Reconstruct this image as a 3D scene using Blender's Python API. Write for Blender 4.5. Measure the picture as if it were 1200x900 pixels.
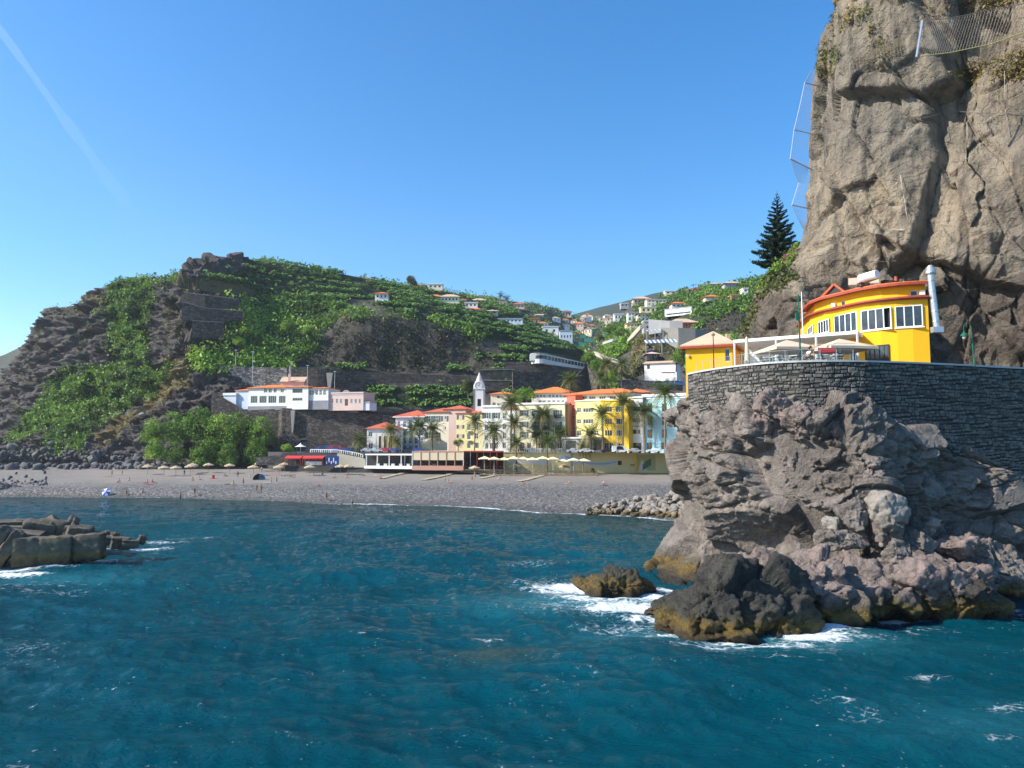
import bpy, bmesh, math, random
import numpy as np
from mathutils import Vector, Matrix
random.seed(7)
RNG = np.random.default_rng(11)
for _o in list(bpy.data.objects): bpy.data.objects.remove(_o)
SC = bpy.context.scene
COL = SC.collection

# ------------------------------------------------------------------ camera
FPX = 880.0                       # focal length for a frame 1200 wide
TH = math.atan(70/FPX)            # pitched up: horizon at y = 520 of 900
CZ = 12.0                         # eye height above the sea (on the pier)
cam = bpy.data.cameras.new('camera'); cam.sensor_width = 36; cam.lens = 36*FPX/1200
cam.clip_start = .1; cam.clip_end = 20000
cam_o = bpy.data.objects.new('camera', cam); COL.objects.link(cam_o)
cam_o.location = (0, 0, CZ); cam_o.rotation_euler = (math.pi/2+TH, 0, 0)
SC.camera = cam_o

# ------------------------------------------------------------------ light
SUN_EL = math.radians(37)
SUN_AZ = math.radians(-104)        # measured from +Y towards +X: the sun stands to the left
SDIR = Vector((math.sin(SUN_AZ)*math.cos(SUN_EL), math.cos(SUN_AZ)*math.cos(SUN_EL), math.sin(SUN_EL)))
w = bpy.data.worlds.new('World'); SC.world = w; w.use_nodes = True
nt = w.node_tree; bg = nt.nodes['Background']
sk = nt.nodes.new('ShaderNodeTexSky'); sk.sky_type = 'NISHITA'; sk.sun_disc = False
sk.sun_elevation = SUN_EL; sk.sun_rotation = SUN_AZ
sk.air_density = 1.0; sk.dust_density = 0.6; sk.ozone_density = 3.0; sk.altitude = 0
hs = nt.nodes.new('ShaderNodeHueSaturation'); hs.inputs['Saturation'].default_value = 1.38
nt.links.new(sk.outputs[0], hs.inputs['Color']); nt.links.new(hs.outputs[0], bg.inputs[0])
bg.inputs[1].default_value = 0.14
sun = bpy.data.lights.new('sun', 'SUN'); sun.energy = 4.7; sun.angle = math.radians(.5); sun.color = (1, .94, .84)
sun_o = bpy.data.objects.new('sun', sun); COL.objects.link(sun_o)
sun_o.rotation_euler = SDIR.to_track_quat('Z', 'Y').to_euler()
SC.view_settings.view_transform = 'Standard'; SC.view_settings.look = 'None'
SC.view_settings.exposure = .8; SC.view_settings.gamma = 1
SC.cycles.max_bounces = 6; SC.cycles.diffuse_bounces = 3; SC.cycles.glossy_bounces = 3
SC.cycles.transmission_bounces = 4; SC.cycles.transparent_max_bounces = 8

# ------------------------------------------------------------------ picture <-> place
ct, st = math.cos(TH), math.sin(TH)
def at(px, py, d):
    """the point seen at photo pixel (px,py) that stands d metres ahead"""
    px = np.asarray(px, float); py = np.asarray(py, float); d = np.asarray(d, float)
    xc = (px-600)/FPX; yc = (450-py)/FPX
    Y = ct-st*yc; s = d/Y
    return np.stack(np.broadcast_arrays(xc*s, d, CZ+(st+ct*yc)*s), -1)
def gz(px, py, z):
    """the point seen at pixel (px,py) on the level z"""
    yc = (450-py)/FPX; s = (z-CZ)/(st+ct*yc)
    return ((px-600)/FPX*s, (ct-st*yc)*s, z)
def proj(P):
    P = np.asarray(P, float); x = P[..., 0]; y = P[..., 1]; z = P[..., 2]-CZ
    f = y*ct+z*st; u = -y*st+z*ct
    f = np.where(f < .01, .01, f)
    return 600+FPX*x/f, 450-FPX*u/f

# ------------------------------------------------------------------ noise (vectorised)
def _h(ix, iy, iz, s):
    n = (ix*374761393+iy*668265263+iz*1274126177+s*974634777) & 0xffffffff
    n = ((n ^ (n >> 13))*1274126177) & 0xffffffff
    n = ((n ^ (n >> 16))*2246822519) & 0xffffffff
    return ((n ^ (n >> 15)) & 0xffffff)/float(0xffffff)
def vnoise(P, s=0):
    I = np.floor(P).astype(np.int64); f = P-I; f = f*f*f*(f*(f*6-15)+10)
    r = 0
    for dx in (0, 1):
        for dy in (0, 1):
            for dz in (0, 1):
                wgt = (f[..., 0] if dx else 1-f[..., 0])*(f[..., 1] if dy else 1-f[..., 1])*(f[..., 2] if dz else 1-f[..., 2])
                r = r+wgt*_h(I[..., 0]+dx, I[..., 1]+dy, I[..., 2]+dz, s)
    return r*2-1
def fbm(P, sc, oc=4, s=0, g=.5):
    P = np.asarray(P, float)/sc; a = 1; r = 0; t = 0
    for k in range(oc):
        r = r+a*vnoise(P+k*17.3, s+k); t += a; a *= g; P = P*2.03
    return r/t
def ridge(P, sc, oc=4, s=0):
    P = np.asarray(P, float)/sc; a = 1; r = 0; t = 0
    for k in range(oc):
        r = r+a*(1-2*np.abs(vnoise(P+k*9.1, s+k))); t += a; a *= .5; P = P*2.1
    return r/t
def cells(P, sc, s=0, chunk=60000):
    """nearest cell of a jittered lattice: (tilted-plane height, distance to the border)"""
    P = np.asarray(P, float).reshape(-1, 3)
    sc = np.asarray(sc, float)
    Q = P/sc; hh = np.empty(len(P)); ed = np.empty(len(P)); hid = np.empty(len(P))
    for a in range(0, len(Q), chunk):
        q = Q[a:a+chunk]; I = np.floor(q).astype(np.int64)
        b1 = np.full(len(q), 1e9); b2 = np.full(len(q), 1e9); bs = np.zeros((len(q), 3)); bi = np.zeros((len(q), 3), np.int64)
        for dx in (-1, 0, 1):
            for dy in (-1, 0, 1):
                for dz in (-1, 0, 1):
                    c = I+np.array((dx, dy, dz))
                    site = c+np.stack([_h(c[:, 0], c[:, 1], c[:, 2], s+k) for k in (1, 2, 3)], -1)
                    dd = ((q-site)**2).sum(1)
                    m = dd < b1
                    b2 = np.where(m, b1, np.minimum(b2, dd))
                    b1 = np.where(m, dd, b1); bs[m] = site[m]; bi[m] = c[m]
        g = np.stack([_h(bi[:, 0], bi[:, 1], bi[:, 2], s+k) for k in (5, 6, 7)], -1)*2-1
        off = _h(bi[:, 0], bi[:, 1], bi[:, 2], s+9)*2-1
        hh[a:a+chunk] = ((q-bs)*g).sum(1)*1.2+off*.7
        ed[a:a+chunk] = np.sqrt(b2)-np.sqrt(b1); hid[a:a+chunk] = off
    return hh, ed, hid
def inpoly(x, y, poly):
    r = np.zeros(np.shape(x), bool); n = len(poly)
    for i in range(n):
        x0, y0 = poly[i]; x1, y1 = poly[(i+1) % n]
        if y0 == y1: continue
        c = ((y0 > y) != (y1 > y)) & (x < (x1-x0)*(y-y0)/(y1-y0)+x0)
        r ^= c
    return r
def smooth01(a, b, x):
    t = np.clip((x-a)/(b-a), 0, 1); return t*t*(3-2*t)

# ------------------------------------------------------------------ objects
def link(o, parent=None):
    COL.objects.link(o)
    if parent is not None: o.parent = parent
    return o
def tag(o, label=None, cat=None, group=None, kind=None):
    if label: o['label'] = label
    if cat: o['category'] = cat
    if group: o['group'] = group
    if kind: o['kind'] = kind
    return o
def thing(name, label, cat, loc=(0, 0, 0), rz=0, group=None):
    o = bpy.data.objects.new(name, None); o.location = loc; o.rotation_euler = (0, 0, rz)
    o.empty_display_size = .3
    return tag(link(o), label, cat, group)
def aslist(m): return m if isinstance(m, (list, tuple)) else [m]
def mesh_np(name, V, Fc, mats, smooth=False, mi=None, attrs=None):
    V = np.ascontiguousarray(V, np.float32).reshape(-1, 3); Fc = np.ascontiguousarray(Fc, np.int32)
    k = Fc.shape[1]; me = bpy.data.meshes.new(name)
    me.vertices.add(len(V)); me.vertices.foreach_set('co', V.ravel())
    me.loops.add(Fc.size); me.loops.foreach_set('vertex_index', Fc.ravel())
    me.polygons.add(len(Fc))
    me.polygons.foreach_set('loop_start', np.arange(0, Fc.size, k, dtype=np.int32))
    me.polygons.foreach_set('loop_total', np.full(len(Fc), k, np.int32))
    if mi is not None: me.polygons.foreach_set('material_index', np.ascontiguousarray(mi, np.int32))
    me.update(calc_edges=True)
    if smooth: me.polygons.foreach_set('use_smooth', np.ones(len(Fc), bool))
    for m in aslist(mats): me.materials.append(m)
    for an, av in (attrs or {}).items():
        at_ = me.attributes.new(an, 'FLOAT', 'POINT'); at_.data.foreach_set('value', np.ascontiguousarray(av, np.float32).ravel())
    return me
def grid_faces(nr, nc):
    i = np.arange(nr-1)[:, None]*nc+np.arange(nc-1)[None, :]
    return np.stack([i, i+1, i+nc+1, i+nc], -1).reshape(-1, 4)
def obj(name, me, parent=None, loc=(0, 0, 0), rot=(0, 0, 0), scale=(1, 1, 1)):
    o = bpy.data.objects.new(name, me); o.location = loc; o.rotation_euler = rot; o.scale = scale
    return link(o, parent)
def copy_tree(root, loc=None, rz=None, label=None, scale=None):
    r = root.copy(); COL.objects.link(r)
    if loc is not None: r.location = loc
    if rz is not None: r.rotation_euler = (0, 0, rz)
    if scale is not None: r.scale = scale if isinstance(scale, tuple) else (scale,)*3
    if label: r['label'] = label
    for ch in list(root.children):
        c = ch.copy(); COL.objects.link(c); c.parent = r
        for g in list(ch.children):
            d = g.copy(); COL.objects.link(d); d.parent = c
    return r

class MB:
    """collects boxes, tubes, prisms ... into one mesh"""
    def __init__(s): s.v = []; s.f = []; s.m = []
    def add(s, vs, fs, m=0):
        b = len(s.v); s.v += [tuple(map(float, p)) for p in vs]
        for f in fs: s.f.append(tuple(i+b for i in f)); s.m.append(m)
        return s
    def box(s, x0, x1, y0, y1, z0, z1, m=0):
        return s.add([(x0, y0, z0), (x1, y0, z0), (x1, y1, z0), (x0, y1, z0), (x0, y0, z1), (x1, y0, z1), (x1, y1, z1), (x0, y1, z1)],
                     [(0, 3, 2, 1), (4, 5, 6, 7), (0, 1, 5, 4), (1, 2, 6, 5), (2, 3, 7, 6), (3, 0, 4, 7)], m)
    def obox(s, c, ax, ay, az, m=0):
        """box by centre and three half-axis vectors"""
        c, ax, ay, az = map(Vector, (c, ax, ay, az)); P = []
        for k in (-1, 1):
            for i, j in ((-1, -1), (1, -1), (1, 1), (-1, 1)): P.append(c+ax*i+ay*j+az*k)
        return s.add(P, [(0, 3, 2, 1), (4, 5, 6, 7), (0, 1, 5, 4), (1, 2, 6, 5), (2, 3, 7, 6), (3, 0, 4, 7)], m)
    def beam(s, a, b, wd, ht, m=0, up=(0, 0, 1)):
        a = Vector(a); b = Vector(b); d = b-a; L = d.length
        if L < 1e-6: return s
        d.normalize(); u = Vector(up)
        if abs(d.dot(u)) > .98: u = Vector((1, 0, 0))
        sd = d.cross(u).normalized(); u2 = sd.cross(d)
        return s.obox((a+b)/2, d*L/2, sd*wd/2, u2*ht/2, m)
    def prism(s, poly, z0, z1, m=0):
        n = len(poly)
        return s.add([(x, y, z0) for x, y in poly]+[(x, y, z1) for x, y in poly],
                     [tuple(reversed(range(n))), tuple(range(n, 2*n))]+[(i, (i+1) % n, n+(i+1) % n, n+i) for i in range(n)], m)
    def tube(s, pts, rs, n=8, m=0, cap=True):
        pts = [Vector(p) for p in pts]
        if not isinstance(rs, (list, tuple)): rs = [rs]*len(pts)
        V = []; fr = None
        for i, p in enumerate(pts):
            d = (pts[min(i+1, len(pts)-1)]-pts[max(i-1, 0)]).normalized()
            if fr is None:
                fr = d.cross(Vector((0, 0, 1)) if abs(d.z) < .9 else Vector((1, 0, 0))).normalized()
            fr = (fr-d*fr.dot(d)).normalized(); e = d.cross(fr)
            for k in range(n):
                a = 2*math.pi*k/n; V.append(p+(fr*math.cos(a)+e*math.sin(a))*rs[i])
        Fs = [(i*n+k, i*n+(k+1) % n, (i+1)*n+(k+1) % n, (i+1)*n+k) for i in range(len(pts)-1) for k in range(n)]
        if cap: Fs += [tuple(reversed(range(n))), tuple(range((len(pts)-1)*n, len(pts)*n))]
        return s.add(V, Fs, m)
    def lathe(s, c, prof, n=12, m=0, sq=False):
        """prof: (radius, z) from bottom to top round centre c; sq makes it four-sided"""
        V = []
        if sq: n = 4
        for r, z in prof:
            for k in range(n):
                a = 2*math.pi*(k+(.5 if sq else 0))/n; V.append((c[0]+r*math.cos(a), c[1]+r*math.sin(a), c[2]+z))
        Fs = [(i*n+k, i*n+(k+1) % n, (i+1)*n+(k+1) % n, (i+1)*n+k) for i in range(len(prof)-1) for k in range(n)]
        Fs += [tuple(reversed(range(n))), tuple(range((len(prof)-1)*n, len(prof)*n))]
        return s.add(V, Fs, m)
    def strip(s, pts, z0, z1, th, m=0, closed_top=True):
        """a wall of thickness th along a plan polyline; th goes to the left of its run (y-up side)"""
        P = [Vector((p[0], p[1])) for p in pts]; N = []
        for i in range(len(P)):
            d = (P[min(i+1, len(P)-1)]-P[max(i-1, 0)]).normalized(); N.append(Vector((-d.y, d.x)))
        Q = [p+n*th for p, n in zip(P, N)]; n = len(P)
        zz0 = z0 if isinstance(z0, (list, tuple)) else [z0]*n; zz1 = z1 if isinstance(z1, (list, tuple)) else [z1]*n
        V = [(p.x, p.y, a) for p, a in zip(P, zz0)]+[(p.x, p.y, a) for p, a in zip(P, zz1)]+[(p.x, p.y, a) for p, a in zip(Q, zz0)]+[(p.x, p.y, a) for p, a in zip(Q, zz1)]
        Fs = []
        for i in range(n-1):
            Fs += [(i, i+1, n+i+1, n+i), (2*n+i+1, 2*n+i, 3*n+i, 3*n+i+1), (n+i, n+i+1, 3*n+i+1, 3*n+i), (i+1, i, 2*n+i, 2*n+i+1)]
        Fs += [(0, n, 3*n, 2*n), (n-1, 3*n-1, 4*n-1, 2*n-1)]
        return s.add(V, Fs, m)
    def mesh(s, name, mats, smooth=False, off=None):
        me = bpy.data.meshes.new(name)
        V = s.v if off is None else [(x-off[0], y-off[1], z-off[2]) for x, y, z in s.v]
        me.from_pydata(V, [], s.f)
        for m in aslist(mats): me.materials.append(m)
        if len(aslist(mats)) > 1: me.polygons.foreach_set('material_index', s.m)
        if smooth: me.polygons.foreach_set('use_smooth', [True]*len(s.f))
        me.update(); return me
    def build(s, name, mats, parent=None, smooth=False, world=False, **kw):
        off = parent.location if (world and parent is not None) else None
        return obj(name, s.mesh(name, mats, smooth, off), parent, **kw)

# ------------------------------------------------------------------ materials
MATS = {}
def nodes(name):
    m = bpy.data.materials.new(name); m.use_nodes = True; t = m.node_tree
    return m, t, t.nodes['Principled BSDF'], (lambda ty, **k: _nn(t, ty, k)), t.links.new
def _nn(t, ty, k):
    n = t.nodes.new('ShaderNode'+ty)
    for a, b in k.items():
        if a in n.inputs.keys() if isinstance(a, str) else False: n.inputs[a].default_value = b
        else: setattr(n, a, b)
    return n
def c4(c): return (c[0], c[1], c[2], 1)
def coords(t, N, L, sc=(1, 1, 1)):
    tc = N('TexCoord'); mp = N('Mapping'); mp.inputs['Scale'].default_value = sc; L(tc.outputs['Object'], mp.inputs[0]); return mp.outputs[0]
def noise(N, L, co, scale, det=4, rough=.6):
    n = N('TexNoise'); n.inputs['Scale'].default_value = scale; n.inputs['Detail'].default_value = det; n.inputs['Roughness'].default_value = rough
    L(co, n.inputs['Vector']); return n.outputs['Fac']
def ramp(N, L, fac, stops):
    r = N('ValToRGB'); e = r.color_ramp.elements
    while len(e) < len(stops): e.new(.5)
    for q, (p, c) in zip(e, stops): q.position = p; q.color = c4(c) if not np.isscalar(c) else (c, c, c, 1)
    L(fac, r.inputs[0]); return r.outputs[0]
def mix(N, L, fac, a, b, mode='MIX'):
    m = N('Mix', data_type='RGBA', blend_type=mode)
    for sock, v in ((m.inputs[0], fac), (m.inputs[6], a), (m.inputs[7], b)):
        if hasattr(v, 'links') or isinstance(v, bpy.types.NodeSocket): L(v, sock)
        else: sock.default_value = v if np.isscalar(v) else c4(v)
    return m.outputs[2]
def mth(N, L, op, a, b=0, clamp=False):
    m = N('Math', operation=op); m.use_clamp = clamp
    for sock, v in ((m.inputs[0], a), (m.inputs[1], b)):
        if isinstance(v, bpy.types.NodeSocket): L(v, sock)
        else: sock.default_value = v
    return m.outputs[0]
def attr(N, name):
    a = N('Attribute'); a.attribute_name = name; return a.outputs['Fac']
def bump(N, L, h, dist, strength=1, prev=None):
    b = N('Bump'); b.inputs['Distance'].default_value = dist; b.inputs['Strength'].default_value = strength
    L(h, b.inputs['Height'])
    if prev is not None: L(prev, b.inputs['Normal'])
    return b.outputs[0]
def M(name, c, rough=.8, var=.18, scale=2.0, bmp=.01, spec=.3, metal=0, bscale=None):
    """plain procedural material: colour broken up by two noises, fine relief"""
    if name in MATS: return MATS[name]
    m, t, b, N, L = nodes(name); co = coords(t, N, L)
    n1 = noise(N, L, co, scale*.25, 3); n2 = noise(N, L, co, scale*3, 5)
    f = mth(N, L, 'ADD', mth(N, L, 'MULTIPLY', n1, .6), mth(N, L, 'MULTIPLY', n2, .4))
    dk = tuple(x*(1-var) for x in c); lt = tuple(min(1, x*(1+var*.7)) for x in c)
    L(ramp(N, L, f, [(.32, dk), (.68, lt)]), b.inputs['Base Color'])
    b.inputs['Roughness'].default_value = rough; b.inputs['Specular IOR Level'].default_value = spec; b.inputs['Metallic'].default_value = metal
    if bmp: L(bump(N, L, noise(N, L, co, bscale or scale*6, 4), bmp), b.inputs['Normal'])
    MATS[name] = m; return m
def rock_mat(name, stops, wet=None, veg=False, scale=1.0, bmp=.25, dry=None):
    m, t, b, N, L = nodes(name); co = coords(t, N, L)
    big = noise(N, L, co, .09*scale, 5, .6); med = noise(N, L, co, .6*scale, 8, .65); fin = noise(N, L, co, 4*scale, 6, .7)
    f = mth(N, L, 'ADD', mth(N, L, 'MULTIPLY', big, .45), mth(N, L, 'ADD', mth(N, L, 'MULTIPLY', med, .35), mth(N, L, 'MULTIPLY', fin, .2)))
    colr = ramp(N, L, f, stops)
    # pale lichen and dust flecks
    fl = noise(N, L, co, 2.2*scale, 10, .8)
    colr = mix(N, L, mth(N, L, 'MULTIPLY', ramp(N, L, fl, [(.56, 0.), (.66, 1.)]), .35), colr, tuple(min(1, x*1.5) for x in stops[-1][1]))
    vo = N('TexVoronoi', feature='DISTANCE_TO_EDGE'); vo.inputs['Scale'].default_value = .55*scale
    wa = N('Vectorish') if False else None
    nv = N('TexNoise'); nv.inputs['Scale'].default_value = 1.2*scale; nv.inputs['Detail'].default_value = 4; L(co, nv.inputs['Vector'])
    va = N('VectorMath', operation='MULTIPLY_ADD'); va.inputs[1].default_value = (1.1/scale,)*3; L(nv.outputs['Color'], va.inputs[0]); L(co, va.inputs[2])
    L(va.outputs[0], vo.inputs['Vector'])
    crack = ramp(N, L, vo.outputs['Distance'], [(0.0, 0.), (.06, 1.)])
    if wet:
        g = N('SeparateXYZ'); gc = N('NewGeometry'); L(gc.outputs['Position'], g.inputs[0])
        nz = mth(N, L, 'ADD', g.outputs['Z'], mth(N, L, 'MULTIPLY', mth(N, L, 'SUBTRACT', noise(N, L, co, .8, 5), .5), 1.8))
        algae = ramp(N, L, mth(N, L, 'DIVIDE', nz, 4.0), [(0., (.028, .022, .014)), (.10, (.07, .05, .02)), (.22, (.16, .105, .025)), (.36, (.07, .062, .032)), (.5, (.05, .048, .04))])
        k = ramp(N, L, mth(N, L, 'DIVIDE', nz, wet), [(.45, 1.), (1., 0.)])
        colr = mix(N, L, k, colr, algae)
        L(mth(N, L, 'SUBTRACT', .92, mth(N, L, 'MULTIPLY', k, .5)), b.inputs['Roughness'])
    else: b.inputs['Roughness'].default_value = .92
    if dry:
        a = attr(N, 'dry'); colr = mix(N, L, mth(N, L, 'MULTIPLY', a, ramp(N, L, fin, [(.35, 0.), (.5, 1.)])), colr, dry)
    if dry:
        mp = N('Mapping'); mp.inputs['Scale'].default_value = (1, 1, .12); L(co, mp.inputs[0])
        stn = noise(N, L, mp.outputs[0], .55, 6, .65); colr = mix(N, L, ramp(N, L, stn, [(.48, 0.), (.64, .75)]), colr, (.075, .065, .053))
        fld = noise(N, L, co, .045, 3, .5); colr = mix(N, L, ramp(N, L, fld, [(.45, 0.), (.62, .45)]), colr, (.16, .155, .14))
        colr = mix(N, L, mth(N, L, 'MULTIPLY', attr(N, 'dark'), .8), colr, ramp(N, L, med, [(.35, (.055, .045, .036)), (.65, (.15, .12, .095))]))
    if veg:
        a = attr(N, 'veg'); vc = ramp(N, L, fin, [(.3, (.012, .022, .008)), (.7, (.035, .06, .015))])
        colr = mix(N, L, a, colr, vc)
        a2 = attr(N, 'soil_shade'); colr = mix(N, L, a2, colr, ramp(N, L, fin, [(.3, (.035, .03, .024)), (.7, (.07, .058, .045))]))
        a3 = attr(N, 'dry'); colr = mix(N, L, a3, colr, ramp(N, L, fin, [(.3, (.10, .085, .03)), (.7, (.22, .17, .08))]))
    L(colr, b.inputs['Base Color']); b.inputs['Specular IOR Level'].default_value = .3
    nb = bump(N, L, mth(N, L, 'ADD', med, mth(N, L, 'MULTIPLY', fin, .35)), bmp*2)
    nb = bump(N, L, crack, bmp*.35, .6, nb)
    L(nb, b.inputs['Normal']); MATS[name] = m; return m
def masonry(name, stops, scale=1.3, squash=.6):
    m, t, b, N, L = nodes(name); co = coords(t, N, L); mp = N('Mapping'); mp.inputs['Scale'].default_value = (squash, squash, 1); L(co, mp.inputs[0])
    nv = N('TexNoise'); nv.inputs['Scale'].default_value = 1.5; L(mp.outputs[0], nv.inputs['Vector']); va = N('VectorMath', operation='MULTIPLY_ADD'); va.inputs[1].default_value = (.35,)*3; L(nv.outputs['Color'], va.inputs[0]); L(mp.outputs[0], va.inputs[2])
    vo = N('TexVoronoi'); vo.inputs['Scale'].default_value = scale; L(va.outputs[0], vo.inputs['Vector']); ve = N('TexVoronoi', feature='DISTANCE_TO_EDGE'); ve.inputs['Scale'].default_value = scale; L(va.outputs[0], ve.inputs['Vector'])
    sp = N('SeparateXYZ'); L(vo.outputs['Color'], sp.inputs[0]); big = noise(N, L, co, .12, 6, .65)
    c = ramp(N, L, mth(N, L, 'ADD', mth(N, L, 'MULTIPLY', sp.outputs[0], .45), mth(N, L, 'MULTIPLY', big, .55)), stops); e = ramp(N, L, ve.outputs['Distance'], [(0, 0.), (.10, 1.)])
    c = mix(N, L, e, tuple(x*.35 for x in stops[0][1]), c); c = mix(N, L, ramp(N, L, noise(N, L, co, .25, 6, .7), [(.55, 0.), (.66, .7)]), c, (.035, .05, .02)); L(c, b.inputs['Base Color']); b.inputs['Roughness'].default_value = .92
    L(bump(N, L, e, .15, .8), b.inputs['Normal']); MATS[name] = m; return m
def leaf_mat(name, stops, trans=.25):
    m, t, b, N, L = nodes(name)
    colr = ramp(N, L, attr(N, 'tint'), stops)
    L(colr, b.inputs['Base Color']); b.inputs['Roughness'].default_value = .55; b.inputs['Specular IOR Level'].default_value = .25
    tr = N('BsdfTranslucent'); L(mix(N, L, 1., colr, (1., 1., .55), 'MULTIPLY'), tr.inputs[0])
    ms = N('MixShader'); ms.inputs[0].default_value = trans; L(b.outputs[0], ms.inputs[1]); L(tr.outputs[0], ms.inputs[2])
    L(ms.outputs[0], t.nodes['Material Output'].inputs['Surface']); MATS[name] = m; return m

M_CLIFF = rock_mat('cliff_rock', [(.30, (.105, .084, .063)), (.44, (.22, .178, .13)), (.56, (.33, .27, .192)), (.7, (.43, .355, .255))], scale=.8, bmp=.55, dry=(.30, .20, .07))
M_HEAD = rock_mat('headland_rock', [(.30, (.070, .058, .050)), (.45, (.15, .128, .110)), (.55, (.235, .20, .172)), (.7, (.35, .295, .25))], wet=2.2, scale=1.6, bmp=.22)
M_PINK = rock_mat('pink_rock', [(.30, (.07, .058, .05)), (.45, (.18, .145, .125)), (.58, (.30, .225, .195)), (.7, (.38, .30, .265))], wet=2.6, scale=2.0, bmp=.2)
M_DARKR = rock_mat('dark_wet_rock', [(.30, (.02, .02, .018)), (.5, (.055, .052, .045)), (.62, (.10, .09, .075)), (.75, (.17, .155, .135))], wet=2.4, scale=2.4, bmp=.22)
M_HILL = rock_mat('hillside_basalt', [(.32, (.034, .030, .028)), (.5, (.078, .068, .062)), (.62, (.13, .11, .095)), (.75, (.20, .165, .135))], veg=True, scale=.5, bmp=.6)
M_BOULD = rock_mat('pale_boulder_rock', [(.30, (.13, .118, .10)), (.5, (.24, .215, .185)), (.7, (.36, .325, .28))], wet=1.2, scale=2, bmp=.06)
G_BANANA = leaf_mat('banana_leaf', [(0, (0.065, 0.143, 0.033)), (.5, (0.143, 0.273, 0.065)), (1, (0.286, 0.442, 0.130))])
G_IVY = leaf_mat('ivy_leaf', [(0, (0.053, 0.109, 0.018)), (.5, (0.128, 0.234, 0.033)), (1, (0.269, 0.421, 0.065))])
G_BRIGHT = leaf_mat('bright_bush_leaf', [(0, (0.078, 0.156, 0.019)), (.5, (0.195, 0.338, 0.039)), (1, (0.390, 0.546, 0.091))])  # lighter, yellower green than the ivy
G_OLIVE = leaf_mat('olive_leaf', [(0, (0.046, 0.058, 0.018)), (.5, (0.111, 0.130, 0.039)), (1, (0.234, 0.234, 0.078))])
G_DRY = leaf_mat('dry_grass_leaf', [(0, (.10, .075, .02)), (.5, (.22, .17, .05)), (1, (.36, .29, .12))])
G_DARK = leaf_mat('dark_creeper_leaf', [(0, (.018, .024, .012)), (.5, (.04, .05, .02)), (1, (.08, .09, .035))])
G_PINE = leaf_mat('pine_needle', [(0, (.008, .02, .008)), (.5, (.018, .04, .014)), (1, (.035, .065, .022))], .1)
G_PALM = leaf_mat('palm_leaf', [(0, (.04, .07, .015)), (.5, (.09, .13, .03)), (1, (.20, .22, .07))])

# ------------------------------------------------------------------ surfaces from control nets
def net(rows, nr, nc, blur=.22):
    """rows x columns of control points -> dense grid of points, lightly rounded"""
    A = np.array(rows, float); R, C, _ = A.shape
    u = np.linspace(0, R-1, nr); v = np.linspace(0, C-1, nc)
    i = np.clip(np.floor(u).astype(int), 0, R-2); fu = (u-i)[:, None, None]
    T = A[i]*(1-fu)+A[i+1]*fu
    j = np.clip(np.floor(v).astype(int), 0, C-2); fv = (v-j)[None, :, None]
    G = T[:, j]*(1-fv)+T[:, j+1]*fv
    for ax, n in ((0, nr/(R-1)), (1, nc/(C-1))):
        k = max(1, int(n*blur))
        for _ in range(2):
            pad = [(0, 0)]*3; pad[ax] = (k, k)
            Q = np.pad(G, pad, mode='edge'); cs = np.cumsum(Q, axis=ax)
            z = np.zeros_like(np.take(cs, [0], axis=ax)); cs = np.concatenate([z, cs], axis=ax)
            L_ = G.shape[ax]
            S = (np.take(cs, np.arange(2*k+1, 2*k+1+L_), axis=ax)-np.take(cs, np.arange(0, L_), axis=ax))/(2*k+1)
            # keep the borders where they were drawn
            wv = np.minimum(np.arange(L_), np.arange(L_)[::-1])/k; wv = np.clip(wv, 0, 1)
            wv = wv[:, None, None] if ax == 0 else wv[None, :, None]
            G = G*(1-wv)+S*wv
    return G
def normals(G):
    du = np.gradient(G, axis=0); dv = np.gradient(G, axis=1)
    n = np.cross(dv, du); n /= np.linalg.norm(n, axis=-1, keepdims=True)+1e-9
    return n*(-1. if n[..., 1].mean() > 0 else 1.)        # towards the viewer's side
def leaves(name, C, Nn, size, k, matl, spread=1.0, kind='leaf', parent=None, flat=.5, tint=None, seed=1, asp=.55):
    """clumps of leaf-sized faces: k leaves round each centre C, growing out along Nn"""
    r = np.random.default_rng(seed); n = len(C)
    if n == 0: return None
    size = np.broadcast_to(np.asarray(size, float), (n,))
    P = np.repeat(C, k, 0); S = np.repeat(size, k)*r.uniform(.6, 1.3, n*k); Nr = np.repeat(Nn, k, 0)
    P = P+r.normal(0, 1, (n*k, 3))*(S*spread)[:, None]*.6
    d = r.normal(0, 1, (n*k, 3))*(1-flat)+Nr*flat*1.2; d /= np.linalg.norm(d, axis=1, keepdims=True)+1e-9
    a = np.cross(d, r.normal(0, 1, (n*k, 3))); a /= np.linalg.norm(a, axis=1, keepdims=True)+1e-9
    b = np.cross(d, a)
    s1 = (S*.5)[:, None]; s2 = (S*.5*asp)[:, None]
    # a leaf folded along its rib: 2 quads -> 4 corner verts + tip/base
    V = np.stack([P-a*s1, P+b*s2-d*s2*.4, P+a*s1, P-b*s2-d*s2*.4], 1)
    F_ = np.arange(n*k*4).reshape(-1, 4)
    t0 = np.repeat(r.uniform(0, 1, n) if tint is None else tint, k)
    t = np.clip(t0*.6+r.uniform(0, 1, n*k)*.4, 0, 1)
    me = mesh_np(name, V.reshape(-1, 3), F_, matl, attrs={'tint': np.repeat(t, 4)})
    return me
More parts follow.
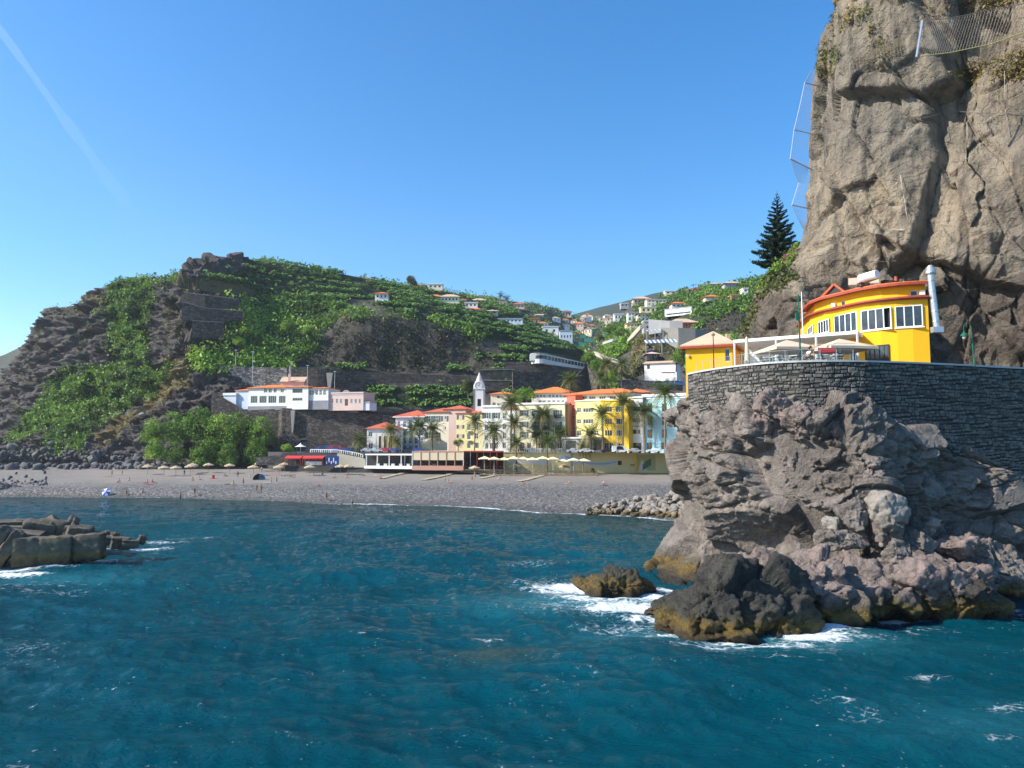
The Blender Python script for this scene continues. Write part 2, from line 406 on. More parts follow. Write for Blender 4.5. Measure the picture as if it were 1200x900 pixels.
def banana_mesh(name, C, h, matl, seed=2, nl=7):
    """banana plants: a stub of stem and nl arching, folded leaves each"""
    r = np.random.default_rng(seed); n = len(C); k = nl
    h = np.broadcast_to(np.asarray(h, float), (n,)); H = np.repeat(h*r.uniform(.8, 1.2, n), k); P = np.repeat(C, k, 0)
    az = r.uniform(0, 2*np.pi, n*k); el = r.uniform(.35, 1.2, n*k)
    o = np.stack([np.cos(az), np.sin(az), 0*az], 1); sd = np.stack([-np.sin(az), np.cos(az), 0*az], 1); up = np.array((0, 0, 1.))
    L = (H*r.uniform(.45, .7, n*k))[:, None]; b0 = P+up*(H*.45)[:, None]
    p1 = b0+(o*np.cos(el)[:, None]+up*np.sin(el)[:, None])*L*.6; p2 = p1+(o*.85-up*(.25+.5*r.uniform(0, 1, n*k))[:, None])*L*.6
    wd = L*.17
    V = np.stack([b0-sd*wd*.3, b0+sd*wd*.3, p1-sd*wd, p1+sd*wd, p2-sd*wd*.35, p2+sd*wd*.35], 1)
    base = np.arange(n*k)[:, None]*6
    F_ = np.concatenate([base+np.array([0, 1, 3, 2]), base+np.array([2, 3, 5, 4])], 0)
    t = np.clip(np.repeat(r.uniform(0, 1, n), k)*.5+r.uniform(0, .5, n*k), 0, 1)
    return mesh_np(name, V.reshape(-1, 3), F_, matl, attrs={'tint': np.repeat(t, 6)})
HOUSE_AT = [(403.5,330,9,6), (424,332,26,4.5), (431,350,17,11), (447,350,15,7), (490,338,17,4), (510,338,17,5), (509,350,17,3), (527,353,22,6), (541,355,12,4), (552,360,15,5.5), (561,355,17,3.5), (555,367,17,5), (577,368,13,4), (588,359,12,6), (608,361,13,5.5), (616,370,16,5), (598,378,29,4.5), (626.5,380,11,7), (632,373,9,4.5), (645,392,19,9.5), (663.5,401,15,14), (660,383,26,8), (664,371,11,7), (634,381,8,5), (679,382,13,3.5), (693,384,9,3), (707,376,9,3), (726,375,12,7), (732,360,9,4.5), (742,375,12,9), (754,376,14,10), (741,388,14,9), (752,356,20,7), (770,358,24,7), (786,348,13,7), (760,366,18,6), (795,360,16,5), (812,343,9,4), (818,341,6,3), (835,350,17,2.5), (840,337,15,4.5), (858,335,18,3.5), (862,351,10,5), (874,343,6,5), (801,384,32,7), (759,390,9,14), (765,419,14,5), (795,373,34,11), (801,381,34,9), (775,446,42,22), (776,402,38,5), (768,388,20,4), (654,428,66,14), (683,397,6,4), (690,400,10,4), (676,405,7,5), (713,394,8,4), (683,405,9,4)]
def off_houses(C):
    """keep plants from growing through or right in front of the houses"""
    u, v = proj(C); k = np.ones(len(C), bool)
    for px, yb, w, h in HOUSE_AT: k &= ~((u > px-w/2-.5) & (u < px+w/2+.5) & (v > yb-h-1) & (v < yb+.3))
    return C[k]
# ================================================================== SEA
def foam_mask(X, Y):
    P = np.stack([X, Y, 0*X], -1); f = np.zeros(X.shape)
    def blob(px, py, rx, ry, s):
        nonlocal f
        cx, cy, _ = gz(px, py, 0); dx = (X-cx)/rx; dy = (Y-cy)/ry
        f = np.maximum(f, s*np.exp(-(dx*dx+dy*dy)))
    for a in FOAM: blob(*a)
    return f
FOAM = [(690, 712, 7, 3.5, .55), (745, 735, 6, 3, .5), (640, 680, 6, 3.5, .5), (985, 752, 5, 2, .5), (1060, 735, 6, 1.5, .45), (880, 765, 8, 1.5, .4), (1180, 720, 5, 2.5, .38), (30, 680, 8, 3, .45), (668, 685, 4.2, 3.0, 1.25), (645, 690, 2.5, 2.6, .8), (700, 700, 5, 2.2, .95), (735, 712, 4.5, 2.6, 1.15), (760, 700, 3.5, 2.6, 1.0), (790, 690, 3.5, 2, .9), (755, 725, 2.0, 1.0, .9),
        (1000, 735, 2.4, 1.6, .6), (965, 742, 2.2, 1.4, 1.25), (948, 752, 1.6, .9, 1.1), (870, 757, 4, .6, .8), (800, 750, 2, .6, .6), (1045, 723, 1.7, 1.0, 1.25), (1065, 724, 2, .6, .8), (955, 752, 2.6, 1.4, 1.2), (905, 762, 4, .8, .8), (840, 762, 4, .7, .7), (780, 745, 2.5, .8, .7), (1175, 712, 1.7, 1.0, .9), (1185, 692, 2, .8, .9),
        (1010, 845, 2.0, 1.4, .45), (985, 830, 1.5, .5, .6), (1090, 800, 2, .8, .5), (1185, 840, 1.8, .8, .55), (1170, 880, 1.5, .9, .4), (915, 780, 3, .6, .42), (575, 750, 1.6, .6, .62), (545, 672, 3, 3, .42), (620, 660, 5, 3, .4),
        (5, 665, 3.5, 2.2, 1.25), (20, 670, 4, 1.2, 1.0), (55, 662, 3, 1.0, 1.1), (85, 657, 3, 1.0, 1.05), (120, 655, 4, 1.0, .9), (150, 640, 7, 1.3, .85), (185, 632, 8, 1.2, .65), (60, 690, 7, 3, .42), (225, 628, 8, 2.5, .45), (30, 760, 5, 3, .38)]
SHORE = [(-300, 585), (-100, 583), (0, 582), (60, 582), (100, 583), (200, 583), (300, 586), (400, 590), (500, 592), (600, 597), (650, 600), (700, 603), (760, 607), (820, 612), (900, 616)]
def shore_d(px): return np.interp(px, [a for a, _ in SHORE], [gz(a, b, 0)[1] for a, b in SHORE])
def make_sea():
    na, nd = 900, 620
    ang = np.linspace(math.radians(-52), math.radians(50), na)
    r = 13*np.exp(np.linspace(0, math.log(330/13), nd))
    Rr, A = np.meshgrid(r, ang, indexing='ij'); X = Rr*np.sin(A); Y = Rr*np.cos(A)
    rr = np.random.default_rng(5); Z = 0*X; dX = 0*X; dY = 0*X
    for i in range(46):
        lam = 1.1*1.105**i; k = 2*np.pi/lam; a = .0115*lam**.72*rr.uniform(.5, 1.2)
        if lam > 25: a *= .45
        th = math.radians(70)+rr.normal(0, .75); ph = rr.uniform(0, 6.28)
        # fade what the grid cannot carry
        cell = Rr*(math.radians(102)/na)*1.6; wgt = smooth01(1.5, 3.5, lam/cell)
        q = k*(X*math.cos(th)+Y*math.sin(th))+ph+1.3*fbm(np.stack([X, Y, 0*X+i], -1), lam*2.5, 1, s=i)
        Z += wgt*a*np.sin(q); dX += wgt*a*math.cos(th)*np.cos(q)*.45; dY += wgt*a*math.sin(th)*np.cos(q)*.45
    calm = .30+.70*(1-smooth01(70, 150, Rr)); Z *= calm; X = X+dX*calm; Y = Y+dY*calm
    P = np.stack([X, Y, Z], -1)
    f = foam_mask(X, Y)
    # whitecap flecks on the crests, a swash line along the beach
    crest = smooth01(.27, .46, Z+.08*fbm(P, 2.0, 3, s=3))
    patch = smooth01(.0, .5, fbm(P*[1, 1, 0], 14, 3, s=8))
    f = np.maximum(f, crest*patch*.75*smooth01(90, 60, Rr))
    sd = shore_d(proj(P*[1, 1, 0])[0]); gap = sd-Y
    f = np.maximum(f, np.exp(-((gap-.3)/1.0)**2)*(.62+.3*smooth01(450, 560, proj(P*[1, 1, 0])[0])+.5*smooth01(-.1, .3, fbm(P*[1, 1, 0], 25, 2, s=2))))
    # dark green reflection near the beach is put into the colour; sunken rock is browner
    shore_reflect = smooth01(45, 3, gap)*.75
    cx, cy, _ = gz(582, 772, 0); cl = np.exp(-(((X-cx)/2.6)**2+((Y-cy)/2.0)**2))
    milky = 0*X
    for px, py, rx, ry, s_ in ((705, 705, 9, 3.5, .7), (790, 745, 6, 2.5, .4), (940, 755, 7, 2.5, .45), (50, 675, 9, 3, .4), (960, 745, 4, 2, .4), (1150, 860, 4, 3, .2)):
        ax, ay, _ = gz(px, py, 0); milky = np.maximum(milky, s_*np.exp(-(((X-ax)/rx)**2+((Y-ay)/ry)**2)))
    me = mesh_np('sea', P, grid_faces(nd, na), M_SEA, True, attrs={'foam': f, 'shore_reflect': shore_reflect, 'reef': cl, 'milky': milky})
    tag(obj('sea', me), 'deep teal blue sea ruffled by small waves, filling the foreground', None, kind='structure')
    # open water round the part in view
    mb = MB(); n = 48
    ring = [(1500*math.sin(t), 1500*math.cos(t)) for t in np.linspace(0, 2*math.pi, n, endpoint=False)]
    mb.add([(x, y, -.75) for x, y in ring], [tuple(range(n))]); mb.f = [tuple(reversed(f_)) for f_ in mb.f]
    me2 = mb.mesh('open_sea', M_SEA)
    tag(obj('open_sea', me2), 'open water beyond the bay', None, kind='structure')
def sea_mat():
    m, t, b, N, L = nodes('sea_water'); co = coords(t, N, L)
    big = noise(N, L, co, .035, 3); 
    deep = ramp(N, L, big, [(.35, (.0003, .052, .076)), (.65, (.0004, .072, .104))])
    c = mix(N, L, attr(N, 'shore_reflect'), deep, (.020, .045, .040))
    c = mix(N, L, attr(N, 'milky'), c, (.04, .22, .27))
    c = mix(N, L, mth(N, L, 'MULTIPLY', attr(N, 'reef'), .55), c, (.055, .065, .04))
    # foam: lacy, broken by noise
    vo = N('TexVoronoi', feature='DISTANCE_TO_EDGE'); vo.inputs['Scale'].default_value = 1.6
    nv = N('TexNoise'); nv.inputs['Scale'].default_value = 1.1; nv.inputs['Detail'].default_value = 5; L(co, nv.inputs['Vector'])
    va = N('VectorMath', operation='MULTIPLY_ADD'); va.inputs[1].default_value = (1.3,)*3; L(nv.outputs['Color'], va.inputs[0]); L(co, va.inputs[2]); L(va.outputs[0], vo.inputs['Vector'])
    lace = ramp(N, L, vo.outputs['Distance'], [(0, 1.), (.22, 0.)])
    n1 = noise(N, L, co, 1.4, 9, .75); fa = attr(N, 'foam')
    v = mth(N, L, 'ADD', fa, mth(N, L, 'MULTIPLY', mth(N, L, 'SUBTRACT', n1, .5), 1.5))
    v = mth(N, L, 'ADD', v, mth(N, L, 'MULTIPLY', lace, .30))
    foam = ramp(N, L, v, [(.60, 0.), (.85, .45), (1.15, 1.)])
    fl = noise(N, L, co, 4.2, 3, .5)          # small specks: foam, and wave sparkle put into the colour
    fl2 = noise(N, L, co, .22, 4, .6)
    sp = mth(N, L, 'MULTIPLY', ramp(N, L, fl, [(.67, 0.), (.72, 1.)]), ramp(N, L, fl2, [(.52, 0.), (.64, 1.)]))
    foam = mth(N, L, 'MAXIMUM', foam, mth(N, L, 'MULTIPLY', sp, .55))
    c = mix(N, L, foam, c, (.80, .86, .88))
    L(c, b.inputs['Base Color']); b.inputs['IOR'].default_value = 1.13
    b.inputs['Specular IOR Level'].default_value = .28
    L(mth(N, L, 'ADD', .035, mth(N, L, 'MULTIPLY', foam, .6)), b.inputs['Roughness'])
    mp = N('Mapping'); mp.inputs['Scale'].default_value = (1, 1.5, 1); mp.inputs['Rotation'].default_value = (0, 0, .5); L(co, mp.inputs[0])
    r1 = noise(N, L, mp.outputs[0], 2.2, 7, .68); r2 = noise(N, L, mp.outputs[0], .6, 5, .62)
    r3 = noise(N, L, mp.outputs[0], 7, 4, .6); nb = bump(N, L, r1, .36); nb = bump(N, L, r2, .34, 1, nb); nb = bump(N, L, r3, .03, 1, nb)
    L(nb, b.inputs['Normal']); return m
M_SEA = sea_mat()
make_sea()

# ================================================================== BEACH AND SHORE
def beach():
    cols = []
    for a, b in SHORE:
        w = gz(a, b, 0); k = w[1]; lf = max(0., min(1., (250-a)/250.))
        yy = float(proj(np.array((w[0], k, 0)))[1])
        zb = 3.4; yback = 552-2*lf
        cols.append([(w[0]*.8, k*.8, -3.), gz(a, b+2.5, -.35), gz(a, b, 0.), gz(a, b-(b-571)*.45, .9), gz(a, min(572, b-6), 1.7), gz(a, 566-1*lf, 2.2), gz(a, yback, zb), at(a, 0, 262)*[1, 1, 0]+[0, 0, 4.0]])
    rows = np.array(cols).transpose(1, 0, 2)
    G = net(rows, 230, 620, .3)
    px, py = proj(G)
    pebb = smooth01(560, 573, py+3*fbm(G, 9, 3)); pebb = np.maximum(pebb, smooth01(120, 40, px)*.35)
    G[..., 2] += (.05+.16*pebb)*fbm(G, 1.3, 4, s=4)*.8+.15*fbm(G, 12, 2, s=9)
    hh, ed, _ = cells(G, (1.1, 1.1, 1.1), s=3); G[..., 2] += (np.clip(ed, 0, .5)*.35*pebb.ravel()).reshape(pebb.shape)
    me = mesh_np('beach', G, grid_faces(*G.shape[:2]), M_BEACH, False, attrs={'pebb': pebb})
    global BEACH_G; BEACH_G = G
    tag(obj('beach', me), 'grey sand beach with a pebble bank at the water', None, kind='structure')
def beach_mat():
    m, t, b, N, L = nodes('beach_sand'); co = coords(t, N, L)
    big = noise(N, L, co, .12, 5); fin = noise(N, L, co, 1.6, 8, .7)
    f = mth(N, L, 'ADD', mth(N, L, 'MULTIPLY', big, .5), mth(N, L, 'MULTIPLY', fin, .5))
    sand = ramp(N, L, f, [(.35, (.175, .150, .125)), (.65, (.255, .222, .187))])
    vo = N('TexVoronoi'); vo.inputs['Scale'].default_value = 2.4; L(co, vo.inputs['Vector'])
    sp = N('SeparateXYZ'); L(vo.outputs['Color'], sp.inputs[0])
    peb = ramp(N, L, sp.outputs[0], [(0, (.10, .093, .086)), (.6, (.18, .168, .152)), (1, (.30, .28, .25))])
    peb = mix(N, L, ramp(N, L, vo.outputs['Distance'], [(.35, 0.), (.62, .85)]), peb, (.05, .05, .05))
    c = mix(N, L, attr(N, 'pebb'), sand, peb)
    g = N('SeparateXYZ'); gc = N('NewGeometry'); L(gc.outputs['Position'], g.inputs[0])
    c = mix(N, L, ramp(N, L, g.outputs['Z'], [(.15, .55), (.75, 0.)]), c, (.035, .038, .038))
    L(c, b.inputs['Base Color']); b.inputs['Roughness'].default_value = .9
    L(bump(N, L, fin, .15), b.inputs['Normal']); return m
M_BEACH = beach_mat()
beach()

# ================================================================== HILLS
A_COLS = [
 (-260, [(556,300),(536,303),(512,310),(500,315),(486,322),(476,330),(466,338),(460,350)]),
 (-120, [(553,300),(532,303),(505,310),(490,315),(470,322),(460,328),(450,334),(440,345)]),
 (-30,  [(550,300),(529,304),(502,312),(485,318),(465,325),(454,330),(446,335),(436,345)]),
 (0,    [(549,298),(528,303),(500,311),(480,317),(460,323),(448,328),(440,333),(432,343)]),
 (30,   [(548,285),(525,290),(495,300),(470,306),(445,312),(430,318),(415,325),(405,335)]),
 (42,   [(548,282),(522,287),(492,297),(465,303),(435,309),(415,314),(398,318),(382,327)]),
 (60,   [(547,272),(520,278),(490,288),(460,295),(425,302),(400,308),(376,315),(355,322)]),
 (105,  [(547,262),(520,270),(490,280),(455,288),(420,294),(395,300),(370,306),(353,314)]),
 (118,  [(547,260),(519,268),(489,278),(454,286),(418,292),(392,298),(360,304),(336,312)]),
 (135,  [(547,255),(518,264),(488,274),(455,282),(415,288),(385,294),(355,300),(329,310)]),
 (165,  [(547,250),(515,259),(480,269),(450,275),(415,281),(385,286),(352,292),(325,303)]),
 (195,  [(547,246),(512,254),(478,262),(448,268),(412,273),(380,277),(350,284),(328,298)]),
 (212,  [(546,243),(508,250),(474,256),(442,261),(408,266),(374,271),(342,277),(317,290)]),
 (235,  [(545,241),(500,248),(478,253),(437,259),(402,266),(366,273),(332,283),(300,298)]),
 (270,  [(542,241),(495,246),(480,253),(436,263),(402,272),(370,282),(335,295),(300,316)]),
 (300,  [(536,243),(482,247),(480,262),(436,267),(405,280),(378,292),(340,308),(302,328)]),
 (340,  [(534,244),(482,248),(481,264),(438,268),(415,282),(388,296),(345,318),(308,345)]),
 (380,  [(534,244),(484,248),(483,266),(440,270),(425,284),(385,300),(350,325),(318,360)]),
 (420,  [(534,244),(484,248),(480,266),(441,272),(430,286),(374,294),(352,330),(325,380)]),
 (460,  [(534,244),(487,249),(478,266),(441,274),(436,288),(370,298),(352,335),(333,400)]),
 (500,  [(534,245),(492,250),(476,268),(442,276),(437,290),(374,300),(356,345),(336,420)]),
 (540,  [(534,246),(494,252),(474,270),(442,278),(437,292),(382,304),(362,355),(345,440)]),
 (575,  [(534,248),(492,254),(470,272),(445,280),(425,292),(395,312),(370,360),(354,460)]),
 (610,  [(534,250),(490,256),(465,274),(445,284),(422,296),(402,322),(383,370),(367,460)]),
 (645,  [(532,252),(488,258),(465,276),(445,286),(430,298),(414,325),(400,365),(388,430)]),
 (680,  [(530,254),(488,260),(468,280),(455,290),(440,302),(428,325),(418,360),(410,400)]),
 (712,  [(528,256),(492,266),(478,285),(468,296),(460,308),(455,322),(450,345),(446,370)]),
 (740,  [(528,258),(498,268),(488,286),(482,298),(478,310),(476,325),(474,345),(472,360)])]
def col_rows(cols, k):
    out = []
    for px, pr in cols:
        L = [at(px, y, d*k) for y, d in pr]
        c = L[-1]; e = c-(np.array((0, 0, CZ))); s = 1+40/max(60, c[1])
        L += [np.array((c[0]*s, c[1]*s, c[2]-6)), np.array((c[0]*(s+.25), c[1]*(s+.25), c[2]-45))]
        L = [L[0]*[1, 1, 0]+[0, 0, -3]]+L
        out.append(L)
    return np.array(out).transpose(1, 0, 2)
ZA = {
 'ivy': [[(128,330),(148,320),(178,326),(184,350),(173,380),(171,412),(182,428),(205,427),(192,452),(182,465),(150,480),(112,502),(95,527),(70,542),(50,530),(60,497),(22,520),(5,518),(30,488),(58,468),(62,446),(78,430),(122,430),(140,425),(128,400)]],
 'ivyhi': [[(60,447),(125,432),(110,470),(85,500),(60,500),(22,518),(10,512),(40,480)]],
 'dry': [[(185,452),(215,420),(226,440),(200,472),(165,492),(132,522),(108,522),(140,495),(172,475)], [(205,326),(300,340),(302,346),(205,332)], [(105,352),(118,346),(118,356)], [(215,350),(262,357),(262,363),(215,356)], [(236,375),(268,378),(266,398),(232,396)], [(585,448),(640,448),(640,452),(585,452)], [(560,400),(580,400),(580,404),(560,404)], [(390,366),(413,370),(413,374),(390,374)]],
 'banana': [[(240,322),(262,328),(285,318),(300,306),(360,313),(400,324),(470,336),(520,344),(560,352),(600,364),(640,384),(700,412),(700,432),(640,424),(600,402),(575,396),(540,384),(505,376),(470,370),(440,362),(436,354),(410,352),(400,366),(370,362),(320,372),(300,348),(262,342),(240,340)],
            [(585,404),(640,412),(640,430),(600,422),(585,414)], [(428,454),(552,454),(552,480),(428,480)], [(590,452),(648,452),(648,472),(590,472)], [(555,415),(625,425),(625,437),(555,437)], [(340,422),(430,430),(430,438),(340,437)], [(520,434),(552,434),(552,440),(520,440)]],
 'bright': [[(262,366),(290,352),(330,372),(362,383),(378,394),(374,398),(350,395),(320,392),(290,400),(262,402),(258,385)], [(225,410),(300,412),(345,424),(345,437),(258,437),(225,436)]],
 'bush': [[(262,400),(300,396),(378,398),(372,412),(340,424),(300,414),(262,410)], [(380,352),(440,366),(430,380),(400,372),(378,392),(362,380),(330,372),(300,348)], [(440,366),(560,384),(575,396),(560,402),(500,378),(440,372)], [(300,300),(360,311),(420,327),(400,330),(360,318),(300,306)], [(400,322),(470,330),(560,350),(600,362),(600,368),(520,344),(400,328)], [(185,326),(210,324),(210,332),(185,332)]],
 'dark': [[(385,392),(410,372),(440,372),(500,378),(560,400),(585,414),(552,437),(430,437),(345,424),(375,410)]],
 'rocktop': [[(205,318),(235,298),(285,297),(298,316),(262,326),(240,320),(215,326)]],
 'soil_shade': [[(385,392),(410,372),(440,368),(500,375),(560,396),(590,410),(640,425),(700,440),(700,500),(555,455),(430,437),(345,424)], [(215,332),(300,345),(300,396),(215,396)]],
}
def zone(px, py, polys):
    r = np.zeros(px.shape, bool)
    for p in polys: r |= inpoly(px, py, p)
    return r
def terrace(G, mask, step, amount):
    z = G[..., 2]; k = z/step; fr = k-np.floor(k); zt = (np.floor(k)+smooth01(.0, .28, fr)*1.)*step
    G[..., 2] = z*(1-mask*amount)+(zt-step*.3)*mask*amount
def soft(mask, n=2):
    m = mask.astype(float)
    for _ in range(n):
        q = np.pad(m, 1, mode='edge'); m = (q[:-2, 1:-1]+q[2:, 1:-1]+q[1:-1, :-2]+q[1:-1, 2:]+4*m)/8
    return m
def pick(G, mask, n, rng):
    """n points on the grid inside the mask, evenly spread over the picture"""
    ii, jj = np.nonzero(mask[:-1, :-1])
    if len(ii) == 0: return np.zeros((0, 3))
    px, py = proj(G); ar = np.abs((px[1:, :-1]-px[:-1, :-1])*(py[:-1, 1:]-py[:-1, :-1])-(px[:-1, 1:]-px[:-1, :-1])*(py[1:, :-1]-py[:-1, :-1]))[ii, jj]+1e-4
    k = rng.choice(len(ii), n, p=ar/ar.sum()); a = rng.uniform(0, 1, (n, 1)); b = rng.uniform(0, 1, (n, 1)); i = ii[k]; j = jj[k]
    return (G[i, j]*(1-a)+G[i+1, j]*a)*(1-b)+(G[i, j+1]*(1-a)+G[i+1, j+1]*a)*b
def nrm_of(P, G, Nn):
    return None
def scatter(name, lab, G, mask, n, size, k, matl, seed, spread=1., flat=.35, off=.3, cat=None):
    r = np.random.default_rng(seed); C = off_houses(pick(G, mask, n, r))
    if len(C) == 0: return
    # thin it with a clumpy noise so that gaps and dark hollows stay
    keep = fbm(C, 6*max(1, np.mean(size)), 3, s=seed) > -.22+r.uniform(-.15, .15, len(C)); C = C[keep]
    nn = np.tile(np.array((-.25, -.6, .75)), (len(C), 1)); C = C+nn*off*r.uniform(0, 1, (len(C), 1))
    tn = np.clip(.5+fbm(C, 9, 3, s=seed+1)*1.2, 0, 1)
    me = leaves(name, C, nn, np.asarray(size)*r.uniform(.7, 1.3, len(C)), k, matl, spread, flat=flat, tint=tn, seed=seed)
    tag(obj(name, me), lab, cat or 'plants', kind='stuff')
def bananas(name, lab, G, mask, n, h, seed, rows=None, matl=None):
    r = np.random.default_rng(seed); C = off_houses(pick(G, mask, n, r))
    if rows:
        fr = (C[:, 2]/rows) % 1; C = C[(fr > .30)]
    keep = fbm(C, 14, 2, s=seed) > -.45; C = C[keep]
    tag(obj(name, banana_mesh(name, C, h, matl or G_BANANA, seed)), lab, 'banana plants', kind='stuff')

for _i, (_p, _r) in enumerate(A_COLS):      # the shore end of the headland lies lower
    if _p <= 60: A_COLS[_i] = (_p, _r[:4]+[(y+k*(12 if _p < 40 else 5), d) for (y, d), k in zip(_r[4:], (.3, .6, .9, 1.1))])
def hill_left():
    rows = col_rows(A_COLS, 1.08); G = net(rows, 330, 640, .16)
    px, py = proj(G); N_ = normals(G)
    ban = soft(zone(px, py, ZA['banana'])); dark = soft(zone(px, py, ZA['dark']), 4); rt = soft(zone(px, py, ZA['rocktop']), 3)
    iv = soft(zone(px, py, ZA['ivy']), 2); br = soft(zone(px, py, ZA['bright']+ZA['bush']), 2); dry = soft(zone(px, py, ZA['dry']), 2); soil_shade = soft(zone(px, py, ZA['soil_shade']), 4)
    rocky = np.clip(1-ban-dark*.6-br, 0, 1)*smooth01(330, 230, px)+rt
    rocky = np.clip(rocky, 0, 1)
    hh, ed, _ = cells(G, (10, 10, 4.5), s=21); h2, e2, _ = cells(G, (3.4, 3.4, 1.7), s=22)
    hh = hh.reshape(px.shape); h2 = h2.reshape(px.shape)
    D = rocky*(hh*3.2+h2*1.5+1.6*ridge(G, 6, 3, s=5))+(1-rocky)*(1.2*fbm(G, 14, 4, s=6))+dark*(1.5*ridge(G*[1, 1, .4], 10, 3, s=7))
    D *= np.minimum(1, np.maximum(0, (G[..., 2]-2)/4))*smooth01(.0, 25, 1e3-py)  # quiet at the foot
    edge = smooth01(0, 12, np.arange(G.shape[0])[:, None]+0*px)
    D = D*edge
    nn = N_; G = G+nn*D[..., None]*[1, 1, .55]
    terrace(G, ban*smooth01(250, 420, px), 5.5, .9)
    terr = soft(zone(px, py, [[(212,328),(300,340),(300,402),(214,402)]]), 3); terrace(G, terr, 8.5, .95)
    veg = np.clip(ban+iv+br+dark*.35, 0, 1)*.9
    me = mesh_np('hillside', G, grid_faces(*px.shape), M_HILL, False, attrs={'veg': veg, 'dry': np.clip(dry, 0, 1)*.9, 'soil_shade': np.clip(soil_shade*.75+terr*.6, 0, 1)*(1-dry)})
    tag(obj('hillside', me), 'basalt headland and terraced hill behind the beach', None, kind='structure')
    px, py = proj(G); Z = lambda n_: zone(px, py, ZA[n_])
    scatter('ivy_cover', 'green creeper hanging down the basalt cliff at left', G, Z('ivy'), 13000, 1.0, 5, G_IVY, 31, spread=1.0, off=1.2)
    scatter('bright_shrub_cover', 'bright green shrubs low on the left cliff', G, Z('ivyhi'), 3200, .9, 5, G_BRIGHT, 32, off=1.0)
    scatter('dry_grass_cover', 'yellow dry grass on the scree and terrace edges', G, Z('dry') | (zone(px, py, [[(195,325),(235,330),(225,430),(185,450)]]) & (fbm(G, 7, 3) > .1)), 2600, .7, 4, G_DRY, 33, off=.6)
    bananas('banana_plantation', 'banana plants in rows on the terraces of the hill', G, Z('banana'), 9500, 2.9, 34, rows=5.5)
    scatter('terrace_shrub_cover', 'light green trees and shrubs on the middle terraces', G, Z('bright'), 3800, 1.3, 6, G_BRIGHT, 35, spread=1.3, off=2.2)
    scatter('hill_shrub_cover', 'mid green shrubs along the crest and cliff edge', G, Z('bush'), 5200, 1.3, 6, G_IVY, 36, spread=1.3, off=1.8)
    scatter('cliff_creeper', 'thin dark creeper on the shaded brown cliff', G, Z('dark'), 4200, 1.0, 4, G_DARK, 37, off=.6)
    top = zone(px, py, [[(100,352),(130,330),(135,322),(128,350),(120,370),(60,372),(55,380),(45,420),(40,400),(58,358)]]) | (zone(px, py, [[(20,400),(180,330),(215,320),(215,440),(150,440),(60,460),(0,520)]]) & (fbm(G, 9, 3, s=44) > .28))
    scatter('rock_face_scrub', 'sparse olive scrub on ledges of the left cliff', G, top, 2200, .8, 4, G_OLIVE, 38, off=.5)
    return G
HILL_A = hill_left()

B_COLS = [
 (684, [(500,262),(482,274),(470,284),(462,296),(452,310),(440,330),(428,350),(415,380)]),
 (704, [(500,262),(474,276),(452,292),(432,312),(418,345),(408,395),(402,440),(398,490)]),
 (722, [(500,260),(468,272),(445,286),(424,302),(402,326),(388,370),(378,430),(370,500)]),
 (742, [(500,256),(465,266),(445,276),(420,287),(396,308),(380,345),(368,395),(356,470)]),
 (760, [(500,254),(464,262),(444,270),(420,280),(396,298),(378,335),(366,385),(352,455)]),
 (785, [(500,252),(464,259),(442,266),(422,272),(402,286),(380,322),(362,370),(345,430)]),
 (815, [(500,252),(462,257),(440,263),(424,267),(398,282),(376,305),(356,350),(336,410)]),
 (850, [(500,252),(460,257),(438,263),(418,268),(396,276),(370,292),(350,330),(331,385)]),
 (885, [(500,252),(460,257),(438,263),(415,268),(395,274),(366,288),(346,315),(328,360)]),
 (930, [(500,252),(460,257),(438,263),(415,268),(395,274),(366,288),(342,310),(322,350)]),
 (1010,[(500,252),(460,257),(438,263),(415,268),(395,274),(366,288),(342,310),(318,350)])]
ZB = {
 'green': [[(742,362),(760,348),(800,336),(880,322),(960,320),(960,372),(880,366),(860,368),(826,380),(815,392),(800,372),(780,376),(742,392)]],
 'bush': [[(690,432),(702,404),(722,378),(742,366),(746,392),(728,410),(712,420),(700,440)], [(790,404),(806,400),(880,395),(880,430),(850,440),(812,436),(796,420)], [(705,440),(740,455),(760,470),(740,480),(700,474)]],
 'bright': [[(716,410),(730,396),(742,396),(738,410),(722,422),(712,420)], [(700,410),(716,392),(724,396),(712,414)], [(768,345),(779,345),(779,360),(770,362)]],
 'dry': [[(700,404),(722,400),(712,420),(698,415)], [(740,402),(760,382),(768,388),(760,402),(744,440),(736,430)], [(700,412),(740,440),(744,448),(700,430)]],
 'rock': [[(742,400),(762,392),(800,402),(800,430),(764,455),(740,440)], [(772,392),(800,388),(806,400),(780,404)]],
 'dark': [[(815,392),(826,380),(860,368),(880,364),(900,366),(900,400),(812,400)]],
}
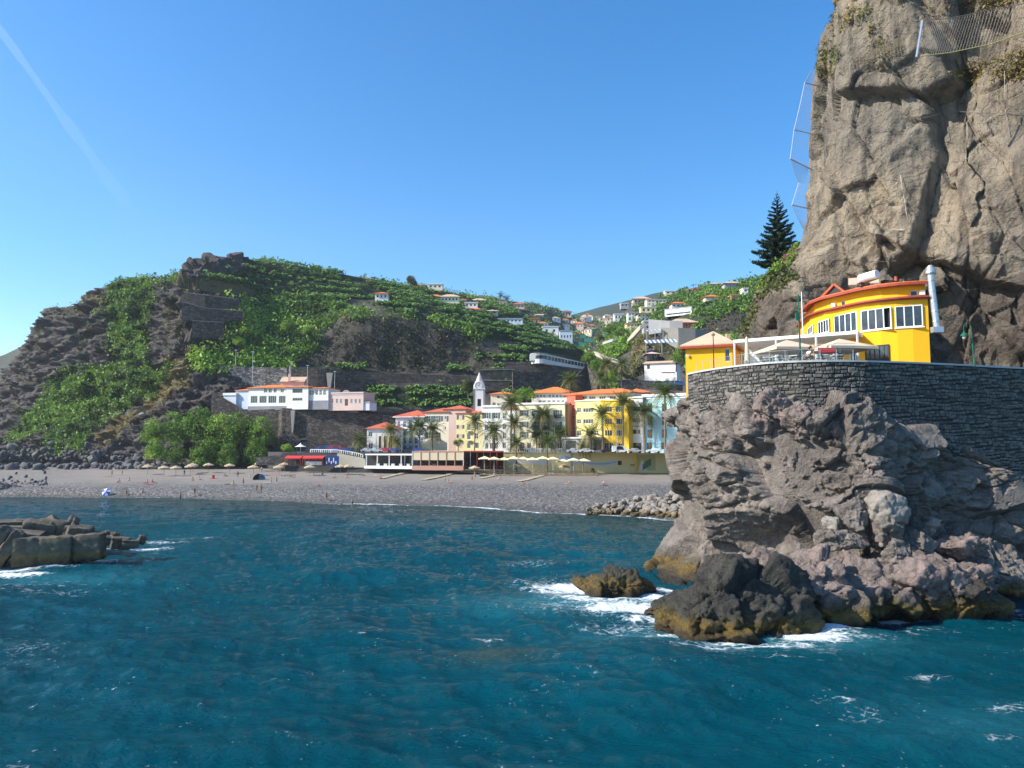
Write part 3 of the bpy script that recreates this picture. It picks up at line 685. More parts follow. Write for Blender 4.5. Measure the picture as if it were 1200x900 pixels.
def hill_right():
    rows = col_rows(B_COLS, 1.08); G = net(rows, 230, 380, .16); px, py = proj(G); N_ = normals(G)
    rk = soft(zone(px, py, ZB['rock']), 4)
    hh, _, _ = cells(G, (6, 6, 5), s=51); hh = hh.reshape(px.shape)
    D = (1.2*fbm(G, 12, 4, s=52)+rk*(hh*2+1.5*ridge(G, 6, 3, s=53)))*smooth01(0, 12, np.arange(G.shape[0])[:, None]+0*px)
    nn = N_; G = G+nn*D[..., None]*[1, 1, .55]
    gr = soft(zone(px, py, ZB['green'])); terrace(G, gr, 5, .7)
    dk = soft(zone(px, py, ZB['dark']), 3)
    veg = np.clip(gr+soft(zone(px, py, ZB['bush']+ZB['bright'])), 0, 1)*.9
    me = mesh_np('hillside', G, grid_faces(*px.shape), M_HILL, False, attrs={'veg': veg, 'dry': soft(zone(px, py, ZB['dry']), 2)*.85, 'soil_shade': np.clip(dk, 0, 1)*.8})  # the dark zone's shade is put into the colour as a dark brown tone
    tag(obj('hillside', me), 'green hill with houses right of the valley', None, kind='structure')
    px, py = proj(G); Z = lambda n_: zone(px, py, ZB[n_])
    scatter('hill_shrub_cover', 'green bushes on the upper right hill', G, Z('green'), 7500, 1.25, 5, G_IVY, 61, off=1.5)
    bananas('banana_plantation', 'banana plants among the houses of the right hill', G, Z('green'), 1500, 2.8, 62, rows=5)
    scatter('hill_shrub_cover', 'dark green trees in the valley bottom', G, Z('bush'), 4200, 1.2, 6, G_IVY, 63, spread=1.2, off=2.0)
    scatter('bright_shrub_cover', 'lime green shrubs by the ravine', G, Z('bright'), 1300, 1.1, 6, G_BRIGHT, 64, off=1.8)
    scatter('dry_grass_cover', 'dry scrub on the brown slope under the houses', G, Z('dry') | (Z('rock') & (fbm(G, 6, 3, s=65) > .05)), 2200, .9, 4, G_OLIVE, 65, off=.8)
    scatter('cliff_creeper', 'dark creeper on the shaded cliff under the right hill', G, Z('dark'), 900, 1.0, 4, G_DARK, 66, off=.5)
    return G
HILL_B = hill_right()

C_COLS = []
for px_, pr_ in [(540,[(372,560),(362,620),(352,680),(346,740)]), (575,[(380,560),(366,620),(354,690),(348,760)]), (600,[(392,560),(374,620),(360,700),(352,780)]), (625,[(402,560),(382,640),(366,720),(357,810)]), (650,[(412,560),(392,660),(372,760),(361,860)]),
                 (668,[(425,540),(400,680),(380,800),(369,920)]), (690,[(432,540),(404,680),(385,850),(373,1000)]), (712,[(425,540),(400,700),(386,850),(372,1000)]), (740,[(410,560),(392,700),(378,850),(364,1000)]), (790,[(400,600),(380,700),(368,800),(358,900)])]:
    C_COLS.append((px_, [(pr_[0][0]+40, 500)]+pr_))
def hill_far():
    rows = col_rows(C_COLS, 1.0); G = net(rows, 120, 260, .2); px, py = proj(G)
    G[..., 2] += 3*fbm(G, 30, 4, s=71)+1.0*fbm(G, 8, 3, s=72)
    terrace(G, np.ones(px.shape), 9, .6)
    me = mesh_np('far_hillside', G, grid_faces(*px.shape), M_HILL, False, attrs={'veg': np.clip(.75+.3*fbm(G, 40, 2), 0, 1), 'dry': np.clip(fbm(G, 30, 3, s=74)*1.5-.1, 0, .7), 'soil_shade': 0*px})
    tag(obj('far_hillside', me), 'distant green valley head dotted with houses', None, kind='structure')
    px, py = proj(G)
    scatter('far_tree_cover', 'distant trees and terraces at the valley head', G, (py < 440) & (px > 530) & (px < 800), 9000, 2.2, 4, G_IVY, 73, off=2.5)
    return G
HILL_C = hill_far()
def far_headland():
    cols = [(-90, [(560,600),(470,640),(425,690)]), (-40, [(560,600),(460,640),(418,690)]), (0, [(560,600),(450,640),(414,690)]), (22, [(560,600),(440,640),(405,690)]), (45, [(560,600),(430,640),(392,690)]), (70, [(560,600),(430,640),(395,690)])]
    G = net(col_rows(cols, 1.5), 60, 60, .2); G[..., 2] += 5*fbm(G, 60, 4, s=75)
    me = mesh_np('far_headland', G, grid_faces(60, 60), M_HILL, False, attrs={'veg': np.full(3600, .6), 'dry': np.zeros(3600), 'soil_shade': np.zeros(3600)})
    tag(obj('far_headland', me), 'faint farther headland behind the left cliff', None, kind='structure')
    cols = [(640, [(420,1100),(385,1300),(372,1500)]), (680, [(420,1100),(380,1300),(368,1500)]), (715, [(420,1100),(370,1300),(356,1500)]), (745, [(420,1100),(365,1300),(348,1500)]), (790, [(420,1100),(360,1300),(338,1500)]), (850, [(420,1100),(360,1300),(334,1500)])]
    G = net(col_rows(cols, 1), 60, 60, .2); G[..., 2] += 12*fbm(G, 160, 4, s=76)
    me = mesh_np('far_mountain', G, grid_faces(60, 60), M_HILL, False, attrs={'veg': np.full(3600, .8), 'dry': np.zeros(3600), 'soil_shade': np.zeros(3600)})
    tag(obj('far_mountain', me), 'blue mountain ridge at the end of the valley', None, kind='structure')
far_headland()

# ================================================================== THE CLIFF ON THE RIGHT
def cliff():
    lv = [5, 19, 27, 31, 35, 39, 44, 52, 60, 68, 75, 82, 90]
    # how far left the face reaches at each height (metres right of the line of sight, 100 m ahead)
    lx = {5:32.3,19:32.3,27:32.3,31:32.9,35:35.8,39:40.6,44:42.2,52:42.8,60:43.8,68:44.8,75:47.2,82:50,90:54}
    rows = []
    for z in lv:
        e = lx[z]; q = max(0, (z-30)*.05)
        rows.append([(e*1.9+6, 185+q, z), (e*1.36+3, 138+q, z), (e*1.13, 116+q, z), (e, 101+q, z), (e*.5+19.5+q*.5, 92+q, z), (e*.25+36+q*.3, 86+q*.9, z), (50.5, 81.5+q*.7, z), (57, 79+q*.4, z), (65, 77.5+q*.2, z), (75, 76.5, z), (92, 78.5, z), (125, 84, z)])
    top = rows[-1]; rows += [[(x+7, y+10, 94) for x, y, z in top], [(x+50, y+55, 97) for x, y, z in top]]
    G = net(rows, 460, 620, .25); N_ = normals(G)
    nn = N_
    W = G+np.stack([fbm(G, 9, 3, s=81), fbm(G, 9, 3, s=82), fbm(G, 9, 3, s=83)], -1)*1.6+np.stack([G[..., 2]*.25, 0*G[..., 0], 0*G[..., 0]], -1)
    h1, e1, _ = cells(W, (11, 11, 19), s=84); h2, e2, _ = cells(W, (4.2, 4.2, 7.5), s=85); h3, e3, _ = cells(G, (2.0, 2.0, 2.2), s=86)
    sh = G.shape[:2]; h1, h2, h3, e1, e2 = (a.reshape(sh) for a in (h1, h2, h3, e1, e2))
    low = smooth01(45, 25, G[..., 2])
    def soften(a, n):
        for _ in range(n):
            q = np.pad(a, 1, mode='edge'); a = (q[:-2, 1:-1]+q[2:, 1:-1]+q[1:-1, :-2]+q[1:-1, 2:])/4
        return a
    h1 = soften(h1, 1)
    Wf = G+np.stack([fbm(G, 16, 2, s=181), fbm(G, 16, 2, s=182), 0*G[..., 0]], -1)*7
    flute = ridge(Wf*[1, 1, .28], 7.5, 3, s=87)
    D = 3.0*h1+(.85+.6*low)*h2+(.14+.45*low)*h3+1.3*flute+.30*fbm(G, 1.6, 5, s=88, g=.6)-.5*(1-smooth01(0, .07, e1))-.25*(1-smooth01(0, .08, e2))
    D = np.clip(D, -5, 3.4); px, py = proj(G); kq = smooth01(955, 1015, px); D = np.where(D > 0, D*(.38+.62*kq), D*(.75+.25*kq))+.35*(1-kq)*fbm(G, 1.8, 4, s=189, g=.6)
    # big smooth hollows
    for (px_, py_, R, dep) in ((1045, 235, 7, 3.4), (1000, 260, 6, 2.6), (1100, 150, 5, 3.2), (1150, 42, 7, 4.5), (1110, 48, 5, 3.0), (1190, 130, 4, 3), (1180, 390, 6, 1.5)):
        c = at(px_, py_, 80); q = np.linalg.norm((G-c)*[1, .7, .7], axis=-1)/R; D -= dep*np.exp(-q*q)
    D *= smooth01(0, 8, np.arange(sh[0])[:, None]+np.zeros(sh))
    G = G+nn*D[..., None]
    px, py = proj(G)
    ledge = np.clip(N_[..., 2], 0, 1); Nz = normals(G); Nz = np.abs(Nz[..., 2])
    dry = np.clip(smooth01(.35, .6, Nz)*smooth01(.0, .3, fbm(G, 7, 3, s=89))*smooth01(60, 72, G[..., 2])+smooth01(64, 76, G[..., 2]+8*fbm(G, 6, 4, s=90))*.7, 0, 1)
    lf = smooth01(935, 905, px)*smooth01(330, 300, py)*0
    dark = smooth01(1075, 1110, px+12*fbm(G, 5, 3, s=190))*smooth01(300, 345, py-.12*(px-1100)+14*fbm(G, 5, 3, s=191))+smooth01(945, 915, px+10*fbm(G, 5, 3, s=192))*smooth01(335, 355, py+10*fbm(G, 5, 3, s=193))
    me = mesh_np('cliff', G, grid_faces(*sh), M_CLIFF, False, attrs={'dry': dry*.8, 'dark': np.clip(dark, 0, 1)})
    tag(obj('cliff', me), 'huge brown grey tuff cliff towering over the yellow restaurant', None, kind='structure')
    scatter('dry_grass_cover', 'tufts of dry grass on ledges high on the cliff', G, zone(px, py, [[(972,-20),(1062,-20),(1066,30),(1040,52),(1010,70),(975,92),(957,92),(955,60),(965,30)], [(1108,84),(1150,76),(1205,58),(1240,60),(1240,90),(1150,100),(1115,104)], [(1062,-20),(1240,-20),(1240,0),(1150,14),(1085,22)]]) & (fbm(G, 3, 3, s=194) > -.02), 3600, .34, 5, G_DRY, 91, off=.2)
    scatter('cliff_shrub_cover', 'grey green tufts on the upper left brow of the cliff', G, zone(px, py, [[(985,-10),(1050,-10),(1040,30),(1000,26)], [(958,60),(1000,55),(990,90),(960,95)], [(1010,70),(1060,58),(1062,66),(1015,80)]]) & (fbm(G, 2, 3, s=195) > .1), 900, .34, 5, G_OLIVE, 95, off=.2)
    scatter('cliff_shrub_cover', 'green scrub on the shoulder of the right cliff', G, inpoly(px, py, [(880,322),(915,296),(935,286),(930,310),(905,322),(890,345),(880,352),(872,345)]), 1500, .36, 5, G_IVY, 92, off=.3)
    scatter('cliff_shrub_cover', 'olive scrub low on the cliff above the pergola', G, inpoly(px, py, [(862,392),(866,360),(886,330),(925,310),(935,330),(900,345),(886,365),(884,394)]) & (fbm(G, 4, 3, s=93) > -.05), 1200, .5, 5, G_OLIVE, 93, off=.4)
    return G
CLIFF = cliff()

# ================================================================== HEADLAND ROCK UNDER THE WALL
WALL_PX = [(806, 74), (818, 71.5), (840, 68.5), (870, 65.6), (905, 63.4), (940, 62.3), (970, 62), (1010, 62.2), (1060, 63.2), (1120, 65), (1200, 68.2), (1290, 73), (1400, 81)]
def wall_d(px): return np.interp(px, [a for a, _ in WALL_PX], [b for _, b in WALL_PX])
HN = [  # columns: w below the sea, a waterline, b..f up to the foot of the wall
 [(880,640,110),(880,620,112),(880,590,112),(880,550,110),(885,520,106),(890,470,100),(890,450,96),(890,440,94)],
 [(800,655,92),(800,632,94),(815,600,93),(815,560,92),(806,520,90),(815,480,86),(826,455,80),(830,440,78)],
 [(745,674,70),(748,664,72),(797,622,75),(806,565,76),(795,528,76),(803,495,75.5),(815,472,74.5),(820,440,74)],
 [(795,692,66),(795,676,67.5),(818,635,69.5),(822,585,71),(818,530,71.5),(818,508,71.8),(824,492,71.8),(828,445,72)],
 [(850,696,64),(850,680,66),(850,640,68),(850,585,69),(846,535,69),(848,508,68.6),(848,492,68.2),(848,450,69.5)],
 [(905,715,60),(905,690,62),(900,640,65),(900,590,66),(900,540,65.4),(900,485,64.4),(902,452,63.6),(905,440,65.5)],
 [(960,735,55),(960,715,56),(955,645,60),(950,590,63),(950,545,63.3),(950,505,62.8),(950,474,62.4),(955,455,64)],
 [(1010,735,54),(1010,722,54.5),(1005,650,58),(1000,605,61.5),(1000,565,62.8),(1000,522,62.6),(1000,482,62.2),(1005,465,64)],
 [(1060,735,53),(1060,722,53.5),(1050,652,58),(1035,608,61.5),(1028,580,62.5),(1028,540,62.4),(1027,497,62.4),(1030,480,64.2)],
 [(1085,735,53),(1085,721,54),(1070,650,59),(1050,605,62.5),(1050,575,63.6),(1050,545,64),(1045,515,64),(1048,500,65)],
 [(1110,735,53),(1110,720,54),(1095,655,59),(1090,605,62.5),(1088,560,63.6),(1087,520,64),(1087,496,64.2),(1090,480,66.5)],
 [(1160,730,53.5),(1160,715,55),(1145,662,59),(1140,610,62.5),(1140,572,64),(1140,545,65),(1143,521,65.6),(1145,505,68)],
 [(1195,712,58),(1192,696,61),(1190,668,62.5),(1195,620,64.5),(1195,592,66),(1198,572,67),(1202,555,68),(1205,540,70)],
 [(1260,690,66),(1260,672,69),(1260,650,70),(1260,620,71),(1260,600,71.5),(1260,585,72),(1262,570,72.5),(1265,555,74)],
 [(1400,660,78),(1400,650,80),(1400,632,81),(1400,612,82),(1400,600,82),(1400,590,82),(1400,580,83),(1400,565,85)]]
def headland():
    for c in HN:
        for i in range(3, 8):
            px_, py_, d_ = c[i]
            if px_ > 815 and d_ < 84: c[i] = (px_, py_, min(d_-1.5*(i < 5), wall_d(px_)-(2.6, 2.3, 1.9, 1.0, .9)[i-3]))
    for k in (9, 10, 11):        # a shaded cleft to the right of the ridge, behind the big foreground rocks
        q = HN[k]; q[0] = (q[0][0], 706, 59.); q[1] = (q[1][0], 696, 60.); q[2] = (q[2][0], 655, 61.2)
        for i in (3, 4, 5): q[i] = (q[i][0], q[i][1], wall_d(q[i][0])-(1.5, 1.1, .9)[i-3])
    for k, sh_ in ((6, -.5), (7, -1.9), (8, -3.6), (12, .8)):
        for i in (2, 3, 4, 5): px_, py_, d_ = HN[k][i]; HN[k][i] = (px_, py_, d_+sh_*((.5, 1, 1, .85)[i-2] if sh_ < 0 else (.7, 1, 1, 1)[i-2]))
    rows = np.array([[at(*q) for q in c] for c in HN]).transpose(1, 0, 2)
    rows[0, :, 2] = -3; rows[7] = rows[6]+np.array((0, 2.2, -.4))
    back = rows[-1].copy(); back[:, 1] += 14; back[:, 2] = np.minimum(back[:, 2], 15)
    rows = np.concatenate([rows, back[None]], 0)
    G = net(rows, 420, 640, .2); sh = G.shape[:2]; N_ = normals(G)
    nn = N_
    W = G+np.stack([fbm(G, 3.5, 3, s=101), fbm(G, 3.5, 3, s=102), fbm(G, 3.5, 3, s=103)], -1)*.35
    px, py = proj(G)
    h1, e1, _ = cells(W+np.stack([G[..., 2]*.4, 0*px, 0*px], -1), (6.6, 6.6, 4.6), s=104); h2, e2, _ = cells(W, (2.3, 2.3, 1.6), s=105); h3, e3, _ = cells(G, (.75, .75, .55), s=106)
    h1, e1, h2, e2, h3 = (a.reshape(sh) for a in (h1, e1, h2, e2, h3))
    smoothz = np.clip(1.25*np.exp(-(((px-850)/120)**4+((py-638)/48)**4)), 0, 1)          # the smooth pale apron of rock
    blk = smooth01(520, 480, py)*smooth01(1045, 1000, px)+smooth01(590, 570, py)*0
    D = (1.9*h1*(1-.6*smoothz)+.62*h2*(1-.85*smoothz)+.24*h3*(1-.75*smoothz)+.36*fbm(G, .9, 5, s=107, g=.62)*(1-.55*smoothz)+.35*ridge(G*[1, 1, 1.6], 3.0, 3, s=108)*(1-.5*smoothz))
    D -= .5*(1-smooth01(0, .10, e1))*(1-.5*smoothz)+.22*(1-smooth01(0, .12, e2))*(1-.8*smoothz)
    # hollow in the apron
    c = at(905, 640, 66); q = np.linalg.norm((G-c)*[.8, .5, 1], axis=-1)/3.3; D -= 1.6*np.exp(-q*q)
    D = np.clip(D, -1.5, 1.7)*smooth01(0, 6, np.arange(sh[0])[:, None]+np.zeros(sh))
    D *= 1-.35*smooth01(470, 440, py)
    D *= 1-.55*smooth01(845, 815, px)*smooth01(520, 490, py)
    D *= 1-.9*np.exp(-((px-1090)/42)**2-((py-498)/24)**2); D += (.25*h2+.2*fbm(G, 1.2, 4, s=109))*smooth01(540, 480, py)
    G = G+nn*D[..., None]
    me = mesh_np('headland_rock', G, grid_faces(*sh), M_HEAD, False)
    tag(obj('headland_rock', me), 'rugged grey and pinkish rock headland carrying the round stone wall', None, kind='structure')
    return G
HEADL = headland()

# ================================================================== LOOSE ROCKS AND BLOCKS
def ico(sub):
    bm = bmesh.new(); bmesh.ops.create_icosphere(bm, subdivisions=sub, radius=1)
    V = np.array([v.co[:] for v in bm.verts]); Fc = np.array([[v.index for v in f.verts] for f in bm.faces]); bm.free(); return V, Fc
ICO = {k: ico(k) for k in (2, 3, 4, 5, 6)}
def rock_mesh(name, size, matl, seed, sub=6, rough=1.0, blocky=.35, off=(0, 0, 0), smooth=False):
    """a faceted boulder: sphere cut by random planes, then cracked and roughened (size = half extents)"""
    V, Fc = ICO[sub]; r = np.random.default_rng(seed); V = V.copy()
    S = np.array(size, float); R = np.ones(len(V))
    for _ in range(17):
        d = r.normal(0, 1, 3); d /= np.linalg.norm(d); h = r.uniform(.55, .88)
        dt = V@d; lim = np.where(dt > 1e-3, h/np.maximum(dt, 1e-3), 9); R = np.minimum(R, lim*(1-blocky*.0)+0)
    V = V*R[:, None]*S
    W = V+np.array(off)+seed*3.1; m = float(S.mean())
    n = V/S/np.maximum(1e-6, np.linalg.norm(V/S, axis=1, keepdims=True))
    n = n/S; n /= np.linalg.norm(n, axis=1, keepdims=True)
    Wp = W+np.stack([fbm(W, m*.7, 2, s=seed+i) for i in (1, 2, 3)], -1)*m*.10
    h1, e1, _ = cells(Wp, (m*.75, m*.75, m*.6), s=seed); h2, e2, _ = cells(Wp, m*.27, s=seed+3)
    D = m*rough*(.15*h1+.055*h2+.025*cells(Wp, m*.12, s=seed+6)[0]+.045*fbm(W, m*.18, 5, s=seed+5, g=.6)-.07*(1-smooth01(0, .08, e1))-.025*(1-smooth01(0, .09, e2)))
    V = V+n*D[:, None]
    return mesh_np(name, V, Fc, matl, smooth)
def rock(label, px, py, d, size, matl, seed, rz=0, tilt=0, sub=6, rough=1., name='rock', cat='rock', group=None):
    p = at(px, py, d); o = obj(name, rock_mesh(name, size, matl, seed, sub, rough, off=p), loc=p, rot=(tilt, tilt*.6, rz))
    return tag(o, label, cat, group)
rock('dark wedge-shaped rock standing alone in the foam, left of the headland', 716, 690, 62, (3.7, 2.2, 1.75), M_DARKR, 203, .15, .1)
rock('big black wet rock nearest the camera at the foot of the headland', 862, 733, 48.6, (5.6, 3.3, 4.8), M_DARKR, 211, .2)
rock('dark rock shoulder to the left of the big black wet rock', 800, 732, 49.8, (2.2, 1.9, 2.2), M_DARKR, 215, .5)
rock('brown wet boulder closing the right end of the big black rock', 920, 738, 48.2, (2.4, 1.9, 2.2), M_DARKR, 217, .1, sub=5)
rock('pinkish rock with dark pits behind the big black rock', 945, 690, 52.6, (4.5, 3.2, 3.5), M_PINK, 221, -.2)
rock('small pinkish rock knob between the pitted rock and the grey apron', 888, 668, 55, (1.8, 1.6, 1.6), M_PINK, 223, .2, sub=5)
rock('long pinkish ledge with an ochre waterline, right of the pitted rock', 1032, 698, 54.4, (4.2, 3.2, 3.1), M_PINK, 227, .1)
rock('broad low pink slab at the right end of the headland foot', 1098, 690, 54.3, (4.9, 3.4, 2.8), M_PINK, 229, -.1)
rock('dark undercut rock below the pink slab at the right tip', 1130, 702, 53.6, (2.9, 2.6, 2.6), M_DARKR, 233, .3)
rock('brown rock with an ochre foot at the far right of the headland', 1165, 665, 60, (3.4, 2.6, 2.6), M_HEAD, 239, .2)
rock('large pale boulder standing upright on the rock pile', 1035, 594, 56.2, (1.75, 1.6, 2.0), M_BOULD, 241, .2, sub=5, rough=.6)
rock('grey angular boulder left of the upright pale boulder', 1003, 603, 56.5, (1.75, 1.5, 1.6), M_HEAD, 243, .2, sub=5)
rock('square grey boulder below the upright pale boulder', 1042, 625, 55.2, (1.7, 1.4, 1.4), M_HEAD, 245, .6, sub=5)
rock('long flat boulder with olive stains on the rock pile', 985, 632, 55.7, (2.1, 1.3, 1.0), M_HEAD, 247, .1, sub=5, rough=.8)
rock('small pale boulder at the left end of the rock pile', 975, 613, 56.7, (.8, .8, .7), M_BOULD, 249, .1, sub=4)
rock('pale leaf-shaped stone set on end among the dark gaps', 1092, 618, 57.2, (.5, .5, 1.1), M_BOULD, 251, .4, .5, sub=4)
rock('brown wedge boulder between the ledge and the pink slab', 1050, 650, 53.7, (1.1, 1.0, 1.3), M_HEAD, 253, .4, sub=5)
rock('low boulder in shade right of the square grey boulder', 1075, 640, 55.7, (1.7, 1.5, 1.3), M_HEAD, 255, .9, sub=5)
rock('crumbly pinkish rock heap in front of the shaded cleft', 1125, 640, 56.2, (2.3, 1.7, 1.1), M_PINK, 257, .2, sub=5, rough=1.4)
rock('ochre stone awash left of the big black rock', 777, 722, 52.5, (.85, .7, .8), M_HEAD, 259, .1, sub=4)
rock('smallest ochre stone awash, farthest left in the foam', 766, 716, 54, (.75, .5, .4), M_HEAD, 261, .3, sub=4)
# knobs on the upper rock below the wall
for i, (px_, py_, d_, s_, lab) in enumerate([
 (910, 478, 62.6, (1.9, 1.5, 1.9), 'reddish rock knob jutting up against the stone wall'),
 (890, 500, 63.6, (1.3, 1.1, 1.7), 'grey upright rock slab left of the reddish knob'),
 (940, 495, 61.8, (1.9, 1.4, 1.6), 'dark rounded rock block right of the reddish knob'),
 (975, 500, 61.4, (1.5, 1.2, 1.5), 'brown rock block under the middle of the stone wall'),
 (1003, 508, 61.2, (1.5, 1.1, 1.9), 'pale ridge of rock pointing up under the wall'),
 (870, 530, 66.6, (1.5, 1.3, 1.8), 'grey rock block on the left face of the headland'),
 (925, 540, 62.6, (1.8, 1.3, 1.3), 'grey angular block halfway up the headland'),
 (960, 545, 61.6, (1.9, 1.3, 1.0), 'pale tilted block halfway up the headland'),
 (845, 560, 68.0, (1.4, 1.2, 1.3), 'rough brown block above the grey apron')]):
    rock(lab, px_, py_, d_, s_, M_PINK if 'red' in lab or 'brown' in lab else M_HEAD, 300+i*7, .3*i, 0, sub=5)

# boulders below the beach restaurant wall, right end of the beach
bm_ = [rock_mesh('boulder', (.8+.15*i, .7+.1*(i % 2), .55+.06*i), M_BOULD, 401+i, sub=3, rough=.5, smooth=True) for i in range(6)]
rb = random.Random(5); k_ = 0
while k_ < 190:
    px_ = rb.uniform(690, 812); t = (px_-690)/122; yl = 600+6*t; yt = 592-17*t
    py_ = rb.uniform(yt, yl+3); 
    if rb.random() > .35+.9*t: continue
    d_ = gz(px_, py_, .5)[1]; zz = 1.9*(yl+3-py_)/max(6, yl-yt)*(.6+t)
    p = gz(px_, py_, max(.1, zz)); s_ = rb.uniform(.5, 1.05)*(.7+.6*t)
    if k_ % 17 == 3 and t > .4: s_ *= 1.5
    o = obj('boulder', rb.choice(bm_), loc=p, rot=(rb.uniform(-.4, .4), rb.uniform(-.4, .4), rb.uniform(0, 6)), scale=(s_,)*3)
    tag(o, 'pale rounded boulder in the bank at the right end of the beach', 'boulder', 'boulders at the right end of the beach'); k_ += 1
big_b = rock('large brown boulder at the water below the boulder bank', 783, 598, 135, (4.2, 3, 2.2), M_HEAD, 431, .2, sub=4)
# talus under the left cliff: nobody could count it
def talus():
    r = np.random.default_rng(9); V0, F0 = ICO[2]; Vs = []; Fs = []; n = 0
    G = HILL_A
    for i in range(1070):
        if i < 1000: px_ = r.uniform(-40, 215); py_ = 548-abs(r.normal(0, 9))*max(.2, min(1, (215-px_)/110)); s_ = min(2.6, r.lognormal(-.25, .45))
        else: px_ = r.uniform(-40, 55); py_ = r.normal(565, 5); s_ = r.uniform(.25, .6)
        z = 4.2+max(0, (545-py_))*.32 if i < 1000 else None
        if z is not None: p = np.array(gz(px_, py_, z)); 
        else: p = np.array(gz(px_, py_, 1.6+(572-py_)*.1))
        if p[1] < 0 or p[1] > 330: p = at(px_, py_, 275)
        Q = r.normal(0, 1, (3, 3)); Q, _ = np.linalg.qr(Q)
        W = (V0*np.array((1, r.uniform(.6, 1), r.uniform(.5, .8)))*(1+.22*r.uniform(-1, 1, (len(V0), 1))))@Q*s_
        Vs.append(W+p); Fs.append(F0+n); n += len(V0)
    me = mesh_np('talus', np.concatenate(Vs), np.concatenate(Fs), M_TALUS)
    tag(obj('talus', me), 'dark fallen stones heaped along the foot of the left cliff', 'rubble', kind='stuff')
M_TALUS = rock_mat('talus_rock', [(.3, (.04, .04, .045)), (.5, (.11, .105, .105)), (.7, (.23, .22, .21))], scale=.8, bmp=.1)
talus()
for i, (px_, py_, s_, lab) in enumerate([(3, 574, (4.5, 3, 1.6), 'low brown rock shelf at the left edge of the far shore'), (34, 571, (2.6, 2, 1.2), 'pale flat rock beside the brown shelf on the far shore'), (15, 567, (4, 2, 1.0), 'dark flat rock behind the brown shelf on the far shore'), (60, 571, (1.7, 1.5, 1.2), 'pale tilted slab on the far shore'), (72, 569, (1.8, 1.4, 1.3), 'grey pointed slab right of the pale tilted slab on the far shore'), (52, 574, (1.1, 1, .8), 'small brown rock at the water by the tilted slabs'), (8, 556, (3.6, 2.5, 1.5), 'grey lilac rock by the white surf at the far left shore'), (110, 538, (2.6, 2, 1.7), 'large pale boulder in the scree at the foot of the left cliff'), (141, 543, (1.8, 1.4, 1.1), 'rounded grey boulder low in the scree'), (166, 487, (1.9, 1.5, 1.2), 'pale block lying on the yellow grass slope')]):
    p = gz(px_, py_, 1.2) if py_ > 552 else at(px_, py_, 268)
    tag(obj('rock', rock_mesh('rock', s_, M_HEAD if i < 7 else M_BOULD, 441+i, sub=4), loc=p, rot=(0, 0, i*.7)), lab, 'rock')
# ================================================================== BUILDING KIT
STUCCO = lambda n, c, v=.10: M(n, c, .85, v, .8, .006, bscale=6)
W_WHITE = STUCCO('white_plaster', (.78, .76, .72)); W_CREAM = STUCCO('cream_plaster', (.76, .68, .50)); W_PINK = STUCCO('pink_plaster', (.66, .46, .38))
W_LEMON = STUCCO('lemon_plaster', (.78, .68, .34)); W_GOLD = STUCCO('golden_plaster', (.80, .52, .05)); W_RED = STUCCO('coral_red_plaster', (.62, .13, .08))
W_CYAN = STUCCO('pale_cyan_plaster', (.45, .70, .74)); W_TERRA = STUCCO('terracotta_plaster', (.52, .26, .14)); W_GREY = STUCCO('grey_concrete', (.38, .38, .37), .2); W_BLUEW = STUCCO('bluish_or_shaded_plaster', (.62, .68, .76))
W_YEL = M('strong_yellow_plaster', (.85, .42, .010), .8, .07, .5, .004, bscale=8)
T_ORANGE = M('orange_roof_tile', (.66, .20, .055), .8, .25, 1.5, .05, bscale=5); T_RED = M('red_roof_tile', (.50, .12, .06), .8, .25, 1.5, .05, bscale=5)
T_TAN = M('faded_tan_roof_tile', (.56, .40, .27), .85, .2, 1.5, .05, bscale=5); T_BROWN = M('brown_roof_tile', (.26, .16, .11), .85, .3, 1.5, .05, bscale=5)
P_WHITE = M('white_paint', (.80, .80, .78), .5, .05, 2, .002); P_DARK = M('dark_paint', (.03, .035, .035), .6, .1, 3, .002); P_GREEN = M('green_enamel', (.012, .12, .06), .4, .1, 4, .002)
P_SHUT = M('grey_green_shutter', (.10, .15, .13), .6, .15, 6, .01); P_WOOD = M('weathered_timber', (.30, .23, .15), .85, .25, 3, .02); P_REDB = M('oxide_red_paint', (.34, .06, .035), .5, .12, 3, .003)
P_METAL = M('galvanised_metal', (.52, .54, .56), .35, .1, 3, .002, .5, .7); P_STONE = masonry('dark_wall_stone', [(.3, (.07, .065, .06)), (.7, (.17, .155, .14))])
P_BWALL = masonry('brown_retaining_stone', [(.3, (.055, .045, .038)), (.7, (.15, .12, .10))]); P_ASPH = M('asphalt', (.06, .06, .06), .9, .2, 1, .01)
P_ROSE = M('rose_concrete', (.55, .30, .22), .8, .12, 1, .01); P_CANVAS = M('cream_canvas', (.72, .64, .50), .8, .06, 2, .004); P_REDC = M('red_canvas', (.62, .04, .04), .7, .1, 2, .004)
P_TILEB = M('blue_awning', (.03, .14, .42), .6, .1, 2, .004); P_BLUE = M('blue_paint', (.02, .06, .25), .5, .1, 2, .002)
def glass_mat():
    m, t, b, N, L = nodes('window_glass'); co = coords(t, N, L)
    L(ramp(N, L, noise(N, L, co, .7, 3), [(.35, (.015, .02, .025)), (.7, (.06, .075, .085))]), b.inputs['Base Color'])
    b.inputs['Roughness'].default_value = .08; b.inputs['Specular IOR Level'].default_value = .6; return m
P_GLASS = glass_mat()
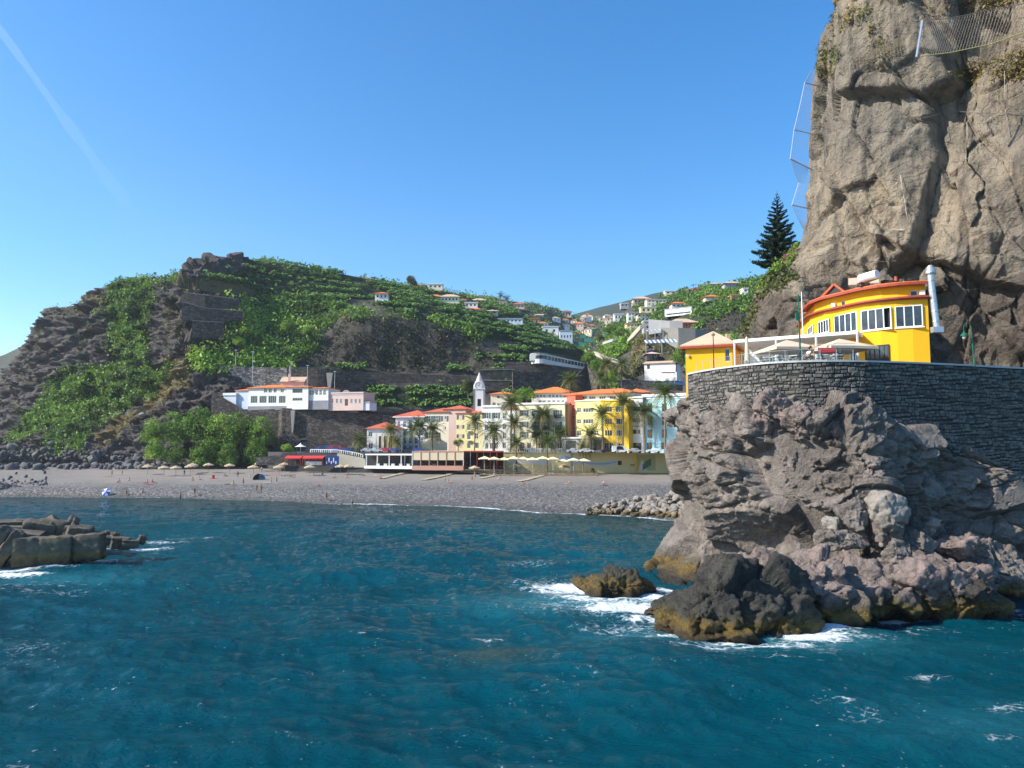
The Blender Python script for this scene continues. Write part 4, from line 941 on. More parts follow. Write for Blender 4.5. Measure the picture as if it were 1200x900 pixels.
def clear_glass():
    m, t, b, N, L = nodes('clear_glass'); tr = N('BsdfTransparent'); tr.inputs[0].default_value = (.9, .95, .95, 1); gl = N('BsdfGlossy'); gl.inputs['Roughness'].default_value = .05
    ms = N('MixShader'); fr = N('Fresnel'); L(fr.outputs[0], ms.inputs[0]); L(tr.outputs[0], ms.inputs[1]); L(gl.outputs[0], ms.inputs[2])
    L(ms.outputs[0], t.nodes['Material Output'].inputs['Surface']); return m
P_CLEAR = clear_glass()

class Front:
    """a facade over a plan polyline running left to right as the camera sees it"""
    def __init__(s, pts, z0, z1):
        s.p = [Vector((float(a[0]), float(a[1]))) for a in pts]; s.z0 = z0; s.z1 = z1; s.h = []
        s.c = [0.]
        for a, b in zip(s.p, s.p[1:]): s.c.append(s.c[-1]+(b-a).length)
    def pos(s, u):
        i = 0
        while i < len(s.p)-2 and u > s.c[i+1]: i += 1
        d = (s.p[i+1]-s.p[i]).normalized(); return s.p[i]+d*(u-s.c[i]), d
    def hit(s, px, py):
        xc = (px-600)/FPX; yc = (450-py)/FPX; k = xc/(ct-st*yc); best = None
        for i in range(len(s.p)-1):
            a, b = s.p[i], s.p[i+1]; fa = a.x-k*a.y; fb = b.x-k*b.y
            if fa == fb: continue
            t = fa/(fa-fb)
            if -1e-6 <= t <= 1+1e-6 or (best is None and ((i == 0 and t < 0) or (i == len(s.p)-2 and t > 1))):
                q = a+(b-a)*t; best = (s.c[i]+(b-a).length*t, q.y)
                if -1e-6 <= t <= 1+1e-6: break
        u, d = best; return u, float(at(px, py, d)[2])
    def mesh(s, mb, m=0, reveal=.18, holes=True):
        H = s.h if holes else []
        us = sorted(set([round(x, 3) for x in s.c]+[round(min(max(v, 0), s.c[-1]), 3) for h in H for v in h[:2]])); zs = sorted(set([round(s.z0, 3), round(s.z1, 3)]+[round(min(max(v, s.z0), s.z1), 3) for h in H for v in h[2:4]]))
        for u0, u1 in zip(us, us[1:]):
            if u1-u0 < 2e-3: continue
            a, _ = s.pos(u0); b, _ = s.pos(u1)
            for za, zb in zip(zs, zs[1:]):
                if zb-za < 2e-3: continue
                uc = (u0+u1)/2; zc = (za+zb)/2
                if any(h[0] < uc < h[1] and h[2] < zc < h[3] for h in H): continue
                mb.add([(a.x, a.y, za), (b.x, b.y, za), (b.x, b.y, zb), (a.x, a.y, zb)], [(0, 1, 2, 3)], m)
        for h in H:
            a, d = s.pos(h[0]); b, d2 = s.pos(h[1]); n = Vector((-d.y, d.x))*reveal; a2 = a+n; b2 = b+n
            V = [(q.x, q.y, z) for z in (h[2], h[3]) for q in (a, b, b2, a2)]
            mb.add(V, [(0, 3, 7, 4), (1, 5, 6, 2), (0, 1, 2, 3), (4, 7, 6, 5)], m)
WCACHE = {}
def window_meshes(w, h, style, fm, sm=None):
    key = (round(w, 1), round(h, 1), style, fm.name, sm.name if sm else '')
    if key in WCACHE: return WCACHE[key]
    w, h = key[0], key[1]; fr = MB(); pn = MB(); t = min(.09, w*.09); y0 = .05
    fr.box(-w/2, -w/2+t, y0, y0+.07, 0, h); fr.box(w/2-t, w/2, y0, y0+.07, 0, h); fr.box(-w/2+t, w/2-t, y0, y0+.07, 0, t); fr.box(-w/2+t, w/2-t, y0, y0+.07, h-t, h)
    n = {'sash': 2, 'tri': 3, 'quad': 4, 'door': 2, 'arch': 2, 'shut': 2, 'small': 1, 'plain': 1}.get(style, 2)
    for i in range(1, n):
        x = -w/2+w*i/n; fr.box(x-t*.45, x+t*.45, y0+.005, y0+.065, t, h-t)
    if style in ('sash', 'shut', 'arch'): fr.box(-w/2+t, w/2-t, y0+.008, y0+.06, h*.55-t*.3, h*.55+t*.3)
    if style == 'arch':      # plaster spandrels make the round head
        for sx in (-1, 1):
            R = w/2; P = [(sx*w/2, h)]+[(sx*R*math.cos(a), h-R+R*math.sin(a)) for a in [i*math.pi/12 for i in range(7)]]
            if sx < 0: P = [P[0]]+P[1:][::-1]
            V = [(x, -.002, z) for x, z in P]; fr.add(V, [(0, i, i+1) for i in range(1, len(P)-1)], 1)
    if style == 'shut':
        for sx in (-1, 1):
            x = sx*(w/2+w*.26); fr.box(x-w*.24, x+w*.24, -.06, -.012, .02, h-.02, 1)
            for k in range(4): fr.box(x-w*.19, x+w*.19, -.075, -.06, h*(.1+.22*k), h*(.25+.22*k), 1)
    if style in ('sash', 'shut'): fr.box(-w/2-.05, w/2+.05, -.08, y0, -.08, -.005, 0)
    pn.box(-w/2+t, w/2-t, y0+.03, y0+.045, t, h-t)
    WCACHE[key] = (fr.mesh('window', [fm, sm or P_SHUT]), pn.mesh('pane', P_GLASS)); return WCACHE[key]
class Bld:
    def __init__(s, label, pts, z0, z1, depth, wallm, cat='building', name='building', group=None, nvec=None):
        s.root = thing(name, label, cat, (float(pts[0][0]), float(pts[0][1]), z0), group=group)
        s.z0 = z0; s.z1 = z1; s.m = wallm
        a = Vector((float(pts[0][0]), float(pts[0][1]))); b = Vector((float(pts[-1][0]), float(pts[-1][1])))
        d = (b-a).normalized(); n = Vector((-d.y, d.x))*depth if nvec is None else Vector(nvec); s.n = n; s.d = d
        bl, br = a+n, b+n; s.cor = [a, b, br, bl]
        s.F = {'front': Front(pts, z0, z1), 'right': Front([b, br], z0, z1), 'left': Front([bl, a], z0, z1)}
    def win(s, px, py, w, h, style='sash', face='front', fm=None, sm=None, sub=False):
        """window by the photo pixels of its centre and its size"""
        F = s.F[face]; u0, zb = F.hit(px-w/2, py+h/2); u1, zt = F.hit(px+w/2, py-h/2); zt = max(zt, zb+.3)
        uc, _ = F.hit(px, py); ww = max(.35, u1-u0); hh = zt-zb
        return s.winu(uc, zb, ww, hh, style, face, fm, sm, sub)
    def winu(s, uc, zb, ww, hh, style='sash', face='front', fm=None, sm=None, sub=False):
        F = s.F[face]; ww = round(ww, 1); hh = round(hh, 1)
        if uc-ww/2 < .12 or uc+ww/2 > F.c[-1]-.12 or zb < F.z0+.01 or zb+hh > F.z1-.05: return None
        for h in F.h:
            if uc-ww/2 < h[1] and uc+ww/2 > h[0] and zb < h[3] and zb+hh > h[2]: return None
        F.h.append((uc-ww/2, uc+ww/2, zb, zb+hh))
        p, d = F.pos(uc); fr, pn = window_meshes(ww, hh, style, fm or P_WHITE, s.m if style == 'arch' else sm)
        loc = Vector((p.x, p.y, zb))-s.root.location; rz = math.atan2(d.y, d.x)
        o = obj('door' if style == 'door' else 'window', fr, s.root, loc, (0, 0, rz)); obj('pane', pn, o)
        return o
    def grid(s, pxs, pys, w, h, style='sash', **k):
        for y in pys:
            for x in pxs: s.win(x, y, w, h, style, **k)
    def done(s, roof='flat', rm=None, rise=1.6, over=.4, fascia=None, base=None, parapet=.5, cornice=None, ridge='x'):
        mb = MB()
        for k in ('front', 'right', 'left'): s.F[k].mesh(mb)
        a, b, br, bl = s.cor; mb.add([(br.x, br.y, s.z0), (bl.x, bl.y, s.z0), (bl.x, bl.y, s.z1), (br.x, br.y, s.z1)], [(0, 1, 2, 3)])
        fp = s.F['front'].p; top = [(p.x, p.y, s.z1) for p in fp]+[(br.x, br.y, s.z1), (bl.x, bl.y, s.z1)]
        mb.add(top, [tuple(range(len(top)))])
        mb.build('wall', s.m, s.root, world=True)
        d, n = s.d, s.n.normalized(); L = (b-a).length; D = s.n.length
        P = lambda u, v, z: (a.x+d.x*u+n.x*v, a.y+d.y*u+n.y*v, z)
        rm = rm or T_ORANGE; R = MB(); z = s.z1
        if roof in ('hip', 'gable'):
            e = over; c = [P(-e, -e, z), P(L+e, -e, z), P(L+e, D+e, z), P(-e, D+e, z)]; cu = [(x, y, zz+.14) for x, y, zz in c]
            if ridge == 'x':
                k = min(L/2, D/2)+e if roof == 'hip' else 0
                if roof == 'hip': k = min(k, L/2+e)
                r0, r1 = P(-e+k, D/2, z+rise), P(L+e-k, D/2, z+rise)
                R.add(c+cu+[r0, r1], [(0, 1, 5, 4), (1, 2, 6, 5), (2, 3, 7, 6), (3, 0, 4, 7), (0, 3, 2, 1), (4, 5, 9, 8), (6, 7, 8, 9), (5, 6, 9), (7, 4, 8)])
                R.tube([r0, r1], .12, 6)
            else:
                k = 0 if roof == 'gable' else min(D/2, L/2)+e
                r0, r1 = P(L/2, -e+k, z+rise), P(L/2, D+e-k, z+rise)
                R.add(c+cu+[r0, r1], [(0, 1, 5, 4), (1, 2, 6, 5), (2, 3, 7, 6), (3, 0, 4, 7), (0, 3, 2, 1), (4, 5, 8), (5, 6, 9, 8), (6, 7, 9), (7, 4, 8, 9)])
                R.tube([r0, r1], .12, 6)
            R.build('roof', rm, s.root, world=True)
            if fascia:
                Fm = MB()
                for q0, q1 in ((0, 1), (1, 2), (3, 0)): Fm.beam(Vector(c[q0])-Vector((0, 0, .12)), Vector(c[q1])-Vector((0, 0, .12)), .1, .25)
                Fm.build('fascia', fascia, s.root, world=True)
        else:
            e = .12
            for q0, q1 in ((P(-e, -e, 0), P(L+e, -e, 0)), (P(L+e, -e, 0), P(L+e, D+e, 0)), (P(-e, D+e, 0), P(-e, -e, 0))):
                R.beam((q0[0], q0[1], z+parapet/2), (q1[0], q1[1], z+parapet/2), .3, parapet)
            R.build('parapet', rm if rm is not T_ORANGE else s.m, s.root, world=True)
        if cornice:
            Cm = MB()
            for zc in cornice[1]: Cm.strip([(p[0], p[1]) for p in (P(-.05, -.12, 0), P(L+.05, -.12, 0))], zc-.12, zc+.12, .119)
            Cm.build('cornice', cornice[0], s.root, world=True)
        if base:
            Bm = MB(); Bm.strip([P(-.06, -.1, 0)[:2], P(L+.06, -.1, 0)[:2]], s.z0, s.z0+base[1], .098); Bm.build('plinth', base[0], s.root, world=True)
        return s
def xy(px, py, d): return at(px, py, d)[:2]
def zat(px, py, d): return float(at(px, py, d)[2])
_PR = {}
def ground_d(G, px, py):
    """distance of the terrain surface seen at a pixel"""
    k = id(G)
    if k not in _PR: _PR[k] = proj(G)
    u, v = _PR[k]; q = (u-px)**2+(v-py)**2; q = q+np.where(G[..., 1] < 0, 1e6, 0)
    i = np.argmin(q+G[..., 1]*.002); return float(G.reshape(-1, 3)[i, 1])

# ================================================================== ROUND STONE WALL
def bastion():
    pxs = np.concatenate([np.linspace(806, 1000, 30), np.linspace(1010, 1400, 34)]); P = [xy(p, 426, wall_d(p)) for p in pxs]
    root = thing('stone_wall', 'high curved wall of dark basalt blocks carrying the restaurant terrace and road', 'wall', (float(P[0][0]), float(P[0][1]), 8))
    ZT = 18.78
    mb = MB(); mb.strip(P, 8, ZT, .8); mb.build('core', M('wall_mortar', (.035, .033, .03), .95, .3, 2, .02), root, world=True)
    cp = MB(); cp.strip([(p[0], p[1]) for p in P], ZT+.002, ZT+.16, .95)
    F = Front(P, 8, ZT)
    off = [F.pos(u)[0]+Vector((F.pos(u)[1].y, -F.pos(u)[1].x))*.12 for u in np.linspace(0, F.c[-1], 60)]
    cp = MB(); cp.strip([(q.x, q.y) for q in off], ZT+.002, ZT+.15, 1.0); cp.build('coping', M('pale_coping', (.50, .50, .48), .7, .1, 2, .004), root, world=True)
    ms = [M('basalt_block', (.145, .136, .118), .85, .4, 2.5, .05), M('basalt_block_pale', (.19, .178, .155), .85, .3, 2.5, .05), M('basalt_block_dark', (.095, .09, .08), .85, .4, 2.5, .05)]
    r = random.Random(4); var = []
    for i in range(18):
        def j(a): return a+r.uniform(-.07, .07)
        f = [(-.5+.09, -.5+.1), (.5-.09, -.5+.1), (.5-.09, .5-.1), (-.5+.09, .5-.1)]; B = [(-.5, -.5), (.5, -.5), (.5, .5), (-.5, .5)]
        V = [(x, .3, z) for x, z in B]+[(j(x)*.98, 0.02, j(z)*.98) for x, z in B]+[(j(x), -1+r.uniform(-.25, .25), j(z)) for x, z in f]
        mb = MB().add(V, [(0, 1, 5, 4), (1, 2, 6, 5), (2, 3, 7, 6), (3, 0, 4, 7), (4, 5, 9, 8), (5, 6, 10, 9), (6, 7, 11, 10), (7, 4, 8, 11), (8, 9, 10, 11)])
        var.append((mb, mb.mesh('stone', ms[i % 3])))
    S = []; z = 8.1
    while z < ZT-.1:
        h = r.uniform(.19, .32); h = min(h, ZT-z); u = r.uniform(0, .4)
        while u < F.c[-1]-.1:
            w = r.choice((.22, .3, .38, .48, .6, .75))*r.uniform(.8, 1.2); a_ = .06*math.sin(u*1.7+z*3)+.05*math.sin(u*.6+z*7); S.append((u+w/2, z+h/2+a_+r.uniform(-.03, .03), w-r.uniform(.03, .09), (h-.03)*r.uniform(.75, 1.02))); u += w
        z += h
    vis = []
    HP, HQ = proj(HEADL)
    for q in S:
        p, d = F.pos(q[0]); u, v = proj(np.array((p.x, p.y, q[1]))); u = float(u); v = float(v)
        if u > 1230: continue
        foot = np.interp(u, [800, 820, 848, 902, 950, 995, 1027, 1045, 1087, 1143, 1200, 1260], [520, 510, 500, 460, 480, 488, 500, 520, 500, 528, 565, 575])
        if v > foot+14: continue
        vis.append((q, p, d, u, v))
    vis.sort(key=lambda t: -(t[0][2]*t[0][3]/t[1].y**2)*(1 if 812 < t[3] < 1195 else .3))
    rest = {0: MB(), 1: MB(), 2: MB()}
    for i, (q, p, d, u, v) in enumerate(vis):
        k = r.randrange(18); dep = r.uniform(.03, .10)
        if i < 300:
            obj('stone', var[k][1], root, Vector((p.x, p.y, q[1]))-root.location, (0, r.uniform(-.03, .03), math.atan2(d.y, d.x)), (q[2], dep, q[3]))
        else:
            n = Vector((-d.y, d.x)); mb = var[k][0]
            V = [(p.x+d.x*x*q[2]+n.x*y*dep, p.y+d.y*x*q[2]+n.y*y*dep, q[1]+zz*q[3]) for x, y, zz in mb.v]; rest[k % 3].add(V, mb.f)
    J = MB()
    for k in (0, 1, 2): J.add(rest[k].v, rest[k].f, k)
    o = J.build('stone', ms, root, world=True); tag(o, kind='stuff')
    # terrace and road behind it
    mb = MB(); pts = [(float(p[0]), float(p[1])+.5) for p in P]; poly = pts+[(70, 95), (48, 100), (27, 96)]
    mb.prism(poly, 17, ZT-.02); tag(mb.build('terrace_floor', M('terrace_paving', (.30, .28, .26), .9, .15, 1, .01)), 'paved terrace and road behind the stone wall', kind='structure')
    return F, ZT
WALLF, ZT = bastion()

# ================================================================== YELLOW RESTAURANT
def restaurant():
    d_ = [(937, 382.5, 84.0), (950, 375, 77.0), (966, 366, 74.2), (982, 361, 72.7), (998, 357, 71.0), (1012, 354, 69.8), (1031, 351.5, 68.6), (1050, 349.5, 67.8), (1068, 348.4, 67.3), (1087, 347.5, 67.0)]
    pts = [xy(a, b, c) for a, b, c in d_]; z0 = ZT; zc = 25.15; zt = 26.35
    B = Bld('bright yellow two-storey restaurant with curved front under the cliff', pts, z0, zc, 9, W_YEL, cat='restaurant', name='restaurant', nvec=(3.2, 9))
    s = B.root
    for px, py, w, h, n in ((949.8, 386.5, 8, 9.5, 3), (965.5, 382.5, 14.5, 15.5, 4), (990.2, 378.7, 27.5, 23, 4), (1027.2, 373.8, 35.5, 25, 4), (1065, 370.5, 31, 25.5, 3), (1028, 414.5, 28, 20, 5), (1001, 415.5, 9.5, 15, 3)):
        F = B.F['front']; u0, zb = F.hit(px-w/2, py+h/2); u1, ztp = F.hit(px+w/2, py-h/2); uc = (u0+u1)/2; ww = u1-u0; hh = (F.hit(px, py-h/2)[1]-F.hit(px, py+h/2)[1])
        zb = F.hit(px, py+h/2)[1]
        F.h.append((u0, u1, zb, zb+hh)); p, d = F.pos(uc); rz = math.atan2(d.y, d.x)
        fr = MB(); t = .09; fm = P_WHITE if n != 5 else P_DARK
        # frame in two stepped leaves, proud of the panes
        fr.box(-ww/2, -ww/2+t, .02, .12, 0, hh); fr.box(ww/2-t, ww/2, .02, .12, 0, hh); fr.box(-ww/2+t, ww/2-t, .02, .12, 0, t); fr.box(-ww/2+t, ww/2-t, .02, .12, hh-t, hh)
        for i in range(1, n): x = -ww/2+ww*i/n; fr.box(x-.045, x+.045, .03, .11, t, hh-t)
        fr.box(-ww/2-.1, ww/2+.1, -.1, .02, -.1, -.005)
        wn = fr.build('window', fm, s, loc=Vector((p.x, p.y, zb))-s.location, rot=(0, 0, rz))
        for i in range(n):
            x0 = -ww/2+ww*i/n+.04; x1 = -ww/2+ww*(i+1)/n-.04
            if i == 3 and n == 4 and px > 1000: continue          # the last leaf stands open
            MB().box(x0, x1, .06, .075, t, hh-t).build('pane', P_GLASS, wn)
        if n < 5: MB().box(-ww/2+.1, -ww/2+ww*.42, .2, .24, .1, hh-.1).build('curtain', M('pale_curtain', (.55, .55, .52), .9, .2, 3), wn)
        MB().box(-ww/2, ww/2, .5, .55, 0, hh).build('dark_room', P_DARK, wn)
    B.F['front'].mesh  # holes are cut in done()
    # body
    mb = MB()
    for k in ('front', 'right', 'left'): B.F[k].mesh(mb, reveal=.3)
    mb.build('wall', W_YEL, s, world=True)
    F = B.F['front']
    def off(F, e): return [(lambda q, d: (q.x+d.y*e, q.y-d.x*e))(*F.pos(u)) for u in np.linspace(0, F.c[-1], 26)]
    # lower cornice
    c = MB(); o_ = off(F, .45); c.strip(o_, zc, zc+.16, 1.0); c.build('tiled_ledge', P_REDB, s, world=True)
    c = MB(); c.strip(off(F, .30), zc-.10, zc-.005, .3); c.build('gutter', P_REDB, s, world=True)
    # upper band, set back
    U = Front(off(F, -.5), zc+.05, zt+.15); 
    for px, py, w, h in ((1071, 343.5, 8, 7), (987.8, 355.3, 4.5, 6)):
        u0, za = U.hit(px-w/2, py+h/2); u1, zb = U.hit(px+w/2, py-h/2); U.h.append((u0, u1, za, max(zb, za+.4))); p, d = U.pos((u0+u1)/2)
        fr, pn = window_meshes(u1-u0, max(zb, za+.4)-za, 'small', P_WHITE); wo = obj('window', fr, s, Vector((p.x, p.y, za))-s.location, (0, 0, math.atan2(d.y, d.x))); obj('pane', pn, wo)
    mb = MB(); U.mesh(mb); mb.build('parapet', W_YEL, s, world=True)
    # roof: red eave and shallow tiled slope rising towards the cliff
    o1 = off(F, .15); o2 = off(F, -3.2); o3 = off(F, -9); z1 = zt+.15
    V = [(x, y, z1) for x, y in o1]+[(x, y, z1+.22) for x, y in o1]+[(x, y, z1+.6) for x, y in o2]+[(x, y, z1+.95) for x, y in o3]; n = len(o1)
    R = MB().add(V, [f for i in range(n-1) for f in ((i, i+1, n+i+1, n+i), (n+i, n+i+1, 2*n+i+1, 2*n+i), (2*n+i, 2*n+i+1, 3*n+i+1, 3*n+i))]+[(n-1, 2*n-1, 3*n-1, 4*n-1)])
    R.build('roof', T_ORANGE, s, world=True)
    E = MB(); E.strip(off(F, .22), z1-.10, z1+.14, .12); E.build('eave_board', P_REDB, s, world=True)
    for k in range(9):
        u = F.c[-1]*(.06+.1*k); q, d = F.pos(u); e = -1.5-.8*(k % 2); x, y = q.x+d.y*e, q.y-d.x*e
    # dormer gable
    q = at(978, 343, 74.5); g = MB(); w_ = 1.25
    g.add([(-w_, 0, 0), (w_, 0, 0), (0, 0, 1.15), (-w_, 3, 0), (w_, 3, 0), (0, 3, 1.15)], [(0, 1, 2), (1, 4, 5, 2), (0, 2, 5, 3)], 0)
    g.beam((-w_-.1, -.06, -.05), (0, -.06, 1.2), .25, .2, 1); g.beam((w_+.1, -.06, -.05), (0, -.06, 1.2), .25, .2, 1)
    g.build('dormer', [P_DARK, T_RED], s, loc=Vector(q)+Vector((0, 0, -.35))-s.location, rot=(0, 0, -.75))
    MB().tube([at(1008, 327, 71), at(1028, 321, 69.5)], .42, 14).build('water_tank', P_WHITE, s, world=True)
    pa = Vector(at(994, 333, 73)); pb = Vector(at(1030, 330, 69)); sl = MB(); up = Vector((.5, 1.0, .95))
    sl.add([pa, pb, pb+up*.8, pa+up*.8], [(0, 1, 2, 3)]); sl.add([pa-Vector((0, 0, .1)), pb-Vector((0, 0, .1)), pb, pa], [(0, 1, 2, 3)]); sl.build('solar_panel', M('tan_panel', (.38, .30, .22), .6, .1, 2), s, world=True)
    for px, py in ((1012, 336), (1040, 333), (1062, 331)): MB().box(-.5, .5, -.3, .3, 0, .35).build('roof_box', P_BWALL, s, loc=Vector(at(px, py, 70))-s.location, rot=(0, 0, .2))
    MB().tube([at(1050, 329, 69), at(1050, 329, 69)+[0, 0, .4]], .14, 8).build('vent', T_RED, s, world=True)
    MB().box(-.22, .22, -.3, .02, 0, .4).build('wall_unit', P_WHITE, s, loc=Vector((*U.pos(U.hit(1080, 344)[0])[0], U.hit(1080, 346)[1]))-s.location, rot=(0, 0, -.3))
    MB().box(-.2, .2, -.35, .02, 0, .35).build('wall_lamp', P_WHITE, s, loc=Vector((*U.pos(U.hit(978.5, 358)[0])[0], U.hit(978.5, 360)[1]))-s.location, rot=(0, 0, -1))
    # flue
    a = at(1091.5, 385, 66.8); x, y = a[0]+.15, a[1]; f = MB()
    zz = [zat(1091, 385, 67), zat(1091, 378, 67), zat(1091, 330, 67), zat(1091, 322, 67), zat(1091, 312, 67)]
    f.tube([(x+.35, y, zz[0]), (x+.3, y, zz[1]), (x, y, zz[2]), (x, y, zz[3])], [.28, .28, .28, .30], 14)
    f.lathe((x, y, zz[3]), [(.42, 0), (.46, .12), (.42, .3), (.36, .34), (.36, .5), (.25, .75), (.05, .85)], 14)
    for k in range(5): z = zz[1]+(zz[2]-zz[1])*k/4; xx = x+.3*(1-k/4); f.lathe((xx, y, z), [(.31, 0), (.32, .03), (.31, .08)], 14)
    f.box(x-.15, x+.75, y-.35, y+.35, zz[0]-.4, zz[0]+.1); f.build('flue', P_METAL, s, world=True)
restaurant()

# small yellow house with a hipped roof left of the terrace
def small_house():
    L = xy(803, 400, 79.0); R = xy(858, 400, 77.0)
    z0 = zat(803, 478, 79); z1 = zat(806, 406.5, 79)
    B = Bld('small yellow house with faded hipped tile roof at the left end of the stone wall', [L, R], z0, z1, 6.0, W_YEL, cat='house', name='house')
    B.win(852.5, 416, 6, 15, 'plain', fm=P_WHITE)
    B.done('hip', T_TAN, rise=1.95, over=.45, fascia=P_REDB)
    s = B.root; MB().box(-.2, .2, -.2, .2, -.2, .5).build('chimney', T_TAN, s, loc=Vector(at(853, 397, 79))-s.location)
    MB().box(-.12, .12, -.16, .0, 0, .22).build('wall_lamp', P_WHITE, s, loc=Vector(at(806, 418, 78.8))-s.location)
small_house()

# ---- things on the terrace
def pergola():
    a = xy(859, 400, 73.5); b = xy(1006, 400, 67.3); r = thing('pergola', 'white steel pergola with a slatted louvre roof along the terrace', 'pergola', (float(a[0]), float(a[1]), ZT))
    F = Front([a, b], ZT, ZT+2.9); n = Vector((-F.pos(0)[1].y, F.pos(0)[1].x)); L = F.c[-1]; D = 5.2; H = 3.15
    def P(u, v, z): q, d = F.pos(u); return (q.x+n.x*v, q.y+n.y*v, ZT+z)
    for u, v in ((.1, .1), (L*.36, .1), (L*.68, .1), (L-.1, .1), (.1, D), (L*.5, D), (L-.1, D)):
        MB().beam(P(u, v, 0), P(u, v, H), .14, .14).build('post', P_WHITE, r, world=True)
    for p, q in ((P(0, .1, H+.14), P(L, .1, H+.14)), (P(0, D, H+.14), P(L, D, H+.14)), (P(.1, 0, H+.14), P(.1, D, H+.14)), (P(L-.1, 0, H+.14), P(L-.1, D, H+.14))):
        MB().beam(p, q, .12, .30).build('beam', P_WHITE, r, world=True)
    sl = MB().beam(P(0, .3, .0), P(L, .3, 0), .28, .04).mesh('slat', P_WHITE, off=P(0, .3, 0))
    for k in range(17): obj('slat', sl, r, Vector(P(0, .3+.29*k, H+.10+.01*(k % 2)))-r.location)
    bk = MB()
    for k in range(11): bk.add([P(.2, D-.04, .35+.27*k), P(L-.2, D-.04, .35+.27*k), P(L-.2, D-.10, .58+.27*k), P(.2, D-.10, .58+.27*k)], [(0, 1, 2, 3)])
    bk.build('back_blind', P_WHITE, r, world=True)
    MB().add([P(L*.30, D-.2, 0), P(L*.55, D-.2, 0), P(L*.55, D-.2, 1.6), P(L*.30, D-.2, 1.6)], [(0, 1, 2, 3)]).build('back_wall', W_YEL, r, world=True)
pergola()
def rail():
    r = thing('glass_railing', 'glass and steel railing along the top of the round wall', 'railing', (18, 71, ZT)); us = np.arange(1.2, WALLF.hit(1012, 424)[0], 1.45)
    q = lambda u, z: (lambda p, d: (p.x-d.y*.35, p.y+d.x*.35, ZT+z))(*WALLF.pos(u))
    pst = MB().tube([(0, 0, .12), (0, 0, 1.1)], .022, 6).mesh('post', P_METAL)
    for u in us: obj('post', pst, r, Vector(q(u, 0))-r.location)
    MB().tube([q(u, 1.1) for u in us], .022, 6).build('handrail', P_METAL, r, world=True)
    for u, v in zip(us, us[1:]):
        if u > 4: MB().add([q(u+.05, .2), q(v-.05, .2), q(v-.05, 1.0), q(u+.05, 1.0)], [(0, 1, 2, 3)]).build('glass_panel', P_CLEAR, r, world=True)
rail()
def market_parasol(label, px, py_top, d, w, z0, canvas=None, group=None, open_=True, pole=None):
    top = at(px, py_top, d); r = thing('parasol', label, 'parasol', (float(top[0]), float(top[1]), z0), group=group); h = float(top[2])-z0
    MB().tube([(0, 0, 0), (0, 0, h)], .04, 8).build('pole', pole or P_WHITE, r)
    MB().lathe((0, 0, 0), [(.3, 0), (.3, .08), (.06, .1)], 12).build('base', P_WHITE, r)
    if open_:
        c = MB(); n = 4; R = w/2*1.41; rd = h-.55*w/3-.1; V = [(0, 0, h)]
        ring = []
        for i in range(8):
            a = i*math.pi/4+math.pi/4; rr = R if i % 2 == 0 else R*.70; ring.append((rr*math.cos(a), rr*math.sin(a), rd-(0 if i % 2 == 0 else -.03)))
        V += ring+[(x, y, z-.22) for x, y, z in ring]
        c.add(V, [(0, 1+i, 1+(i+1) % 8) for i in range(8)]+[(1+i, 9+i, 9+(i+1) % 8, 1+(i+1) % 8) for i in range(8)]); c.build('canopy', canvas or P_CANVAS, r, rot=(0, 0, .15))
        rb = MB()
        for x, y, z in ring[::2]: rb.tube([(0, 0, h-.1), (x*.97, y*.97, z-.04)], .015, 4)
        rb.build('rib', P_WOOD, r)
    else:
        c = MB(); c.lathe((0, 0, 0), [(.10, .75), (.26, .8), (.24, 1.4), (.20, 2.0), (.13, h-.1), (.03, h+.05)], 9); c.build('canopy', canvas or P_CANVAS, r)
    return r
P_SAND = M('sand_canvas', (.62, .50, .36), .8, .06, 2, .004)
market_parasol('closed sand parasol standing beside the small yellow house', 875, 395, 71, 1, ZT, P_SAND, open_=False)
market_parasol('wide open sand parasol left of the green flag pole', 922, 398.5, 68, 4.4, ZT, P_SAND)
market_parasol('wide open sand parasol right of the green flag pole', 984, 397, 65.5, 4.4, ZT, P_SAND)
def table_mesh():
    m = MB(); m.box(-.4, .4, -.4, .4, .70, .74); m.tube([(0, 0, 0), (0, 0, .7)], .035, 8); m.box(-.28, .28, -.04, .04, 0, .03); m.box(-.04, .04, -.28, .28, .0, .028); return m
def make_chair(label, mat_, group='terrace chairs'):
    r = thing('chair', label, 'chair', group=group)
    MB().box(-.22, .22, -.22, .22, .43, .47).build('seat', mat_, r); MB().box(-.22, .22, .19, .23, .55, .9).build('backrest', mat_, r)
    l = MB().box(-.02, .02, -.02, .02, 0, .43).mesh('leg', P_METAL); l2 = MB().box(-.02, .02, -.02, .02, 0, .62).mesh('leg', P_METAL)
    for x in (-.2, .2): obj('leg', l, r, (x, -.2, 0)); obj('leg', l2, r, (x, .2, 0))
    return r
DARKW = M('dark_wicker', (.05, .045, .04), .7, .2, 5, .02); LIGHTW = M('pale_wicker', (.55, .54, .5), .7, .1, 5, .02); TANW = M('tan_wicker', (.5, .36, .18), .7, .1, 5, .02)
ch = [make_chair('dark wicker terrace chair nearest the closed parasol', DARKW), make_chair('pale terrace chair beside the pergola post', LIGHTW), make_chair('tan terrace chair next to the seated guest', TANW)]
seats = [(884, 0), (892, 0), (898, 1), (906, 0), (913, 1), (925, 0), (934, 0), (944, 2), (957, 2), (968, 0), (976, 0), (987, 1), (996, 0)]
near_ = ['left of the first table', 'right of the first table', 'just behind the railing below the left parasol', 'in the shade of the left parasol', 'under the middle of the left parasol', 'at the right edge of the left parasol', 'left of the green flag pole', 'left of the seated guest', 'right of the seated guest', 'behind the red banner', 'between the pole of the right parasol and the banner', 'under the right parasol', 'at the right end of the terrace by the yellow wall']
used = set()
